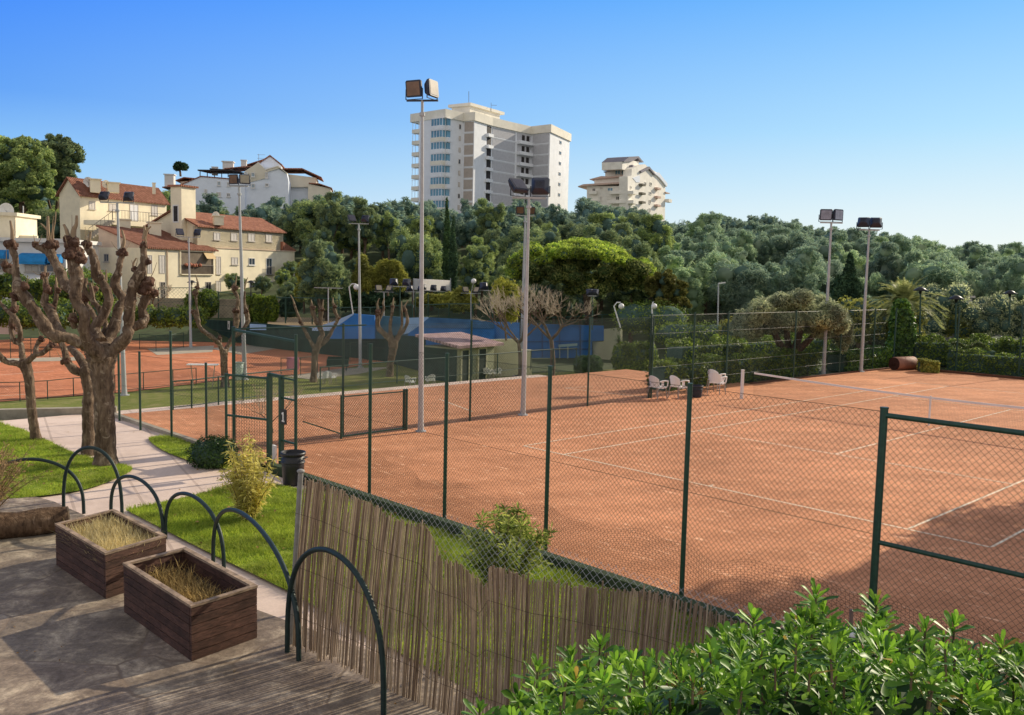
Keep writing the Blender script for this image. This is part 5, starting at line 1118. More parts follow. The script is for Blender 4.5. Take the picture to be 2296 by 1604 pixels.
def pollard(label, base, conv, Y0, limbs, twigs, knobs, group, loc_z=0., seed=1, ns=12):
    """limbs: lists of (x, y, r, dY) in a crop; conv maps the crop to photo pixels; depth is Y0 + dY metres"""
    t = thing('plane_tree', label, 'tree', base, group); sc = Y0/F
    def P3(x, y, dy): px, py = conv(x, y); return at(px, py, Y0+dy)
    kx = (conv(1, 0)[0]-conv(0, 0)[0])
    tr = MB(); kn = tr; tws = []
    for i, L in enumerate(limbs):
        A = np.array([[*P3(x, y, dy), r*kx*sc] for x, y, r, dy in L]); A[:, :3] += rng.normal(size=(len(A), 3))*.012
        if i == 0: A[0, 2] = loc_z-.08
        Q = crom(A, 6); rr = np.maximum(Q[:, 3], .006)*(.78 if i else .92)
        rr = rr*(1+((.06*np.sin(np.arange(len(rr))*.9+i)+.05*rng.normal(size=len(rr))) if i else .012*rng.normal(size=len(rr))))
        if i == 0: rr[:5] *= np.linspace(1.28, 1.02, 5)
        tr.tube(Q[:, :3], rr, ns+2 if i else ns+10, noise=.085)
        if i:                                     # burls along the limb
            for _ in range(len(L)+1):
                k = rnd.randrange(4, len(Q)); d = rng.normal(size=3); d /= np.linalg.norm(d)
                kn.ball(Q[k, :3]+d*rr[k]*.7, rr[k]*(.26+.36*rnd.random()), sub=2, noise=.2, m=0)
    for x, y, r, dy in knobs:
        for _ in range(2):
            c = P3(x, y, dy); d = rng.normal(size=3)*.45+[0, 0, .9]; d /= np.linalg.norm(d); l_ = r*kx*sc*rnd.uniform(1.6, 3.6); tw = MB(); tw.tube(crom([c, c+d*l_*.6, c+d*l_+[0, 0, l_*.25]], 3), np.linspace(.013, .004, 7), 5); tws.append(tw)
        c = P3(x, y, dy); rr = r*kx*sc
        for _ in range(9):
            d = rng.normal(size=3); d /= np.linalg.norm(d); kn.ball(c+d*rr*.75, rr*(.30+.35*rnd.random()), sub=2, noise=.2, m=1)
        kn.ball(c, rr*.85, sub=2, noise=.2, m=1)
    for L in twigs:
        A = np.array([[*P3(x, y, dy), r*kx*sc] for x, y, r, dy in L]); Q = crom(A, 4); tw = MB(); tw.tube(Q[:, :3], np.maximum(Q[:, 3], .004), 6); tws.append(tw)
    obj('trunk', tr, [BARK, BARKD], t)
    for tw in tws: obj('shoot', tw, TWIG, t)
    return t
cv1 = lambda x, y: (.3722*x, 474.5+.3722*y)
pollard('largest pollarded plane tree with thick knobbly limbs on the left lawn', gp(236, 1043), cv1, 19.4, [
    [(638, 1532, 70, 0), (636, 1420, 66, 0), (630, 1250, 62, 0), (625, 1100, 64, 0), (615, 950, 74, 0), (606, 880, 92, 0), (600, 820, 85, 0), (600, 790, 50, 0)],
    [(585, 880, 55, 0), (540, 810, 52, 0), (480, 790, 46, -.1), (400, 765, 42, -.2), (310, 738, 46, -.3), (230, 640, 42, -.3), (160, 540, 42, -.3), (120, 460, 44, -.3), (98, 380, 28, -.3), (88, 290, 22, -.3), (68, 220, 26, -.3), (75, 170, 22, -.3)],
    [(98, 375, 24, -.3), (60, 345, 22, -.2), (35, 325, 22, -.2)],
    [(600, 860, 72, -.2), (550, 800, 52, -.4), (512, 715, 42, -.6), (510, 620, 38, -.7), (465, 545, 40, -.7), (452, 470, 46, -.7), (462, 400, 50, -.7), (445, 330, 46, -.7), (442, 250, 38, -.7), (432, 190, 34, -.7)],
    [(455, 480, 44, -.6), (390, 430, 40, -.4), (355, 360, 36, -.3), (325, 290, 34, -.2), (275, 240, 32, -.1), (215, 205, 20, -.1)],
    [(325, 285, 34, -.2), (305, 235, 32, -.2), (298, 190, 24, -.2)],
    [(600, 780, 52, .3), (565, 710, 38, .5), (620, 625, 36, .6), (650, 535, 36, .6), (622, 455, 36, .6), (582, 390, 40, .6), (570, 310, 32, .5), (548, 250, 32, .5), (515, 215, 24, .5)],
    [(650, 860, 62, 0), (720, 800, 52, 0), (768, 745, 44, -.1), (775, 690, 40, -.1), (778, 600, 40, -.2), (790, 520, 38, -.2), (800, 445, 42, -.2), (845, 375, 40, -.2), (868, 300, 26, -.2), (862, 225, 24, -.2), (868, 175, 18, -.2)],
    [(790, 700, 36, 0), (845, 680, 38, .1), (868, 645, 36, .2), (850, 580, 34, .2), (892, 510, 34, .2), (925, 490, 26, .2)],
    [(640, 790, 52, .6), (685, 690, 44, .8), (715, 600, 36, .9), (738, 530, 30, 1.), (700, 470, 36, 1.), (690, 420, 36, 1.), (712, 365, 26, 1.), (725, 300, 24, 1.), (735, 250, 26, 1.)],
    [(620, 760, 30, .7), (640, 690, 24, .9), (600, 600, 22, 1.), (560, 540, 20, 1.), (520, 470, 18, 1.), (505, 400, 18, 1.)],
    [(560, 560, 18, 1.), (555, 480, 16, 1.), (540, 430, 12, 1.)],
    [(450, 700, 22, -.6), (440, 640, 26, -.7), (438, 615, 22, -.7)],
    [(400, 770, 34, 0), (350, 690, 28, .3), (300, 600, 30, .5), (265, 570, 24, .5)],
], [[(75, 165, 12, -.3), (72, 110, 9, -.3), (62, 55, 6, -.3)], [(292, 185, 12, -.2), (290, 110, 9, -.2), (288, 28, 7, -.2)], [(285, 110, 6, -.2), (245, 72, 4, -.2)], [(318, 190, 8, -.1), (320, 120, 5, -.1), (332, 60, 4, -.1), (336, 0, 3, -.1)], [(412, 155, 13, -.7), (400, 110, 10, -.7), (384, 78, 7, -.7)], [(440, 160, 18, -.7), (445, 110, 14, -.7), (460, 75, 10, -.7), (462, 24, 7, -.7)], [(525, 200, 12, .5), (540, 160, 8, .5), (546, 122, 6, .5)], [(735, 230, 14, 1.), (748, 170, 9, 1.), (734, 112, 6, 1.)], [(868, 170, 14, -.2), (872, 120, 9, -.2), (868, 84, 6, -.2)], [(874, 150, 9, -.2), (890, 110, 6, -.2), (910, 90, 4, -.2)], [(806, 350, 9, -.2), (803, 315, 6, -.2), (822, 280, 4, -.2)]],
 [(70, 200, 34, -.3), (38, 330, 28, -.2), (300, 205, 40, -.2), (215, 205, 20, -.1), (432, 195, 46, -.7), (440, 270, 52, -.7), (480, 285, 34, -.7), (525, 210, 30, .5), (735, 248, 30, 1.), (868, 205, 22, -.2), (885, 300, 22, -.2), (885, 430, 44, -.1), (870, 465, 34, -.1), (925, 492, 30, .2), (810, 350, 20, -.2), (440, 650, 26, -.7), (150, 450, 26, -.4), (95, 520, 26, -.2)], 'pollarded plane trees')
pollard('dark second trunk half hidden behind the largest pollarded tree', gp(200, 1024), cv1, 20.4, [
    [(535, 1478, 45, 0), (532, 1350, 40, 0), (530, 1200, 36, 0), (526, 1080, 35, 0), (520, 1000, 36, 0), (515, 960, 38, 0), (512, 940, 25, 0)],
    [(520, 970, 36, 0), (455, 962, 32, 0), (402, 905, 30, 0), (388, 840, 24, .1), (330, 690, 26, .2), (292, 600, 30, .3), (270, 545, 28, .3), (275, 470, 24, .3), (272, 390, 18, .3)],
    [(515, 950, 34, .1), (480, 880, 30, .4), (420, 820, 26, .8)],
    [(512, 950, 36, .4), (560, 860, 30, .8), (590, 720, 26, 1.1), (560, 620, 22, 1.2), (520, 560, 22, 1.2), (515, 500, 20, 1.2), (500, 420, 18, 1.2)],
    [(330, 700, 22, .3), (320, 600, 20, .4), (340, 510, 16, .4), (340, 440, 12, .4)]],
 [[(272, 385, 9, .3), (272, 330, 5, .3)], [(500, 420, 8, 1.2), (490, 350, 5, 1.2)], [(340, 440, 7, .4), (335, 390, 4, .4)], [(640, 420, 7, .8), (640, 350, 4, .8)]], [(270, 385, 24, .3), (285, 470, 30, .3), (300, 580, 34, .3), (515, 520, 34, 1.2), (560, 470, 26, 1.2), (500, 425, 26, 1.2), (400, 905, 28, 0), (345, 470, 20, .4)], 'pollarded plane trees', ns=10)
pollard('slender leaning pollarded tree at the far left of the lawn', gp(85, 990), cv1, 21.9, [
    [(218, 1388, 33, 0), (205, 1300, 30, 0), (192, 1180, 28, 0), (184, 1080, 29, 0), (168, 985, 32, 0), (148, 915, 38, 0), (140, 890, 25, 0)],
    [(150, 930, 28, 0), (90, 912, 22, -.1), (40, 905, 21, -.1), (-10, 860, 21, -.2), (-70, 790, 20, -.2)],
    [(142, 915, 28, 0), (130, 860, 22, .1), (124, 800, 20, .2), (88, 780, 18, .2), (68, 700, 18, .2), (78, 620, 18, .2), (85, 560, 18, .2), (80, 490, 16, .2)],
    [(120, 800, 20, .2), (118, 720, 18, .1), (95, 650, 18, .1), (40, 590, 14, .1), (0, 545, 10, .1), (-30, 510, 8, .1)],
    [(155, 910, 26, 0), (210, 868, 20, -.1), (255, 850, 20, -.1), (300, 815, 22, -.1), (318, 800, 18, -.1)],
    [(212, 868, 18, -.1), (222, 805, 17, 0), (250, 768, 19, 0)]],
 [[(80, 490, 7, .2), (75, 440, 4, .2)], [(140, 880, 5, 0), (150, 850, 3, 0)]], [(85, 590, 26, .2), (90, 500, 24, .2), (312, 805, 20, -.1), (250, 768, 18, 0), (75, 690, 22, .2), (120, 770, 20, .2)], 'pollarded plane trees', ns=10)
cv2 = lambda x, y: (367.3+.167*x, 596.9+.167*y)
Yt = gp(500, 868, LOW)[1]
pollard('forked pollarded tree left of the gate on the lower lawn', gp(504, 868, LOW), cv2, Yt, [
    [(820, 1622, 62, 0), (818, 1500, 54, 0), (812, 1350, 50, 0), (812, 1250, 50, 0), (805, 1150, 52, 0), (800, 1110, 40, 0)],
    [(800, 1180, 46, 0), (745, 1055, 44, -.2), (680, 985, 40, -.4), (600, 920, 38, -.5), (505, 845, 36, -.6), (462, 760, 32, -.6), (425, 670, 34, -.6), (390, 620, 28, -.6)],
    [(470, 760, 28, -.6), (455, 620, 22, -.6), (440, 500, 18, -.6), (430, 380, 28, -.6), (450, 280, 26, -.6), (455, 200, 14, -.6)],
    [(825, 1180, 44, 0), (850, 1090, 40, .2), (905, 1000, 38, .3), (950, 900, 42, .4), (968, 780, 52, .4), (975, 650, 52, .4), (980, 550, 38, .4), (998, 460, 28, .4), (970, 390, 32, .4), (942, 320, 38, .4), (945, 250, 30, .4)],
    [(930, 960, 40, .6), (1060, 860, 36, 1.), (1125, 740, 38, 1.2), (1110, 620, 40, 1.2), (1085, 480, 22, 1.2), (1085, 330, 20, 1.2)],
    [(740, 1040, 30, -.2), (750, 990, 36, -.2), (755, 960, 30, -.2)]],
 [[(450, 200, 12, -.6), (440, 160, 8, -.6), (420, 118, 5, -.6)], [(960, 250, 13, .4), (972, 180, 8, .4), (975, 120, 5, .4)], [(1085, 310, 12, 1.2), (1100, 220, 9, 1.2), (1126, 155, 5, 1.2)]], [(430, 360, 36, -.6), (390, 620, 34, -.6), (950, 290, 42, .4), (975, 600, 48, .4), (755, 960, 34, -.2), (1110, 620, 40, 1.2), (450, 290, 28, -.6)], 'pollarded plane trees', LOW, ns=10)
cv3 = lambda x, y: (459.2+.334*x, 612.2+.334*y)
Yt = gp(703, 857, LOW)[1]
pollard('middle pollarded tree on the lower lawn with four upright stubs', gp(703, 857, LOW), cv3, Yt, [
    [(730, 735, 24, 0), (732, 650, 21, 0), (735, 580, 22, 0), (745, 510, 28, 0), (750, 480, 22, 0)],
    [(742, 520, 22, 0), (700, 440, 16, -.2), (665, 375, 14, -.3), (645, 330, 13, -.3), (620, 270, 11, -.3), (602, 205, 8, -.3)],
    [(752, 510, 24, 0), (775, 450, 22, 0), (790, 410, 20, 0), (760, 350, 18, -.2), (738, 310, 17, -.2), (722, 245, 18, -.2), (718, 205, 10, -.2)],
    [(788, 415, 18, .2), (778, 340, 15, .3), (782, 270, 18, .3), (790, 225, 10, .3)],
    [(760, 500, 22, .2), (820, 440, 20, .4), (855, 385, 15, .5), (892, 310, 15, .5), (872, 260, 15, .5), (862, 205, 10, .5)]],
 [[(602, 210, 6, -.3), (590, 175, 4, -.3), (575, 148, 3, -.3)], [(718, 210, 6, -.2), (714, 180, 3, -.2)], [(790, 225, 6, .3), (797, 180, 3, .3)], [(860, 205, 7, .5), (860, 165, 3, .5)]], [(722, 235, 18, -.2), (785, 250, 18, .3), (870, 230, 14, .5), (900, 305, 12, .5), (640, 335, 12, -.3)], 'pollarded plane trees', LOW, ns=9)
Yt = gp(878, 845, LOW)[1]
pollard('right pollarded tree on the lower lawn beside the hut', gp(878, 845, LOW), cv3, Yt, [
    [(1240, 695, 24, 0), (1246, 620, 24, 0), (1258, 550, 27, 0), (1266, 490, 32, 0), (1270, 450, 24, 0)],
    [(1262, 500, 26, 0), (1235, 440, 24, -.1), (1190, 395, 24, -.2), (1160, 355, 22, -.2), (1162, 290, 18, -.2), (1165, 240, 14, -.2)],
    [(1168, 320, 14, -.1), (1200, 250, 10, 0), (1195, 200, 8, 0)],
    [(1268, 480, 22, .1), (1245, 400, 16, .1), (1248, 330, 14, .1), (1256, 270, 12, .1), (1262, 215, 13, .1)],
    [(1275, 480, 26, .1), (1300, 425, 20, .3), (1335, 385, 15, .4), (1362, 325, 15, .4), (1348, 260, 12, .4), (1340, 225, 10, .4)],
    [(1290, 440, 14, .3), (1322, 350, 11, .5), (1322, 260, 9, .5)]],
 [[(1165, 240, 8, -.2), (1158, 205, 5, -.2), (1172, 170, 3, -.2)], [(1195, 205, 7, 0), (1205, 170, 3, 0)], [(1262, 215, 8, .1), (1268, 165, 3, .1)], [(1340, 225, 7, .4), (1365, 185, 3, .4)], [(1322, 260, 6, .5), (1320, 190, 3, .5)]], [(1165, 260, 18, -.2), (1158, 290, 16, -.2), (1260, 230, 12, .1), (1345, 250, 13, .4)], 'pollarded plane trees', LOW, ns=9)

# ---------------------------------------------------------------- foliage trees
PINE = foliage('pine_needles', (.135, .23, .15), (.49, .585, .28), .5, .7, .28, .1, .3, .5)
PINEB = foliage('haze_tinted_pine_needles', (.175, .305, .265), (.50, .63, .43), .52, .75, .22, .1, .25, .4)  # distance haze put into the needle colour as a bluish lift
PINED = foliage('dark_evergreen', (.03, .075, .05), (.11, .19, .10), .25, .7, .25, .1, .4, .6)
UMB = foliage('umbrella_pine_needles', (.17, .33, .05), (.74, .88, .18), .5, .6, .1, .15, .6, .5)
OLIVE = foliage('olive_leaves', (.24, .30, .17), (.68, .74, .48), .5, .5, .1, .3, .5, .7)
YELG = foliage('yellow_green_leaves', (.20, .24, .05), (.55, .55, .15), .4, .6, .2, .2, .5, .6)
HEDGE = foliage('hedge_leaves', (.065, .14, .03), (.34, .45, .08), .4, .5, .15, .25, .5, .8)
IVY = foliage('ivy_leaves', (.03, .10, .03), (.20, .36, .05), .35, .4, .1, .35, .4, 1.2)
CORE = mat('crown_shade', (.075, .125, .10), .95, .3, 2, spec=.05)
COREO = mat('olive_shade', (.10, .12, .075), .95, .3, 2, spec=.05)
PTRUNK = bark_mat('pine_bark', (.07, .05, .04), (.17, .125, .095), (.30, .24, .19))
def crown(lobes, n, size, asp=.42, up=.25, inner=.72, jit=.75, lo=.78, core=None):
    """leaf cards scattered through the outer shell of every lobe; dark cores keep the crown from being see-through"""
    mb = MB(); L_ = np.array(lobes, float); w = np.array([l[3]*l[4]+l[4]*l[5]+l[3]*l[5] for l in L_]); w /= w.sum(); cs = []; ns = []
    for i, (l, k) in enumerate(zip(L_, w)):
        m = max(8, int(n*k*1.3)); d = rng.normal(size=(m, 3)); d /= np.linalg.norm(d, axis=1)[:, None]
        rr = lo+(1.12-lo)*rng.random(m)**.8; bmp = 1+.16*np.sin(d[:, 0]*5+l[0])*np.sin(d[:, 1]*5+l[1]+1)*np.sin(d[:, 2]*5+l[2])
        p = l[:3]+d*(rr*bmp)[:, None]*l[3:]; near = np.where((np.abs(L_[:, :3]-l[:3]) < L_[:, 3:]+l[3:]).all(1))[0]; keep = np.ones(m, bool)
        for j in near:
            if j != i: keep &= (((p-L_[j, :3])/L_[j, 3:])**2).sum(1) > .55
        cs.append(p[keep]); ns.append(d[keep]/l[3:])
    c = np.vstack(cs); nn = np.vstack(ns); od = rng.permutation(len(c)); c, nn = c[od], nn[od]; nn /= np.linalg.norm(nn, axis=1)[:, None]; nn = nn+rng.normal(size=nn.shape)*jit+[0, 0, up]
    mb.leaves(c, nn, size*(.55+.9*rng.random(len(c))), asp, 0, .12)
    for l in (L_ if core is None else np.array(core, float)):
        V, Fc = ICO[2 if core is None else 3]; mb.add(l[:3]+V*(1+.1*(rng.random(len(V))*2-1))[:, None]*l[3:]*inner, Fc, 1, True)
    return mb
def pine_proto(seed, kind):
    g = random.Random(seed); h = {'round': 9., 'tall': 11.5, 'flat': 8.5, 'bush': 7.}[kind]; rx = {'round': 3.0, 'tall': 2.5, 'flat': 3.4, 'bush': 2.9}[kind]
    zc = {'round': 5.2, 'tall': 6.4, 'flat': 5.4, 'bush': 3.6}[kind]; rz = {'round': 3.8, 'tall': 5.2, 'flat': 3.1, 'bush': 3.5}[kind]
    L = []; big = []
    for k in range(g.randint(13, 16)):             # limbs' masses, then tufts over them
        a = g.random()*2*PI; b = math.acos(g.uniform(-.7, 1)); q = .70*g.random()**.4; big.append((math.sin(b)*math.cos(a)*q*rx, math.sin(b)*math.sin(a)*q*rx, zc+math.cos(b)*q*rz, rx*g.uniform(.30, .44), rx*g.uniform(.30, .44), min(rz, rx)*g.uniform(.36, .55)))
    big.append((0, 0, zc, rx*.55, rx*.55, rz*.6))
    for l in big:
        for k in range(6):
            d = np.array([g.gauss(0, 1), g.gauss(0, 1), g.gauss(.2, .85)]); d /= np.linalg.norm(d); s = rx*g.uniform(.12, .20); p = np.array(l[:3])+d*np.array(l[3:])*g.uniform(.75, 1.0); L.append((*p, s*1.1, s*1.1, s*g.uniform(.9, 1.3)))
    tk = MB(); pts = [(0, 0, -1.5), (g.uniform(-.1, .1), g.uniform(-.1, .1), zc*.4), (g.uniform(-.3, .3), g.uniform(-.3, .3), zc*.8), (g.uniform(-.4, .4), g.uniform(-.4, .4), zc+rz*.4)]
    tk.tube(crom(pts, 3), np.linspace(.24, .07, 10), 7)
    for l in big[:5]: tk.tube([(0, 0, zc*.55), (l[0]*.6, l[1]*.6, l[2]-l[5]*.5), (l[0], l[1], l[2])], [.09, .06, .03], 5)
    return crown(L, 16000, .17, .24, .5, .62, 1.1, .25, core=big), tk
PROT = []; FARV = []
for s_, k_ in ((11, 'round'), (12, 'tall'), (13, 'flat'), (14, 'bush'), (15, 'round'), (16, 'tall'), (17, 'flat')):
    cm, tm = pine_proto(s_, k_); PROT.append((k_, cm.mesh('pine_crown'), tm.mesh('pine_trunk')))
    q4 = cm.v[0][:9200].reshape(-1, 4, 3); fatq = (q4.mean(1, keepdims=True)+(q4-q4.mean(1, keepdims=True))*2.1).reshape(-1, 3)
    V_ = np.vstack(cm.v); Fl_ = [(f_[:2300] if k3 == 0 else f_, m3, s3) for k3, (f_, m3, s3) in enumerate(cm.f)]; cut_ = len(cm.v[0]); Vc = np.vstack([fatq, V_[cut_:]]); Fl_ = [(f_ if k3 == 0 else f_-cut_+9200, m3, s3) for k3, (f_, m3, s3) in enumerate(Fl_)]
    FARV.append(((Vc, Fl_), (np.vstack(tm.v), tm.f)))
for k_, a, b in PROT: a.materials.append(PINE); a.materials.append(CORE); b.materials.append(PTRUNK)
PROTH = []
for k_, a, b in PROT:
    a2 = a.copy(); a2.materials.clear(); a2.materials.append(PINEB); a2.materials.append(mat('haze_tinted_crown_shade', (.105, .18, .165), .95, .3, 2, spec=.05)); PROTH.append((k_, a2, b))  # core colour also lightened and blued to stand for haze
def place_pine(i, x, y, z, s, rz, label, group, hazy=False, sxy=1., name='pine_tree'):
    k_, cme, tme = (PROTH if hazy else PROT)[i]; t = thing(name, label, 'tree', (x, y, z), group, rz); t.scale = (s*sxy, s*sxy, s)
    for nm, me in (('trunk', tme), ('crown', cme)): link(bpy.data.objects.new(nm, me), t)
    return t
HT = {'round': 9.2, 'tall': 11.7, 'flat': 8.6, 'bush': 7.1}
def blocked(px, Y, ytop):
    """keep trees out of buildings and courts"""
    x = (px-1148)/F*Y; al = (x+30)*.766+(Y-106)*.643; pe = abs(-(x+30)*.643+(Y-106)*.766)
    if 0 < al < 36 and pe < 13: return ytop < 590
    if px < 150 and Y < 118: return True
    if 120 <= px < 705 and Y < 134: return True
    if 100 < px < 760 and 160 < Y < 200 and px > 380: return 168 < Y < 198
    if 740 < px < 1130 and Y < 99: return True
    if 1130 <= px < 1480 and Y < 88: return True
    if px >= 1480 and Y < 82: return True
    if 890 < px < 1300 and 228 < Y < 275: return True
    if 1290 < px < 1520 and 244 < Y: return True
    return False
placed = []; cand = []; g = random.Random(99)
for _ in range(24000):
    Y = 84*(285/84)**g.random(); px = g.uniform(-130, 2440); cand.append((px, Y))
far_c = MB(); far_t = MB(); cnt = nf = 0
for px, Y in cand:
    if Y > ridgeY(px)+16: continue
    x = (px-1148)/F*Y; z = float(terr(x, Y)); far = Y > 138
    sp = 3.7 if Y < 110 else 4.1 if not far else 4.9
    if any((x-a)**2+(Y-b)**2 < sp*sp for a, b in placed): continue
    i = g.choice((0, 3, 4, 5, 1)) if Y < 112 else g.choice((0, 3, 3, 4, 1, 5, 3, 2)) if far else g.randrange(7); s = g.uniform(.72, 1.12); k_ = PROT[i][0]; h = HT[k_]*s
    hor = 586+.0231*px; yt = hor-(z+h-CZ)/Y*F
    if blocked(px, Y, yt):
        if not blocked(px, Y, 600) and Y < 150: i = 3; s = .42; h = HT['bush']*s; yt = 600     # low scrub in the open strip by the house
        else: continue
    lim = skyl(px)-6+g.uniform(0, 10)
    if yt < lim:
        s2 = s*((hor-lim)/F*Y+CZ-z)/h
        if s2 < .45: continue
        s = s2
    if not far and cnt >= 290: continue
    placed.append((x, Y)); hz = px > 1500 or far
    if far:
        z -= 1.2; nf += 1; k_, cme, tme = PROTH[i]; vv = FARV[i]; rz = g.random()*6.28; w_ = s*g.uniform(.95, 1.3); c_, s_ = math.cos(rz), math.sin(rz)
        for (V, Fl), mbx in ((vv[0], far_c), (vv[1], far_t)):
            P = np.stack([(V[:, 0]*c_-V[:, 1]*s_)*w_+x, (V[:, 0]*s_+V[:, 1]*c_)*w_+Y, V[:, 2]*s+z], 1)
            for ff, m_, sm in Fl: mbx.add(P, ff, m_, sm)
        continue
    cnt += 1
    if px < 705: lb, gr = 'dark pine in the wood between the cream house and the white building', 'pines behind the cream house'
    elif px < 1480: lb, gr = ('green pine in the front row of the wood below the tall tower', 'front row pines below the tower') if Y < 125 else ('pine higher up the wooded slope below the tall tower', 'upper pines below the tower')
    else: lb, gr = ('grey green tree in the front row of the right hand wood', 'front row trees of the right wood') if Y < 125 else ('hazy pine on the long wooded slope at the right', 'pines on the right slope')
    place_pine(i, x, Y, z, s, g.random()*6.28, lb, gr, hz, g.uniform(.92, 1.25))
print('pines', cnt, nf)
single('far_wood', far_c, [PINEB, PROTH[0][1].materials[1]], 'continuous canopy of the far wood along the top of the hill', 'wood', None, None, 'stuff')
single('far_wood_trunks', far_t, PTRUNK, 'trunks in the shade of the far wood along the top of the hill', 'wood', None, None, 'stuff')
# big pines at the far left
def big_tree(name, label, Y, pxs, base, n, size, m, lobes_px, trunk=None, core=CORE, asp=.42, group=None, tm=PTRUNK, tuft=0, **k):
    """lobes given as (px, py, rx_px, ry_px, dY, depth_factor)"""
    b = at(base[0], base[1], Y); t = thing(name, label, 'tree', b, group); L = []
    for px, py, rx, ry, dy, df in lobes_px: c = at(px, py, Y+dy); s = Y/F; L.append((*c, rx*s, rx*s*df, ry*s))
    big = L
    if tuft:
        L = []; gg = random.Random(int(Y*7)+len(big))
        for l in big:
            for q in range(tuft*2):
                d = np.array([gg.gauss(0, 1), gg.gauss(0, 1), gg.gauss(.3, .8)]); d /= np.linalg.norm(d); s = min(l[3], l[5])*gg.uniform(.18, .34); p = np.array(l[:3])+d*np.array(l[3:])*gg.uniform(.7, 1.05); L.append((*p, s*1.15, s*1.15, s*gg.uniform(.8, 1.1)))
        k['inner'] = k.get('inner', .8); k['lo'] = .3; k['jit'] = 1.
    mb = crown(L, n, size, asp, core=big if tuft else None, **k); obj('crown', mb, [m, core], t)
    if trunk:
        tk = MB()
        for limb in trunk:
            A = np.array([[*at(x, y, Y+dy), r*Y/F] for x, y, r, dy in limb]); Q = crom(A, 4); tk.tube(Q[:, :3], Q[:, 3], 9, noise=.05)
        obj('trunk', tk, tm, t)
    return t
big_tree('pine_tree', 'tall bushy pine standing at the far left above the white house', 122, None, (50, 560), 44000, .19, PINE,
    [(25, 345, 40, 32, 0, 1), (60, 335, 36, 28, 1, 1), (5, 390, 45, 36, 0, 1), (55, 390, 48, 40, -1, 1), (90, 370, 36, 34, 0, 1), (30, 440, 50, 34, 0, 1), (80, 430, 42, 36, -1, 1), (-30, 420, 40, 45, 1, 1)], [[(52, 560, 8, 0), (50, 500, 7, 0), (48, 430, 5, 0)], [(50, 480, 4, 0), (80, 440, 3, 0)]], tuft=13, inner=.5)
big_tree('pine_tree', 'tall pine with a forked pale trunk beside the cream house', 126, None, (120, 560), 36000, .19, PINE,
    [(125, 330, 32, 24, 0, 1), (150, 345, 28, 28, 0, 1), (120, 370, 36, 34, 0, 1), (158, 385, 22, 26, 0, 1), (130, 415, 40, 26, 0, 1), (105, 400, 28, 30, 1, 1)], [[(116, 565, 5, 0), (122, 510, 4, 0), (129, 450, 3.5, 0), (128, 400, 3, 0)], [(120, 490, 3, 0), (108, 450, 2.5, 0)]], tuft=13, inner=.46)
# umbrella pine
g = random.Random(5); lob = []
for k in range(280):
    a = g.uniform(-1, 1); dep = g.uniform(-1, 1)
    if a*a+dep*dep > 1: continue
    top = 534+68*a*a+22*dep*dep; lob.append((1302+146*a, top+11+g.uniform(-3, 4), 14+g.uniform(-3, 3), 9+g.uniform(-1, 2), dep*5.4, 1))
for px, py in ((1160, 592), (1168, 578), (1150, 604), (1182, 566), (1196, 556), (1155, 586), (1175, 590), (1440, 592), (1452, 606)): lob.append((px, py, 17, 13, -1.5, 1)); lob.append((px+4, py+6, 17, 13, -3, 1))
low = []
for px, py in ((1165, 612), (1182, 618), (1200, 625), (1158, 606)): low.append((px, py, 18, 13, -2, 1))
for k in range(50): a = g.uniform(-1, 1); low.append((1302+140*a, 600+g.uniform(-12, 26)+8*a*a, 19, 13, g.uniform(-4.8, 4), 1))
for k in range(24): a = g.random(); low.append((1275+180*a+g.uniform(-8, 8), 630+g.uniform(-8, 20)*(1-.3*a), 17, 12, g.uniform(-3, 1), 1))
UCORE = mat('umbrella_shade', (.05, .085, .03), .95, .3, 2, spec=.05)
ut_ = big_tree('umbrella_pine', 'broad domed umbrella pine with bright top in front of the wood', 78, None, (1320, 735), 42000, .13, UMB, lob, [[(1320, 740, 9, 0), (1318, 690, 8, 0), (1310, 640, 7, 0), (1302, 600, 5, 0)], [(1316, 670, 5, 0), (1350, 640, 4, 1), (1390, 620, 3, 1)], [(1312, 660, 5, 0), (1270, 630, 4, -1), (1220, 610, 3, -1)]], up=.5)
L_low = [(*at(x, y, 78+d_), rx*78/F, rx*78/F, ry*78/F) for x, y, rx, ry, d_, q in low]
obj('lower_crown', crown(L_low, 20000, .13, .42, .1, .8, .9, .6), [foliage('umbrella_pine_shaded_underside', (.08, .13, .045), (.42, .46, .16), .4, .6, .1, .15, .5, .5), UCORE], ut_)  # shade under the dome put into darker needles
big_tree('pine_tree', 'drooping yellow green pine at the right foot of the umbrella pine', 72, None, (1497, 770), 9000, .17, foliage('sunny_pine', (.06, .08, .02), (.26, .25, .08), .35, .6, .1, .15, .5, .6), [(1490, 630, 24, 20, 0, 1), (1515, 655, 28, 22, 0, 1), (1480, 660, 26, 24, 0, 1), (1525, 685, 24, 18, 0, 1), (1495, 695, 26, 20, 0, 1), (1470, 640, 20, 20, 1, 1), (1510, 712, 20, 14, 0, 1)], [[(1499, 770, 4, 0), (1500, 720, 3.5, 0), (1497, 650, 2.5, 0)]], tuft=9, inner=.5)
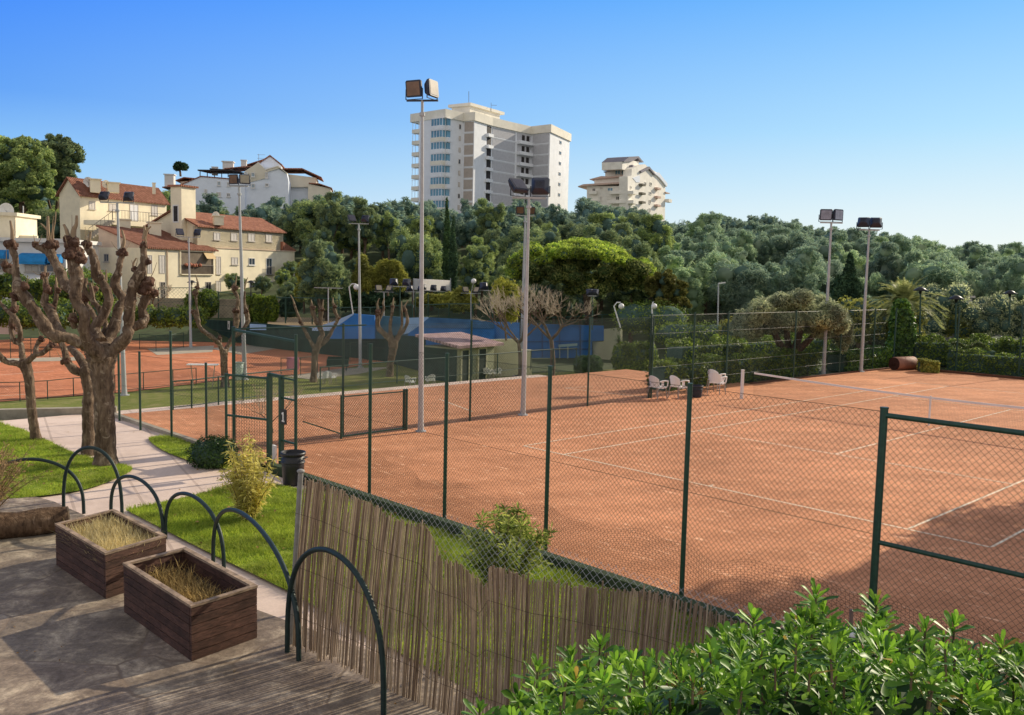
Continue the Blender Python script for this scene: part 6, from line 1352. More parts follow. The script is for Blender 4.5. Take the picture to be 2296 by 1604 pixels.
# cypresses
def cypress(px, yt, yb, w, Y, label):
    b = at(px, yb, Y); t = thing('cypress_tree', label, 'tree', b, 'pair of cypresses'); L = []
    for k in range(9): f = k/8; y = yb-6-(yb-yt-6)*f; r = w*(.75+.35*math.sin(PI*min(1, f*1.15+.05)))*(1-f**4*.75); L.append((*at(px+rnd.uniform(-1, 1), y, Y), r*Y/F, r*Y/F, (yb-yt)/11*Y/F))
    obj('crown', crown(L, 5000, .16, .4, .6, .85), [PINED, CORE], t); mb = MB(); mb.cyl(b-[0, 0, .5], at(px, yb-25, Y), .18, 8); obj('trunk', mb, PTRUNK, t)
cypress(1002, 462, 648, 7.5, 97, 'left and taller of the two narrow dark cypresses'); cypress(1016, 500, 655, 7.5, 95, 'right and shorter of the two narrow dark cypresses')
big_tree('cypress_tree', 'dark pointed cypress left of the right hand light pole', 80, None, (1900, 720), 7000, .2, PINED, [(1900, 690, 26, 34, 0, 1), (1888, 650, 20, 30, 0, 1), (1912, 650, 16, 28, 0, 1), (1905, 615, 12, 26, 0, 1), (1906, 590, 6, 20, 0, 1), (1920, 690, 18, 30, 0, 1)], [[(1900, 740, 5, 0), (1902, 680, 3, 0)]], up=.6)
# olive tree
g = random.Random(8); lob = []
for k in range(34):
    a = g.uniform(-1, 1); px = 1778+118*a; top = 642+62*a*a*abs(a)+g.uniform(-5, 5); lob.append((px, top+24+g.uniform(0, 55)*(1-.3*abs(a)), 24, 19, g.uniform(-2.2, 2.2), 1))
lob += [(1700+26*q_, 722+6*(q_ % 3), 22, 20, (-1)**q_*1.2, 1) for q_ in range(8)]+[(1900, 745, 12, 30, 0, 1), (1892, 770, 10, 24, 0, 1), (1660, 720, 16, 26, 0, 1), (1690, 745, 20, 22, 0, 1), (1850, 738, 24, 24, 0, 1)]
YO = 43.
big_tree('olive_tree', 'broad grey green olive tree behind the far left fence', YO, None, (1775, 822), 42000, .075, OLIVE, lob, [[(1772, 828, 16, 0), (1774, 800, 14, 0), (1778, 785, 16, 0)], [(1770, 795, 10, 0), (1748, 770, 8, 0), (1725, 720, 5, 0)], [(1778, 790, 10, 0), (1790, 760, 8, .3), (1800, 710, 5, .3)], [(1780, 795, 9, 0), (1812, 765, 7, -.3), (1850, 725, 4, -.3)], [(1772, 795, 8, .4), (1765, 755, 7, .4), (1762, 700, 5, .4)]], COREO, .3, None, BARKD, tuft=0, inner=.8, lo=.6)
# small bushy trees in the middle distance
def bushy(name, label, Y, base, lobes, n, size, m, asp=.4, trunkr=2.5, cat=None, **k):
    lo = [(x, y, rx, ry, 0, 1) for x, y, rx, ry in lobes]; cx = lobes[0]
    t = big_tree(name, label, Y, None, base, n, size, m, lo, [[(base[0], base[1]+4, trunkr, 0), ((base[0]+cx[0])/2, (base[1]+cx[1])/2, trunkr*.8, 0), (cx[0], cx[1], trunkr*.5, 0)]], CORE, asp, **k)
    if cat: t['category'] = cat
    return t
bushy('willow', 'pale yellow leafy tree beside the right end of the cream house', 92, (682, 700), [(680, 610, 14, 24), (690, 635, 16, 24), (676, 655, 14, 20), (695, 665, 12, 16)], 2600, .22, YELG, .3)
bushy('bamboo_clump', 'left tall clump of olive yellow bamboo in front of the dark pines', 88, (815, 650), [(812, 600, 12, 26), (825, 625, 18, 24), (805, 630, 14, 22)], 3000, .28, YELG, .2, up=1.)
bushy('bamboo_clump', 'wide clump of olive yellow bamboo left of the tall centre pole', 88, (870, 660), [(862, 612, 20, 26), (885, 610, 18, 24), (850, 630, 14, 20), (898, 628, 16, 20)], 4200, .28, YELG, .2, up=1.)
bushy('shrub', 'yellow green shrub under the white banner', 82, (970, 690), [(965, 672, 20, 12), (990, 675, 20, 14), (1010, 670, 16, 14), (945, 678, 16, 10)], 3000, .16, YELG, cat='shrub')
bushy('shrub', 'yellow green shrub right of the white banner', 78, (1040, 700), [(1035, 665, 18, 20), (1052, 680, 18, 16), (1025, 685, 18, 14)], 3000, .16, YELG, cat='shrub')
bushy('willow', 'loose yellow green tree left of the thick grey pole', 62, (1135, 760), [(1125, 650, 20, 24), (1145, 660, 18, 26), (1130, 690, 18, 22), (1148, 700, 14, 22), (1115, 675, 12, 18)], 3600, .13, YELG, .25)
for x, y, rx, lb in ((648, 690, 22, 'dark shrub under the pale yellow tree'), (735, 668, 30, 'dark green shrub behind the bare T bar pole'), (775, 672, 30, 'dark green shrub behind the white globe lamp'), (840, 675, 34, 'dark green shrub below the bamboo clump')):
    bushy('shrub', lb, 97, (x, y+25), [(x, y, rx, 22), (x+14, y-10, rx*.7, 16)], 2000, .22, PINED, cat='shrub')
# bare tree beside the thick pole
def bare_tree(label, Y, base, stem, spread, n, depth, r0, name='bare_tree', m=None, twig=.012, up=.5, z=None):
    b = at(*base, Y); t = thing(name, label, 'tree', b); g = random.Random(n); mb = MB(); tw = MB(); s = Y/F
    top = at(*stem, Y); mb.tube(crom([b-[0, 0, .1], (b+top)/2+[.05, 0, 0], top], 3), np.linspace(r0*1.2, r0*.8, 7), 8)
    def grow_(p, d, L, r, k):
        if k == 0 or L < .06: return
        q = p+d*L*.5+np.array([g.gauss(0, .06), g.gauss(0, .06), .02])*L; e = q+(d+np.array([g.gauss(0, .12), g.gauss(0, .12), .10]))*L*.5
        (mb if r > twig*1.6 else tw).tube([p, q, e], [r, r*.85, max(twig*.4, r*.7)], 6 if r > .03 else 4, cap=False)
        for _ in range(g.choice((2, 3, 3))):
            d2 = d+np.array([g.gauss(0, .5), g.gauss(0, .5), g.gauss(up*.35, .3)]); d2 /= np.linalg.norm(d2); grow_(e, d2, L*g.uniform(.62, .85), r*.62, k-1)
    for k in range(spread):
        a = 2*PI*k/spread+g.random(); d = np.array([math.cos(a)*.75, math.sin(a)*.75, .65]); d /= np.linalg.norm(d); grow_(top, d, depth, r0*.62, 6)
    for V_, (f_, _, s_) in zip(tw.v, tw.f): mb.add(V_, f_-f_.min(), 1, s_)
    obj('branches', mb, [m or BARK, mat(label[:12]+'_twig', (.50, .42, .31), .85, .3, 5)], t); return t
bare_tree('bare twiggy tree right of the thick grey pole in front of the blue wall', 47, (1238, 838), (1236, 762), 5, 3, .95, .13, twig=.010)
bare_tree('thin bare tree touching the left side of the thick grey pole', 46, (1166, 850), (1163, 770), 4, 8, .9, .10, twig=.010)
t = bare_tree('small bare sapling seen through the gate mesh', 23.6, (607, 985), (607, 950), 4, 5, .34, .025, twig=.006, up=.9)
bare_tree('small bare tree at the foot of the cream house', 84, (343, 705), (343, 690), 4, 6, .9, .12, twig=.02)
bushy('roof_tree', 'small dark tree growing on the roof terrace of the white hill building', 184, (405, 392), [(402, 372, 10, 8), (412, 374, 8, 7), (398, 377, 7, 5)], 1600, .3, PINED, cat='tree')
for px_, yt_, yb_, Y_, lb_ in ((52, 462, 530, 118, 'thin pale pole in front of the pine trunks at the far left'), (882, 588, 640, 96, 'thin white pole beside the bamboo clump')):
    mb = MB(); a_ = at(px_, yb_, Y_); mb.tube([a_, at(px_, yt_, Y_)], .07, 6); single('pole', mb, WHITEP, lb_, 'pole', a_)
# palm
pt_ = thing('palm_tree', 'feathery palm behind the ivy covered post', 'tree', at(2030, 780, 58)); pc = at(2028, 682, 58); mb = MB(); b = at(2030, 785, 58); mb.tube([b, (b+pc)/2+[.1, 0, 0], pc], [.3, .26, .3], 10, noise=.08); obj('trunk', mb, PTRUNK, pt_)
mb = MB(); FRND = foliage('palm_frond', (.20, .26, .09), (.66, .68, .30), .45, .5, .1, .3, .3, .8); g = random.Random(3)
for k in range(64):
    a = g.random()*2*PI; el = g.uniform(-.1, 1.4); L = g.uniform(2.1, 2.9); d = np.array([math.cos(a)*math.cos(el), math.sin(a)*math.cos(el), math.sin(el)]); n = 16; P = [pc+d*L*q/n+np.array([0, 0, -1.15*(q/n)**2.2*(.6+.6*math.cos(el))]) for q in range(n+1)]
    mb.prisms(P[:-1], P[1:], .018); side = np.cross(d, [0, 0, 1.]); side /= np.linalg.norm(side)+1e-9; A = []; 
    for q in range(2, n+1):
        for sg in (-1, 1):
            for h_ in (0, .5):
                c = P[q]+(P[q]-P[q-1])*h_; tip = c+side*sg*.50*math.sin(PI*min(.95, q/n+.12))+d*.22-np.array([0, 0, .10]); w = (P[q]-P[q-1])*.28; mb.add([c-w, tip, c+w], [[0, 1, 2]])
obj('fronds', mb, FRND, pt_)
# ivy covered post
iv = thing('ivy_column', 'post thickly covered in ivy at the far corner of the court', 'plant', at(2022, 815, 47.5)); L = []; g = random.Random(4)
for k in range(14): f = k/13; y = 812-125*f; r = 23*(.8+.35*math.sin(PI*(f*.9+.1)))*(1-.25*max(0, f-.8)*3); L.append((*at(2018+6*f+g.uniform(-4, 4), y, 47.5), r*47.5/F, r*47.5/F, 16*47.5/F))
obj('ivy', crown(L, 9000, .085, .8, .1, .86, .6), [IVY, CORE], iv); mb = MB(); mb.cyl(at(2022, 825, 47.5), at(2022, 684, 47.5), .08, 8); obj('post', mb, GREEN, iv)
# hedges: boxy rows of leaves
def hedge(label, pts, w, h, n, size, m=None, z=0., name='hedge', rough=.12, cat='hedge', group=None, rnd_top=0.):
    P = [np.array(p, float) for p in pts]; t = thing(name, label, cat, P[0], group); mb = MB(); L = [np.linalg.norm((b-a)[:2]) for a, b in zip(P[:-1], P[1:])]; tot = sum(L)
    for a, b, l in zip(P[:-1], P[1:], L):
        m_ = int(n*l/tot); d = (b-a)/l; s = np.array([-d[1], d[0], 0.]); f = rng.random(m_)*1.0; q = rng.random(m_); per = w+2*h; u = q*per
        off = np.where(u < h, -w/2, np.where(u < h+w, u-h-w/2, w/2)); zz = np.where(u < h, u, np.where(u < h+w, h, per-u))
        wob = 1+rough*(np.sin(f*l*2.1)+np.sin(f*l*5.3+1)); zz = zz*wob+rng.normal(size=m_)*.03; off = off*(1+rough*np.sin(f*l*3.3))+rng.normal(size=m_)*.03
        if rnd_top: k = np.clip((zz/h-.5)*2, 0, 1); off = off*(1-rnd_top*k**2)
        c = a+d*(f*l)[:, None]+s*off[:, None]+np.array([0, 0, 1.])*zz[:, None]
        nn = s*np.where(u < h, -1, np.where(u < h+w, 0, 1))[:, None]+np.array([0, 0, 1.])*(((u >= h) & (u < h+w))*1.)[:, None]+rng.normal(size=(m_, 3))*.7
        mb.leaves(c, nn, size*(.6+.8*rng.random(m_)), .5, 0, .1)
        c0 = (a+b)/2+[0, 0, h*.44]; mb.box(c0, (l, w*.8, h*.86), math.atan2(d[1], d[0]), 1)
    obj('foliage', mb, [m or HEDGE, CORE], t); return t
Hh_ = lambda *a: [at(x, y, Y) for x, y, Y in a]
hedge('clipped low hedge behind the far baseline at the right', [uv(-1.6, 31.6, -.02), uv(12, 31.8, -.02)], .9, 1.0, 9000, .06)
hedge('long clipped hedge further back at the right', [gp(2040, 818), gp(2240, 822), gp(2420, 835)], 1.2, 1.35, 7000, .08)
hedge('rounded pale clipped hedge at the right between two hedges', [gp(2110, 822)+[0, -1, 0], gp(2200, 826)+[0, -1, 0]], 1.6, 1.15, 3500, .06, foliage('pale_hedge', (.06, .11, .03), (.24, .30, .09), .35, .5, .1, .25, .4, 1.), rnd_top=.5)
hedge('wild ground cover beside the roller', [gp(2068, 836)+[0, .4, 0], gp(2110, 838)+[0, .4, 0]], .9, .5, 1500, .07, YELG, name='shrub', cat='shrub')
hedge('dark hedge along the outside of the far left fence', [uv(-5.0, 12), uv(-5.1, 24)], .9, .95, 9000, .07)
hedge('clipped hedge further out behind the far left fence', [uv(-10, 20, -.2), uv(-9, 34, -.2)], 1.2, 1.3, 8000, .08)
hedge('tangle of dark leaves around the foot of the ivy post', [uv(-4.6, 25.5), uv(-4.2, 29.5)], 1.1, .85, 4500, .08, IVY, name='shrub', cat='shrub')
for x, y, Y, w, h, lb, m in ((1318, 838, 62, 1.8, 1.15, 'dark dome of a clipped bush in front of the blue wall', PINED), (1402, 832, 60, 1.7, 1.7, 'left clipped bush with bright top behind the inner fence', None), (1440, 830, 60, 1.9, 1.7, 'right clipped bush with bright top behind the inner fence', None), (1535, 838, 52, 1.6, 1.35, 'round yellow green bush right of the chairs behind the fence', YELG), (1655, 778, 62, 2.6, 1.8, 'bright shrub left of the olive tree', YELG), (1455, 745, 70, 5.6, 2.2, 'tall boxy hedge under the umbrella pine', None), (1560, 775, 66, 6, 1.6, 'long low hedge behind the fence right of the umbrella pine', None)):
    c = at(x, y, Y); r = w/2; tt = thing('bush', lb, 'bush', c); lobs = [(c[0]+dx*r, c[1], c[2]+h*.5, r*.62, r*.62, h*.55) for dx in (-.42, 0, .42)]; obj('foliage', crown(lobs, 2600, .09, .5, .2, .85), [m or HEDGE, CORE], tt)
for x, y, Y, w, h, lb, m in ((2110, 765, 70, 5, 3.2, 'pale leafy shrub in front of the left flat building', YELG), (2215, 760, 68, 9, 4.2, 'grey green thicket between the two flat buildings', OLIVE), (2290, 765, 70, 8, 3.6, 'grey green thicket at the right edge', OLIVE), (1985, 775, 60, 4, 2.6, 'yellow green shrub left of the ivy post', YELG), (1935, 765, 64, 4, 3.0, 'leafy shrub between the two right hand light poles', YELG)):
    c = at(x, y, Y); r = w/2; tt = thing('shrub', lb, 'shrub', c); lobs = [(c[0]+rnd.uniform(-1, 1)*r, c[1]+rnd.uniform(-1, 1), c[2]+h*rnd.uniform(.2, .85), h*.2, h*.2, h*.17) for q in range(22)]; obj('foliage', crown(lobs, 4200, .10, .45, .2, .7), [m, CORE], tt)
yc = thing('yucca', 'spiky yucca right of the stepped pale wall', 'plant', at(1388, 800, 61)); c = at(1388, 768, 61); mb = MB(); mb.tube([at(1390, 812, 61), c], .1, 8); obj('trunk', mb, PTRUNK, yc); mb = MB(); g = random.Random(6)
for k in range(70):
    d = np.array([g.gauss(0, 1), g.gauss(0, 1), g.gauss(.35, .8)]); d /= np.linalg.norm(d); s = np.cross(d, [0, 0, 1.]); s /= np.linalg.norm(s); mb.add([c-s*.03, c+d*.72, c+s*.03], [[0, 1, 2]])
obj('leaves', mb, foliage('yucca_leaf', (.05, .10, .04), (.16, .24, .08), .2), yc)
# shrubs near the cream house and white house
for x, y, Y, w, h, lb in ((25, 735, 74, 9, 1.8, 'hedge in front of the white house at the left edge'), (130, 730, 76, 9, 2.0, 'dark hedge behind the lower courts'), (365, 735, 80, 7, 1.8, 'shrub bank at the foot of the garden wall'), (95, 690, 82, 3, 2.6, 'leafy green shrub in front of the white house porch'), (170, 690, 84, 3.4, 3.2, 'leafy green shrub between the limbs of the largest tree'), (215, 690, 86, 3.2, 3.4, 'leafy shrub at the left foot of the cream house'), (10, 672, 80, 3, 2.2, 'bright shrub on the garden wall at the left edge'), (452, 712, 88, 2.4, 2.6, 'oleander shrub in front of the loggia house'), (568, 722, 88, 1.6, 2.4, 'left young shrub in front of the right cream wing'), (600, 726, 88, 1.6, 2.6, 'right young shrub in front of the right cream wing')):
    c = at(x, y, Y); tt = thing('shrub', lb, 'shrub', c); r = w/2; k = max(2, int(w/1.4)); lobs = [(c[0]+r*(-1+2*(q+.5)/k), c[1]+rnd.uniform(-.3, .3), c[2]+h*rnd.uniform(.45, .6), r/k*1.5, r/k*1.5, h*.5) for q in range(k)]; obj('foliage', crown(lobs, 1500+300*k, .13, .5, .2, .8), [HEDGE, CORE], tt)
# wood outside the frame that throws the shadow on the near corner of the court
big_tree('pine_tree', 'tall pine beyond the far baseline outside the right edge', 41, None, (3300, 760), 100, .5, PINE, [(3300, 700, 1, 1, 0, 1)]) if False else None
# ---------------------------------------------------------------- foreground
HOOPM = mat('painted_hoop_tube', (.010, .030, .036), .5, .35, 14, col2=(.012, .03, .026), spec=.4, bmp=.1)
GREEN2 = HOOPM
hoops = [((-28, 1140), (188, 1152), 1030, 'nearly out of frame at the left behind the dry shrub'), ((143, 1152), (274, 1168), 1004, 'tall one standing before the largest tree'), ((249, 1160), (366, 1210), 1071, 'behind the left planter'), ((371, 1208), (502, 1285), 1112, 'at the right corner of the left planter'), ((478, 1272), (670, 1487), 1164, 'behind the right planter'), ((644, 1468), (860, 1612), 1238, 'nearest one in front of the reed screen')]
for a, b, yt, lb in hoops:
    A, B = gp(*a), gp(*b); c = (A+B)/2; h = at((a[0]+b[0])/2-8, yt, c[1])[2]; P = []
    for k in range(33):
        t = k/32; th = PI*t; x = -math.cos(th); s = (1-x)/2; z = h*math.sin(th)**.62 if 0 < k < 32 else 0
        P.append(A+(B-A)*(1-s)+[0, 0, z])
    t_ = single('garden_hoop', (lambda m: (m.tube(P, .029, 12), m)[1])(MB()), HOOPM, 'dark green tube hoop '+lb, 'garden hoop', A, 'arched border hoops along the terrace')

WOOD = None
def wood_mat(name, a, b):
    m, nt, out = newmat(name); co = ocoord(nt, (2.5, 2.5, 16)); n1 = noise(nt, 3.0, 7, .7, co, .6); n2 = noise(nt, 1.6, 4, .6, ocoord(nt))
    c = ramp(nt, n1, [(.3, a), (.55, b), (.8, sc3(b, 1.7))]); c = mixc(nt, c, ramp(nt, n2, [(.35, (.55,)*3), (.7, (1.2,)*3)]), 1., 'MULTIPLY')
    gm = nt.nodes.new('ShaderNodeNewGeometry'); c = mixc(nt, c, ramp(nt, gm.outputs['Random Per Island'], [(0, (.7,)*3), (1, (1.2,)*3)]), 1., 'MULTIPLY')
    finish(nt, out, c, .7, bump(nt, n1, .6, .01), 0., .3); return m
WOOD = wood_mat('stained_planks', (.036, .019, .014), (.115, .058, .042)); WOODT = wood_mat('worn_rim', (.12, .08, .055), (.36, .26, .18))
PSOIL = mat('planter_soil', (.06, .042, .03), .95, .4, 25, bmp=.8)
def planter(c0, c1, c3, h, label):
    """c0 nearest corner, c1 along the short side to the right, c3 along the long side to the left"""
    c0, c1, c3 = (np.array(q) for q in (c0, c1, c3)); X = (c1-c0)*[1, 1, 0]; W_ = np.linalg.norm(X); X /= W_; Yv = (c3-c0)*[1, 1, 0]; Ln = np.linalg.norm(Yv); Yv /= Ln
    t = thing('wood_planter', label, 'planter', c0); th = .045; rows = 6; bh = h/rows
    def side(nm, s0, s1, o0, o1, along):
        mb = MB()
        for r in range(rows):
            z0, z1 = .03+r*bh+.004, .03+(r+1)*bh-.004; j = rnd.uniform(-.003, .003)
            cuts = [s0, s1] if along == 'x' else [s0, s0+(s1-s0)*(.42 if r % 2 else .66), s1]
            for p, q in zip(cuts[:-1], cuts[1:]):
                if along == 'x': V = [(p+.002, o0+j), (q-.002, o0+j), (q-.002, o1+j), (p+.002, o1+j)]
                else: V = [(o0+j, p+.002), (o1+j, p+.002), (o1+j, q-.002), (o0+j, q-.002)]
                B = [c0+X*a+Yv*b+[0, 0, z0] for a, b in V]; T_ = [c0+X*a+Yv*b+[0, 0, z1] for a, b in V]; mb.hexa(B+T_)
        return obj(nm, mb, WOOD, t)
    side('short_side', 0, W_, 0, th, 'x'); side('short_side', 0, W_, Ln-th, Ln, 'x'); side('long_side', th+.003, Ln-th-.003, 0, th, 'y'); side('long_side', th+.003, Ln-th-.003, W_-th, W_, 'y')
    mb = MB(); ht = h+.03
    for a0, a1, b0, b1, dz in ((-.006, W_+.006, -.006, .06, 0), (-.006, W_+.006, Ln-.06, Ln+.006, 0), (-.006, .06, .063, Ln-.063, .002), (W_-.06, W_+.006, .063, Ln-.063, .002)):
        B = [c0+X*a+Yv*b+[0, 0, ht+.002] for a, b in ((a0, b0), (a1, b0), (a1, b1), (a0, b1))]; mb.hexa(B+[q+[0, 0, .028+dz] for q in B])
    obj('rim', mb, WOODT, t)
    for a, b in ((th+.01, th+.01), (W_-th-.01, th+.01), (th+.01, Ln-th-.01), (W_-th-.01, Ln-th-.01)): p = c0+X*a+Yv*b; mb = MB(); mb.box(p+[0, 0, h/2+.02], (.05, .05, h), math.atan2(X[1], X[0])); obj('corner_post', mb, WOOD, t)
    mb = MB(); n = 14; V = []
    for i in range(n+1):
        for j in range(n+1): p = c0+X*(th+(W_-2*th)*i/n)+Yv*(th+(Ln-2*th)*j/n); V.append(p+[0, 0, h*.66+.03*math.sin(i*1.3)*math.sin(j*.9)+rnd.uniform(-.012, .012)])
    mb.add(V, [[i*(n+1)+j, (i+1)*(n+1)+j, (i+1)*(n+1)+j+1, i*(n+1)+j+1] for i in range(n) for j in range(n)], smooth=True); obj('soil', mb, PSOIL, t)
    return c0, X, Yv, W_, Ln, h
# ground corners traced in the photograph
pl2 = planter(gp(430, 1490), gp(577, 1436), gp(278, 1378), .60, 'right hand dark plank planter with sparse brown stalks, nearest the reed screen')
pl1 = planter(gp(238, 1349), gp(374, 1302), gp(126, 1272), .58, 'left hand dark plank planter filled with pale dry grass beside the log')
def drygrass(pl, n, hgt, label, m, spread=1., clump=None, lean=.5, name='dry_grass'):
    c0, X, Yv, W_, Ln, h = pl; mb = MB(); A = []; 
    base = c0+X*W_/2+Yv*Ln/2
    for k in range(n):
        a, b = rnd.random(), rnd.random()
        if clump: a = min(.93, max(.07, rnd.gauss(clump[0], clump[2]))); b = min(.95, max(.05, rnd.gauss(clump[1], clump[3])))
        p = c0+X*(.06+(W_-.12)*a)+Yv*(.06+(Ln-.12)*b)+[0, 0, h*.64]; L = hgt*rnd.uniform(.45, 1.1); d = np.array([rnd.gauss(0, lean*.5), rnd.gauss(0, lean*.5), 1.]); d /= np.linalg.norm(d); w = .004*rnd.uniform(.6, 1.3); s = np.array([d[1], -d[0], 0.])+1e-6; s = s/np.linalg.norm(s)*w
        q = p+d*L*.6; e = p+d*L+np.array([d[0], d[1], -.25])*L*.35
        mb.add([p-s, p+s, q+s*.8, q-s*.8, e], [[0, 1, 2, 3]]); mb.add([q-s*.8, q+s*.8, e], [[0, 1, 2]])
    return single(name, mb, m, label, 'dry plant', base+[0, 0, h*.62])
STRAW = foliage('straw_grass', (.50, .40, .18), (.95, .85, .52), .45, .7, .05, .15, .3, 3.)
BROWN = foliage('brown_stalks', (.20, .13, .05), (.62, .46, .20), .3, .7, .05, .15, .3, 3.)
drygrass(pl1, 3400, .34, 'thick pale dry grass growing in the left planter', STRAW, lean=.7)
drygrass(pl2, 1500, .22, 'low yellowed weeds in the middle of the right planter', BROWN, clump=(.45, .42, .2, .2), lean=1.3)
drygrass(pl2, 260, .34, 'brown stalks standing at the back of the right planter', BROWN, clump=(.4, .78, .28, .12), lean=1.0)
# log
lg = thing('log', 'weathered cut log lying on the terrace at the left edge', 'log', gp(60, 1215)); a, b = gp(-170, 1232), gp(152, 1192); r = .21
LOGM = bark_mat('log_bark', (.06, .038, .026), (.16, .105, .07), (.27, .19, .13)); mb = MB(); P = [a+(b-a)*k/16+[0, 0, r+.01*math.sin(k)] for k in range(17)]; mb.tube(P, r*(1+.04*np.sin(np.arange(17)*1.1)), 22, noise=.03, cap=False); obj('bark', mb, LOGM, lg)
mb = MB()
for e, d in ((P[0], -1), (P[-1], 1)): v = (b-a)/np.linalg.norm(b-a)*.012*d; mb.cyl(e-v, e+v, r*.98, 22)
obj('cut_end', mb, mat('cut_wood', (.26, .19, .12), .9, .3, 12), lg)

# ---------------------------------------------------------------- reed screen on its wire fence
CANE = None
def cane_mat():
    m, nt, out = newmat('split_reed'); g_ = nt.nodes.new('ShaderNodeNewGeometry'); n1 = noise(nt, 5, 6, .7, ocoord(nt, (6, 6, .8)))
    c = ramp(nt, g_.outputs['Random Per Island'], [(0, (.24, .165, .11)), (.5, (.42, .31, .22)), (1, (.62, .49, .35))]); c = mixc(nt, c, ramp(nt, n1, [(.3, (.6,)*3), (.7, (1.2,)*3)]), 1., 'MULTIPLY')
    finish(nt, out, c, .75, None, 0., .25, .22); return m
CANE = cane_mat()
S0, S1 = gp(662, 1450), gp(1050, 1612)
S1 = S0+(S1-S0)*2.5; SL = np.linalg.norm(S1-S0); sdv = (S1-S0)/SL; snv = np.array([sdv[1], -sdv[0], 0])
snv = snv if snv[1] < 0 else -snv
P_S = VP(0, 0, sdv[:2], S0)
# top edge of the screen traced as (px, py): the screen sags in the middle
TOPS = [(690, 1075), (740, 1092), (800, 1118), (845, 1135), (850, 1150), (900, 1165), (952, 1178), (965, 1205), (985, 1250), (1040, 1268), (1075, 1300), (1090, 1310), (1096, 1265), (1160, 1285), (1200, 1298), (1260, 1305), (1340, 1318), (1430, 1322), (1500, 1335), (1560, 1352), (1640, 1385), (1760, 1420), (1900, 1460)]
ts = np.array([P_S.sz(x, y) for x, y in TOPS]); 
def topz(s): return np.interp(s, ts[:, 0], ts[:, 1])
print('screen top', np.round(ts, 2).tolist(), SL)
wf = thing('wire_fence', 'galvanised post and chain link that carries the reed screen', 'fence', S0)
mb = MB(); tpz = P_S.sz(688, 1062)[1]; tl = P_S.pt(-.02, 0, -.05); tt_ = P_S.pt(.13, tpz+.02, .03); tl = P_S.pt(-.05, 0, .03); mb.cyl(tl, tt_, .030, 12); mb.ball(tt_, .045, sub=2, sc=(1, 1, .6)); obj('post', mb, mat('weathered_post', (.27, .26, .24), .6, .2, 8), wf)
mb = MB()
ms = min(SL, ts[-1, 0])
Aw, Bw = P_S.pt(.08, 0, -.05), P_S.pt(ms, 0, -.05); seg_n = int(ms/.45)
for k in range(seg_n):
    s0, s1 = .08+(ms-.08)*k/seg_n, .08+(ms-.08)*(k+1)/seg_n; zt0 = tpz-.02-.028*s0*0-(tpz-topz(ms)-.1)*(s0/ms)
    diamond(mb, P_S.pt(s0, 0, -.05), P_S.pt(s1, 0, -.05), .05, zt0, .075, .0016)
obj('wire_mesh', mb, GALV, wf)
mb = MB(); n = 900; sag = lambda s: .05*np.sin(s*1.3)
s = .04
rs = MB()
while s < ms:
    r = rnd.uniform(.0042, .0105); zt = topz(s)+rnd.gauss(0, .018)
    if 2.0 < s < 3.4: lean = .10*math.sin((s-2.0)/1.4*PI)
    else: lean = 0
    lean += rnd.gauss(.015, .02); bow = .035*math.sin(s*1.7)+.02*math.sin(s*4.1+1)
    zb = max(.0, rnd.gauss(.05, .03)+(.06*math.sin(s*2.2) if s > .6 else .02)); 
    if rnd.random() < .05: zt -= rnd.uniform(.05, .25)
    k = 5; pts = []
    for q in range(k+1):
        f = q/k; z = zb+(zt-zb)*f; sl_ = .165*(z/2.05)*max(0, 1-s/3.5); pts.append(P_S.pt(s+sl_-lean*(1-f)*-1.0+.0*f, z, bow*math.sin(PI*f)+.02+rnd.gauss(0, .0015)+(.10*(1-f) if s > .5 else .05*(1-f))))
    rs.tube(pts, [r*1.05, r*1.05, r, r, r*.95, r*.85], 5, smooth=True)
    s += r*1.9+max(0, rnd.gauss(.0016, .0032))
for hfrac in (.22, .5, .8):                       # binding wires
    W1 = [P_S.pt(q, topz(q)*hfrac+.02*math.sin(q*2), .05+.035*math.sin(q*1.7)*math.sin(PI*hfrac)+.10*(1-hfrac)) for q in np.linspace(.04, ms, 120)]; rs.prisms(W1[:-1], W1[1:], .0022, m=1)
single('reed_screen', rs, [CANE, DWIRE], 'brown split reed screen with a torn sagging top edge', 'screen', S0)

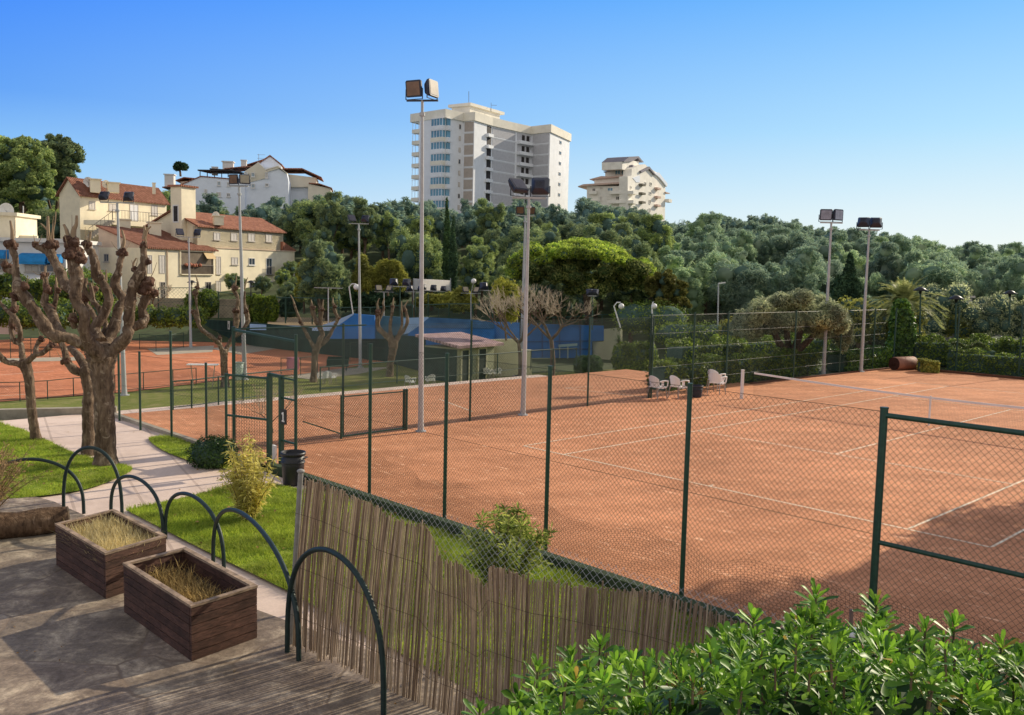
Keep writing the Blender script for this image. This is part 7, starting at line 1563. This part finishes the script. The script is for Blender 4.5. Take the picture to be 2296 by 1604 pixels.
# ---------------------------------------------------------------- shrubs near the court
def cane_shrub(label, base, h, w, n, size, m, asp, name='shrub', stems=14, seed=1, cat='shrub', droop=.0, lean=(0, 0), z=0, pt=None):
    g = random.Random(seed); t = thing(name, label, cat, base); st = MB(); lf = MB(); cs = []; dn = []
    for k in range(stems):
        a = g.random()*2*PI; q = g.random()**.7; tip = np.array([math.cos(a)*w*q+lean[0], math.sin(a)*w*q+lean[1], h*g.uniform(.55, 1.0)*(1-.25*q)]); b = np.array([math.cos(a), math.sin(a), 0])*w*.12
        P = crom([base+b, base+b+tip*[.35, .35, .5], base+tip], 5); st.tube(P, np.linspace(.011, .003, len(P)), 5)
        for _ in range(int(n/stems)):
            f = g.uniform(.18, 1.); i = min(len(P)-1, int(f*(len(P)-1))); d = np.array([g.gauss(0, 1), g.gauss(0, 1), g.gauss(.2, .6)-droop]); d /= np.linalg.norm(d); cs.append(P[i]+d*size*g.uniform(.5, 2.2)); dn.append(d)
    cs = np.array(cs); dn = np.array(dn); N_ = len(cs); sz = size*(.6+.8*rng.random(N_))[:, None]
    s = np.cross(dn, rng.normal(size=(N_, 3))); s /= np.linalg.norm(s, axis=1)[:, None]; nn = np.cross(s, dn)
    V = np.stack([cs-dn*sz, cs-s*sz*asp+nn*sz*.1, cs+dn*sz-np.array([0, 0, 1.])*sz*droop*.6, cs+s*sz*asp+nn*sz*.1], 1).reshape(-1, 3); lf.add(V, np.arange(4*N_).reshape(-1, 4))
    obj('stems', st, mat(label[:14]+'_stem', (.20, .15, .07), .8, .3), t); obj('leaves', lf, m, t); return t
BAMB = foliage('golden_bamboo_leaf', (.50, .46, .09), (.98, .90, .36), .58, .5, .05, .25, .35, 2.)
cane_shrub('feathery golden bamboo shrub on the lawn before the court gate', gp(556, 1168), 1.74, .52, 5600, .052, BAMB, .17, 'bamboo_shrub', 46, 2, droop=.3)
OLEA = foliage('oleander_leaf', (.13, .22, .04), (.58, .64, .18), .5, .45, .05, .3, .35, 2.)
cane_shrub('leafy young shrub behind the sagging part of the reed screen', gp(1130, 1322), 1.3, .74, 9000, .056, OLEA, .22, 'leafy_shrub', 44, 3)
bb = gp(475, 1046); bt_ = thing('bush', 'dark clipped round bush on the path edge by the gate', 'bush', bb); obj('foliage', crown([(*(bb+[0, 0, .27]), .46, .46, .34), (*(bb+[.12, .1, .30]), .36, .36, .33)], 5200, .026, .55, .2, .9, .7), [foliage('box_leaves', (.018, .05, .018), (.06, .13, .03), .25, .4, .05, .3, .3, 2.), CORE], bt_)
g_ = cane_shrub('dry pinkish twiggy shrub at the left edge of the lawn', gp(-45, 1168), 1.55, .95, 5200, .032, foliage('dry_twig_leaf', (.26, .17, .08), (.62, .44, .26), .35, .6, .05, .15, .3, 2.), .16, 'dry_shrub', 46, 7, lean=(.42, .1))

# ---------------------------------------------------------------- glossy hedge right in front of the camera
PITT = foliage('glossy_hedge_leaf', (.075, .21, .018), (.36, .62, .07), .45, .42, .0, .3, .35, 3.)
PITY = foliage('yellow_hedge_leaf', (.30, .26, .03), (.55, .46, .06), .4, .4, .0, .4, .3, 3.)
PITD = foliage('old_hedge_leaf', (.04, .12, .018), (.15, .34, .045), .35, .45, .0, .3, .35, 3.)
PITB = foliage('withered_leaf', (.30, .20, .05), (.48, .36, .08), .3, .6, .0, .2, .3, 3.)
hg = thing('glossy_hedge', 'bright glossy green hedge across the lower right foreground', 'hedge', (1.7, 2.7, 2.2)); lf = MB(); st = MB()
def rosette(c, axis, n, L, m=0, spread=1.):
    axis = np.array(axis, float); axis /= np.linalg.norm(axis); x = np.cross(axis, [.3, .1, 1.]); x /= np.linalg.norm(x); y = np.cross(axis, x); k = 6
    for q in range(n):
        f = q/n; a = q*2.39996+rnd.random()*.3; el = (1.30-1.15*f*spread)+rnd.gauss(0, .12); l = L*(.55+.5*f)*rnd.uniform(.7, 1.15); rad = x*math.cos(a)+y*math.sin(a); d = axis*math.sin(el)+rad*math.cos(el); sd_ = np.cross(d, axis*math.cos(el)-rad*math.sin(el)); sd_ /= np.linalg.norm(sd_); up = np.cross(sd_, d)
        up = up if up@axis > 0 else -up; base = c-axis*.018*f*3; w = l*rnd.uniform(.11, .165); V = []; prof = [(0, .12), (.25, .45), (.55, .85), (.78, 1.), (.93, .72), (1., .12)]
        for t, ww in prof: p = base+d*l*t+up*(-.16*l*t*t*rnd.uniform(.2, 1.)); V += [p-sd_*w*ww+up*w*.28*ww, p, p+sd_*w*ww+up*w*.28*ww]
        Fc = []
        for r in range(5):
            for h_ in (0, 1): i = r*3+h_; Fc.append([i, i+1, i+4, i+3])
        lf.add(V, Fc, (3 if rnd.random() < .02 else 2 if (f > .6 and rnd.random() < .65) or rnd.random() < .1 else m), True)
HT_PX = [(1040, 1640), (1075, 1590), (1100, 1600), (1140, 1545), (1200, 1490), (1270, 1455), (1340, 1425), (1400, 1440), (1480, 1440), (1560, 1430), (1610, 1400), (1680, 1370), (1740, 1385), (1790, 1350), (1830, 1320), (1870, 1345), (1905, 1410), (1930, 1360), (1975, 1330), (2020, 1385), (2070, 1395), (2130, 1385), (2190, 1420), (2240, 1430), (2296, 1410), (2400, 1400), (2560, 1400)]
hx = np.array(HT_PX, float)
cnt = 0; g = random.Random(21)
for k in range(2600):
    px = g.uniform(1045, 2520); top = np.interp(px, hx[:, 0], hx[:, 1]); f = g.random(); Y = 2.35+1.75*g.random(); py = top+22+f**1.25*330+(4.1-Y)*20
    if py > 1780 or cnt > 820: continue
    if Y > 3.3 and py > top+170: continue
    c = at(px, py, Y); cnt += 1; ax = np.array([g.gauss(0, .32), g.gauss(-.15, .32), 1.]); L = g.uniform(.046, .088)
    rosette(c, ax, g.randint(14, 21), L*1.05, 0)
    e = c-np.array([ax[0]*.2, ax[1]*.2, 1.])*g.uniform(.10, .2); st.tube([c+(e-c)*.5, c], [.004, .0035], 5) if g.random() < .5 else None
for px, py in ((1075, 1590), (1205, 1500), (1345, 1445), (1690, 1385), (1830, 1332), (1845, 1372), (1965, 1352), (1975, 1400), (2075, 1410), (2140, 1400), (2245, 1445), (1790, 1400), (1280, 1470)):
    c = at(px, py, 3.3); rosette(c, (g.gauss(0, .2), -.1, 1), 17, .095); st.tube([c-[0, 0, .5], c], [.006, .004], 5)
obj('leaves', lf, [PITT, PITY, PITD, PITB], hg); obj('stems', st, mat('hedge_stem', (.13, .10, .06), .8, .3), hg)
lob = []; 
for k in range(44): x = g.uniform(-.1, 2.6); y = g.uniform(2.5, 3.9); px = 1148+F*x/y; zt = at(px, np.interp(px, hx[:, 0], hx[:, 1])+120, y)[2]; lob.append((x+.1, y, zt-.50, .36, .36, .45))
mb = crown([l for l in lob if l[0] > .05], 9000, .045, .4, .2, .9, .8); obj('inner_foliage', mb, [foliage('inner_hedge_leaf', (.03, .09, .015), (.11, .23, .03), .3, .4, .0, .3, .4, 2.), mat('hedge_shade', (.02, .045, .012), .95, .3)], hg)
mb = MB(); mb.prism([(.35, 2.45), (3.6, 2.45), (3.6, 3.9), (.95, 3.9)], .03, 1.75); single('planting_bed', mb, STONE, 'raised stone bed that holds the glossy hedge, below the picture', 'planter', (1.8, 3.2, 0))
gl = at(1911, 1412, 5.6); t = thing('garden_lamp', 'small dark garden lamp with pale cap rising out of the hedge', 'lamp', (gl[0], gl[1], 0)); mb = MB(); mb.cyl((gl[0], gl[1], 0), (gl[0], gl[1], gl[2]-.06), .03, 10); obj('post', mb, BLACK, t); mb = MB(); mb.lathe((gl[0], gl[1], gl[2]-.07), [(0, 0), (.075, 0), (.08, .045), (0, .045)], 20); obj('lamp_head', mb, BLACK, t); mb = MB(); mb.lathe((gl[0], gl[1], gl[2]-.022), [(.08, 0), (.082, .012), (.05, .022), (0, .025)], 20); obj('cap', mb, WHITEP, t); mb = MB(); mb.cyl((gl[0]-.01, gl[1], gl[2]), (gl[0]-.012, gl[1], gl[2]+.13), .013, 8); obj('spike', mb, mat('brown_rod', (.18, .12, .10), .6, .2), t)

# ---------------------------------------------------------------- grass blades
GRASSM = foliage('grass_blades', (.18, .29, .03), (.60, .70, .11), .45, .6, .0, .15, .45, 1.2)
def inpoly(P, x, y):
    P = np.array(P)[:, :2]; n = len(P); c = np.zeros(len(x), bool); j = n-1
    for i in range(n):
        xi, yi, xj, yj = P[i][0], P[i][1], P[j][0], P[j][1]
        with np.errstate(divide='ignore', invalid='ignore'): c ^= ((yi > y) != (yj > y)) & (x < (xj-xi)*(y-yi)/(yj-yi)+xi)
        j = i
    return c
def grass(poly, dens, h, label, z=.035, w=.006):
    P = np.array([(p[0], p[1]) for p in poly]); lo, hi = P.min(0), P.max(0); N_ = int((hi-lo).prod()*dens); x = lo[0]+(hi-lo)[0]*rng.random(N_); y = lo[1]+(hi-lo)[1]*rng.random(N_); k = inpoly(P, x, y)
    px = 1148+F*x/np.maximum(y, 1); k &= (y > 6) & (px > -150) & (px < 2400); x, y = x[k], y[k]; N_ = len(x)
    hh = h*(.5+.9*rng.random(N_))*(.75+.5*(np.sin(x*1.7+y)*np.sin(y*2.1-x*.6)*.5+.5)); hh = hh*(.55+.9*(np.sin(x*5.1+2*np.sin(y*3.7))*np.sin(y*4.3+x)*.5+.5)); a = rng.random(N_)*2*PI; ln = rng.normal(size=(N_, 2))*.6; B = np.stack([x, y, np.full(N_, z-.004)], 1); s = np.stack([np.cos(a), np.sin(a), np.zeros(N_)], 1)*w; tip = B+np.stack([ln[:, 0]*hh, ln[:, 1]*hh, hh], 1)
    V = np.stack([B-s, B+s, tip], 1).reshape(-1, 3); mb = MB(); mb.add(V, np.arange(3*N_).reshape(-1, 3), 0, False); return single('grass', mb, GRASSM, label, 'grass', None, None, 'stuff')
grass(lawnC, 2600, .062, 'short green grass of the lawn between terrace and court')
grass(lawnL, 1900, .052, 'short green grass under the pollarded trees at the left')
grass(lawnM, 2200, .045, 'short green grass of the small wedge by the round bush')
def litter(poly, n, label, z, sz=.03):
    P = np.array([(p[0], p[1]) for p in poly]); lo, hi = P.min(0), P.max(0); x = lo[0]+(hi-lo)[0]*rng.random(n); y = lo[1]+(hi-lo)[1]*rng.random(n); k = inpoly(P, x, y) & (y > 6.5); x, y = x[k], y[k]; m_ = len(x)
    mb = MB(); nn = np.stack([rng.normal(size=m_)*.35, rng.normal(size=m_)*.35, np.ones(m_)], 1); mb.leaves(np.stack([x, y, np.full(m_, z)], 1), nn, sz*(.5+rng.random(m_)), .6, 0, .25); return single('fallen_leaves', mb, DEADL, label, 'leaves', None, None, 'stuff')
DEADL = foliage('fallen_leaf', (.16, .085, .035), (.46, .30, .13), .1, .8, .0, .1, .1, 2.)
litter(lawnC, 420, 'dry leaves scattered on the lawn by the court', .085); litter(lawnL, 420, 'dry leaves scattered under the pollarded trees', .085)
litter(ter_pts, 700, 'dry leaf scraps and grit scattered over the flagstone terrace', .036, .013); litter(path_pts, 900, 'dry leaves scattered on the pink paving', .008, .022)
# trees beyond the right edge of the picture, whose shadow falls on the near corner of the court
for u_, v_, s, i, lb in ((15.5, 10.0, 1.4, 4, 'tall pine beyond the right edge of the picture'), (18.2, 11.0, 1.5, 0, 'third tall pine beyond the right edge of the picture'), (22.5, 10.5, 1.35, 0, 'second tall pine beyond the right edge of the picture')):
    x, y = uv(u_, v_)[:2]; place_pine(i, x, y, 0, s, 1.2, lb, None, False, 1.25)
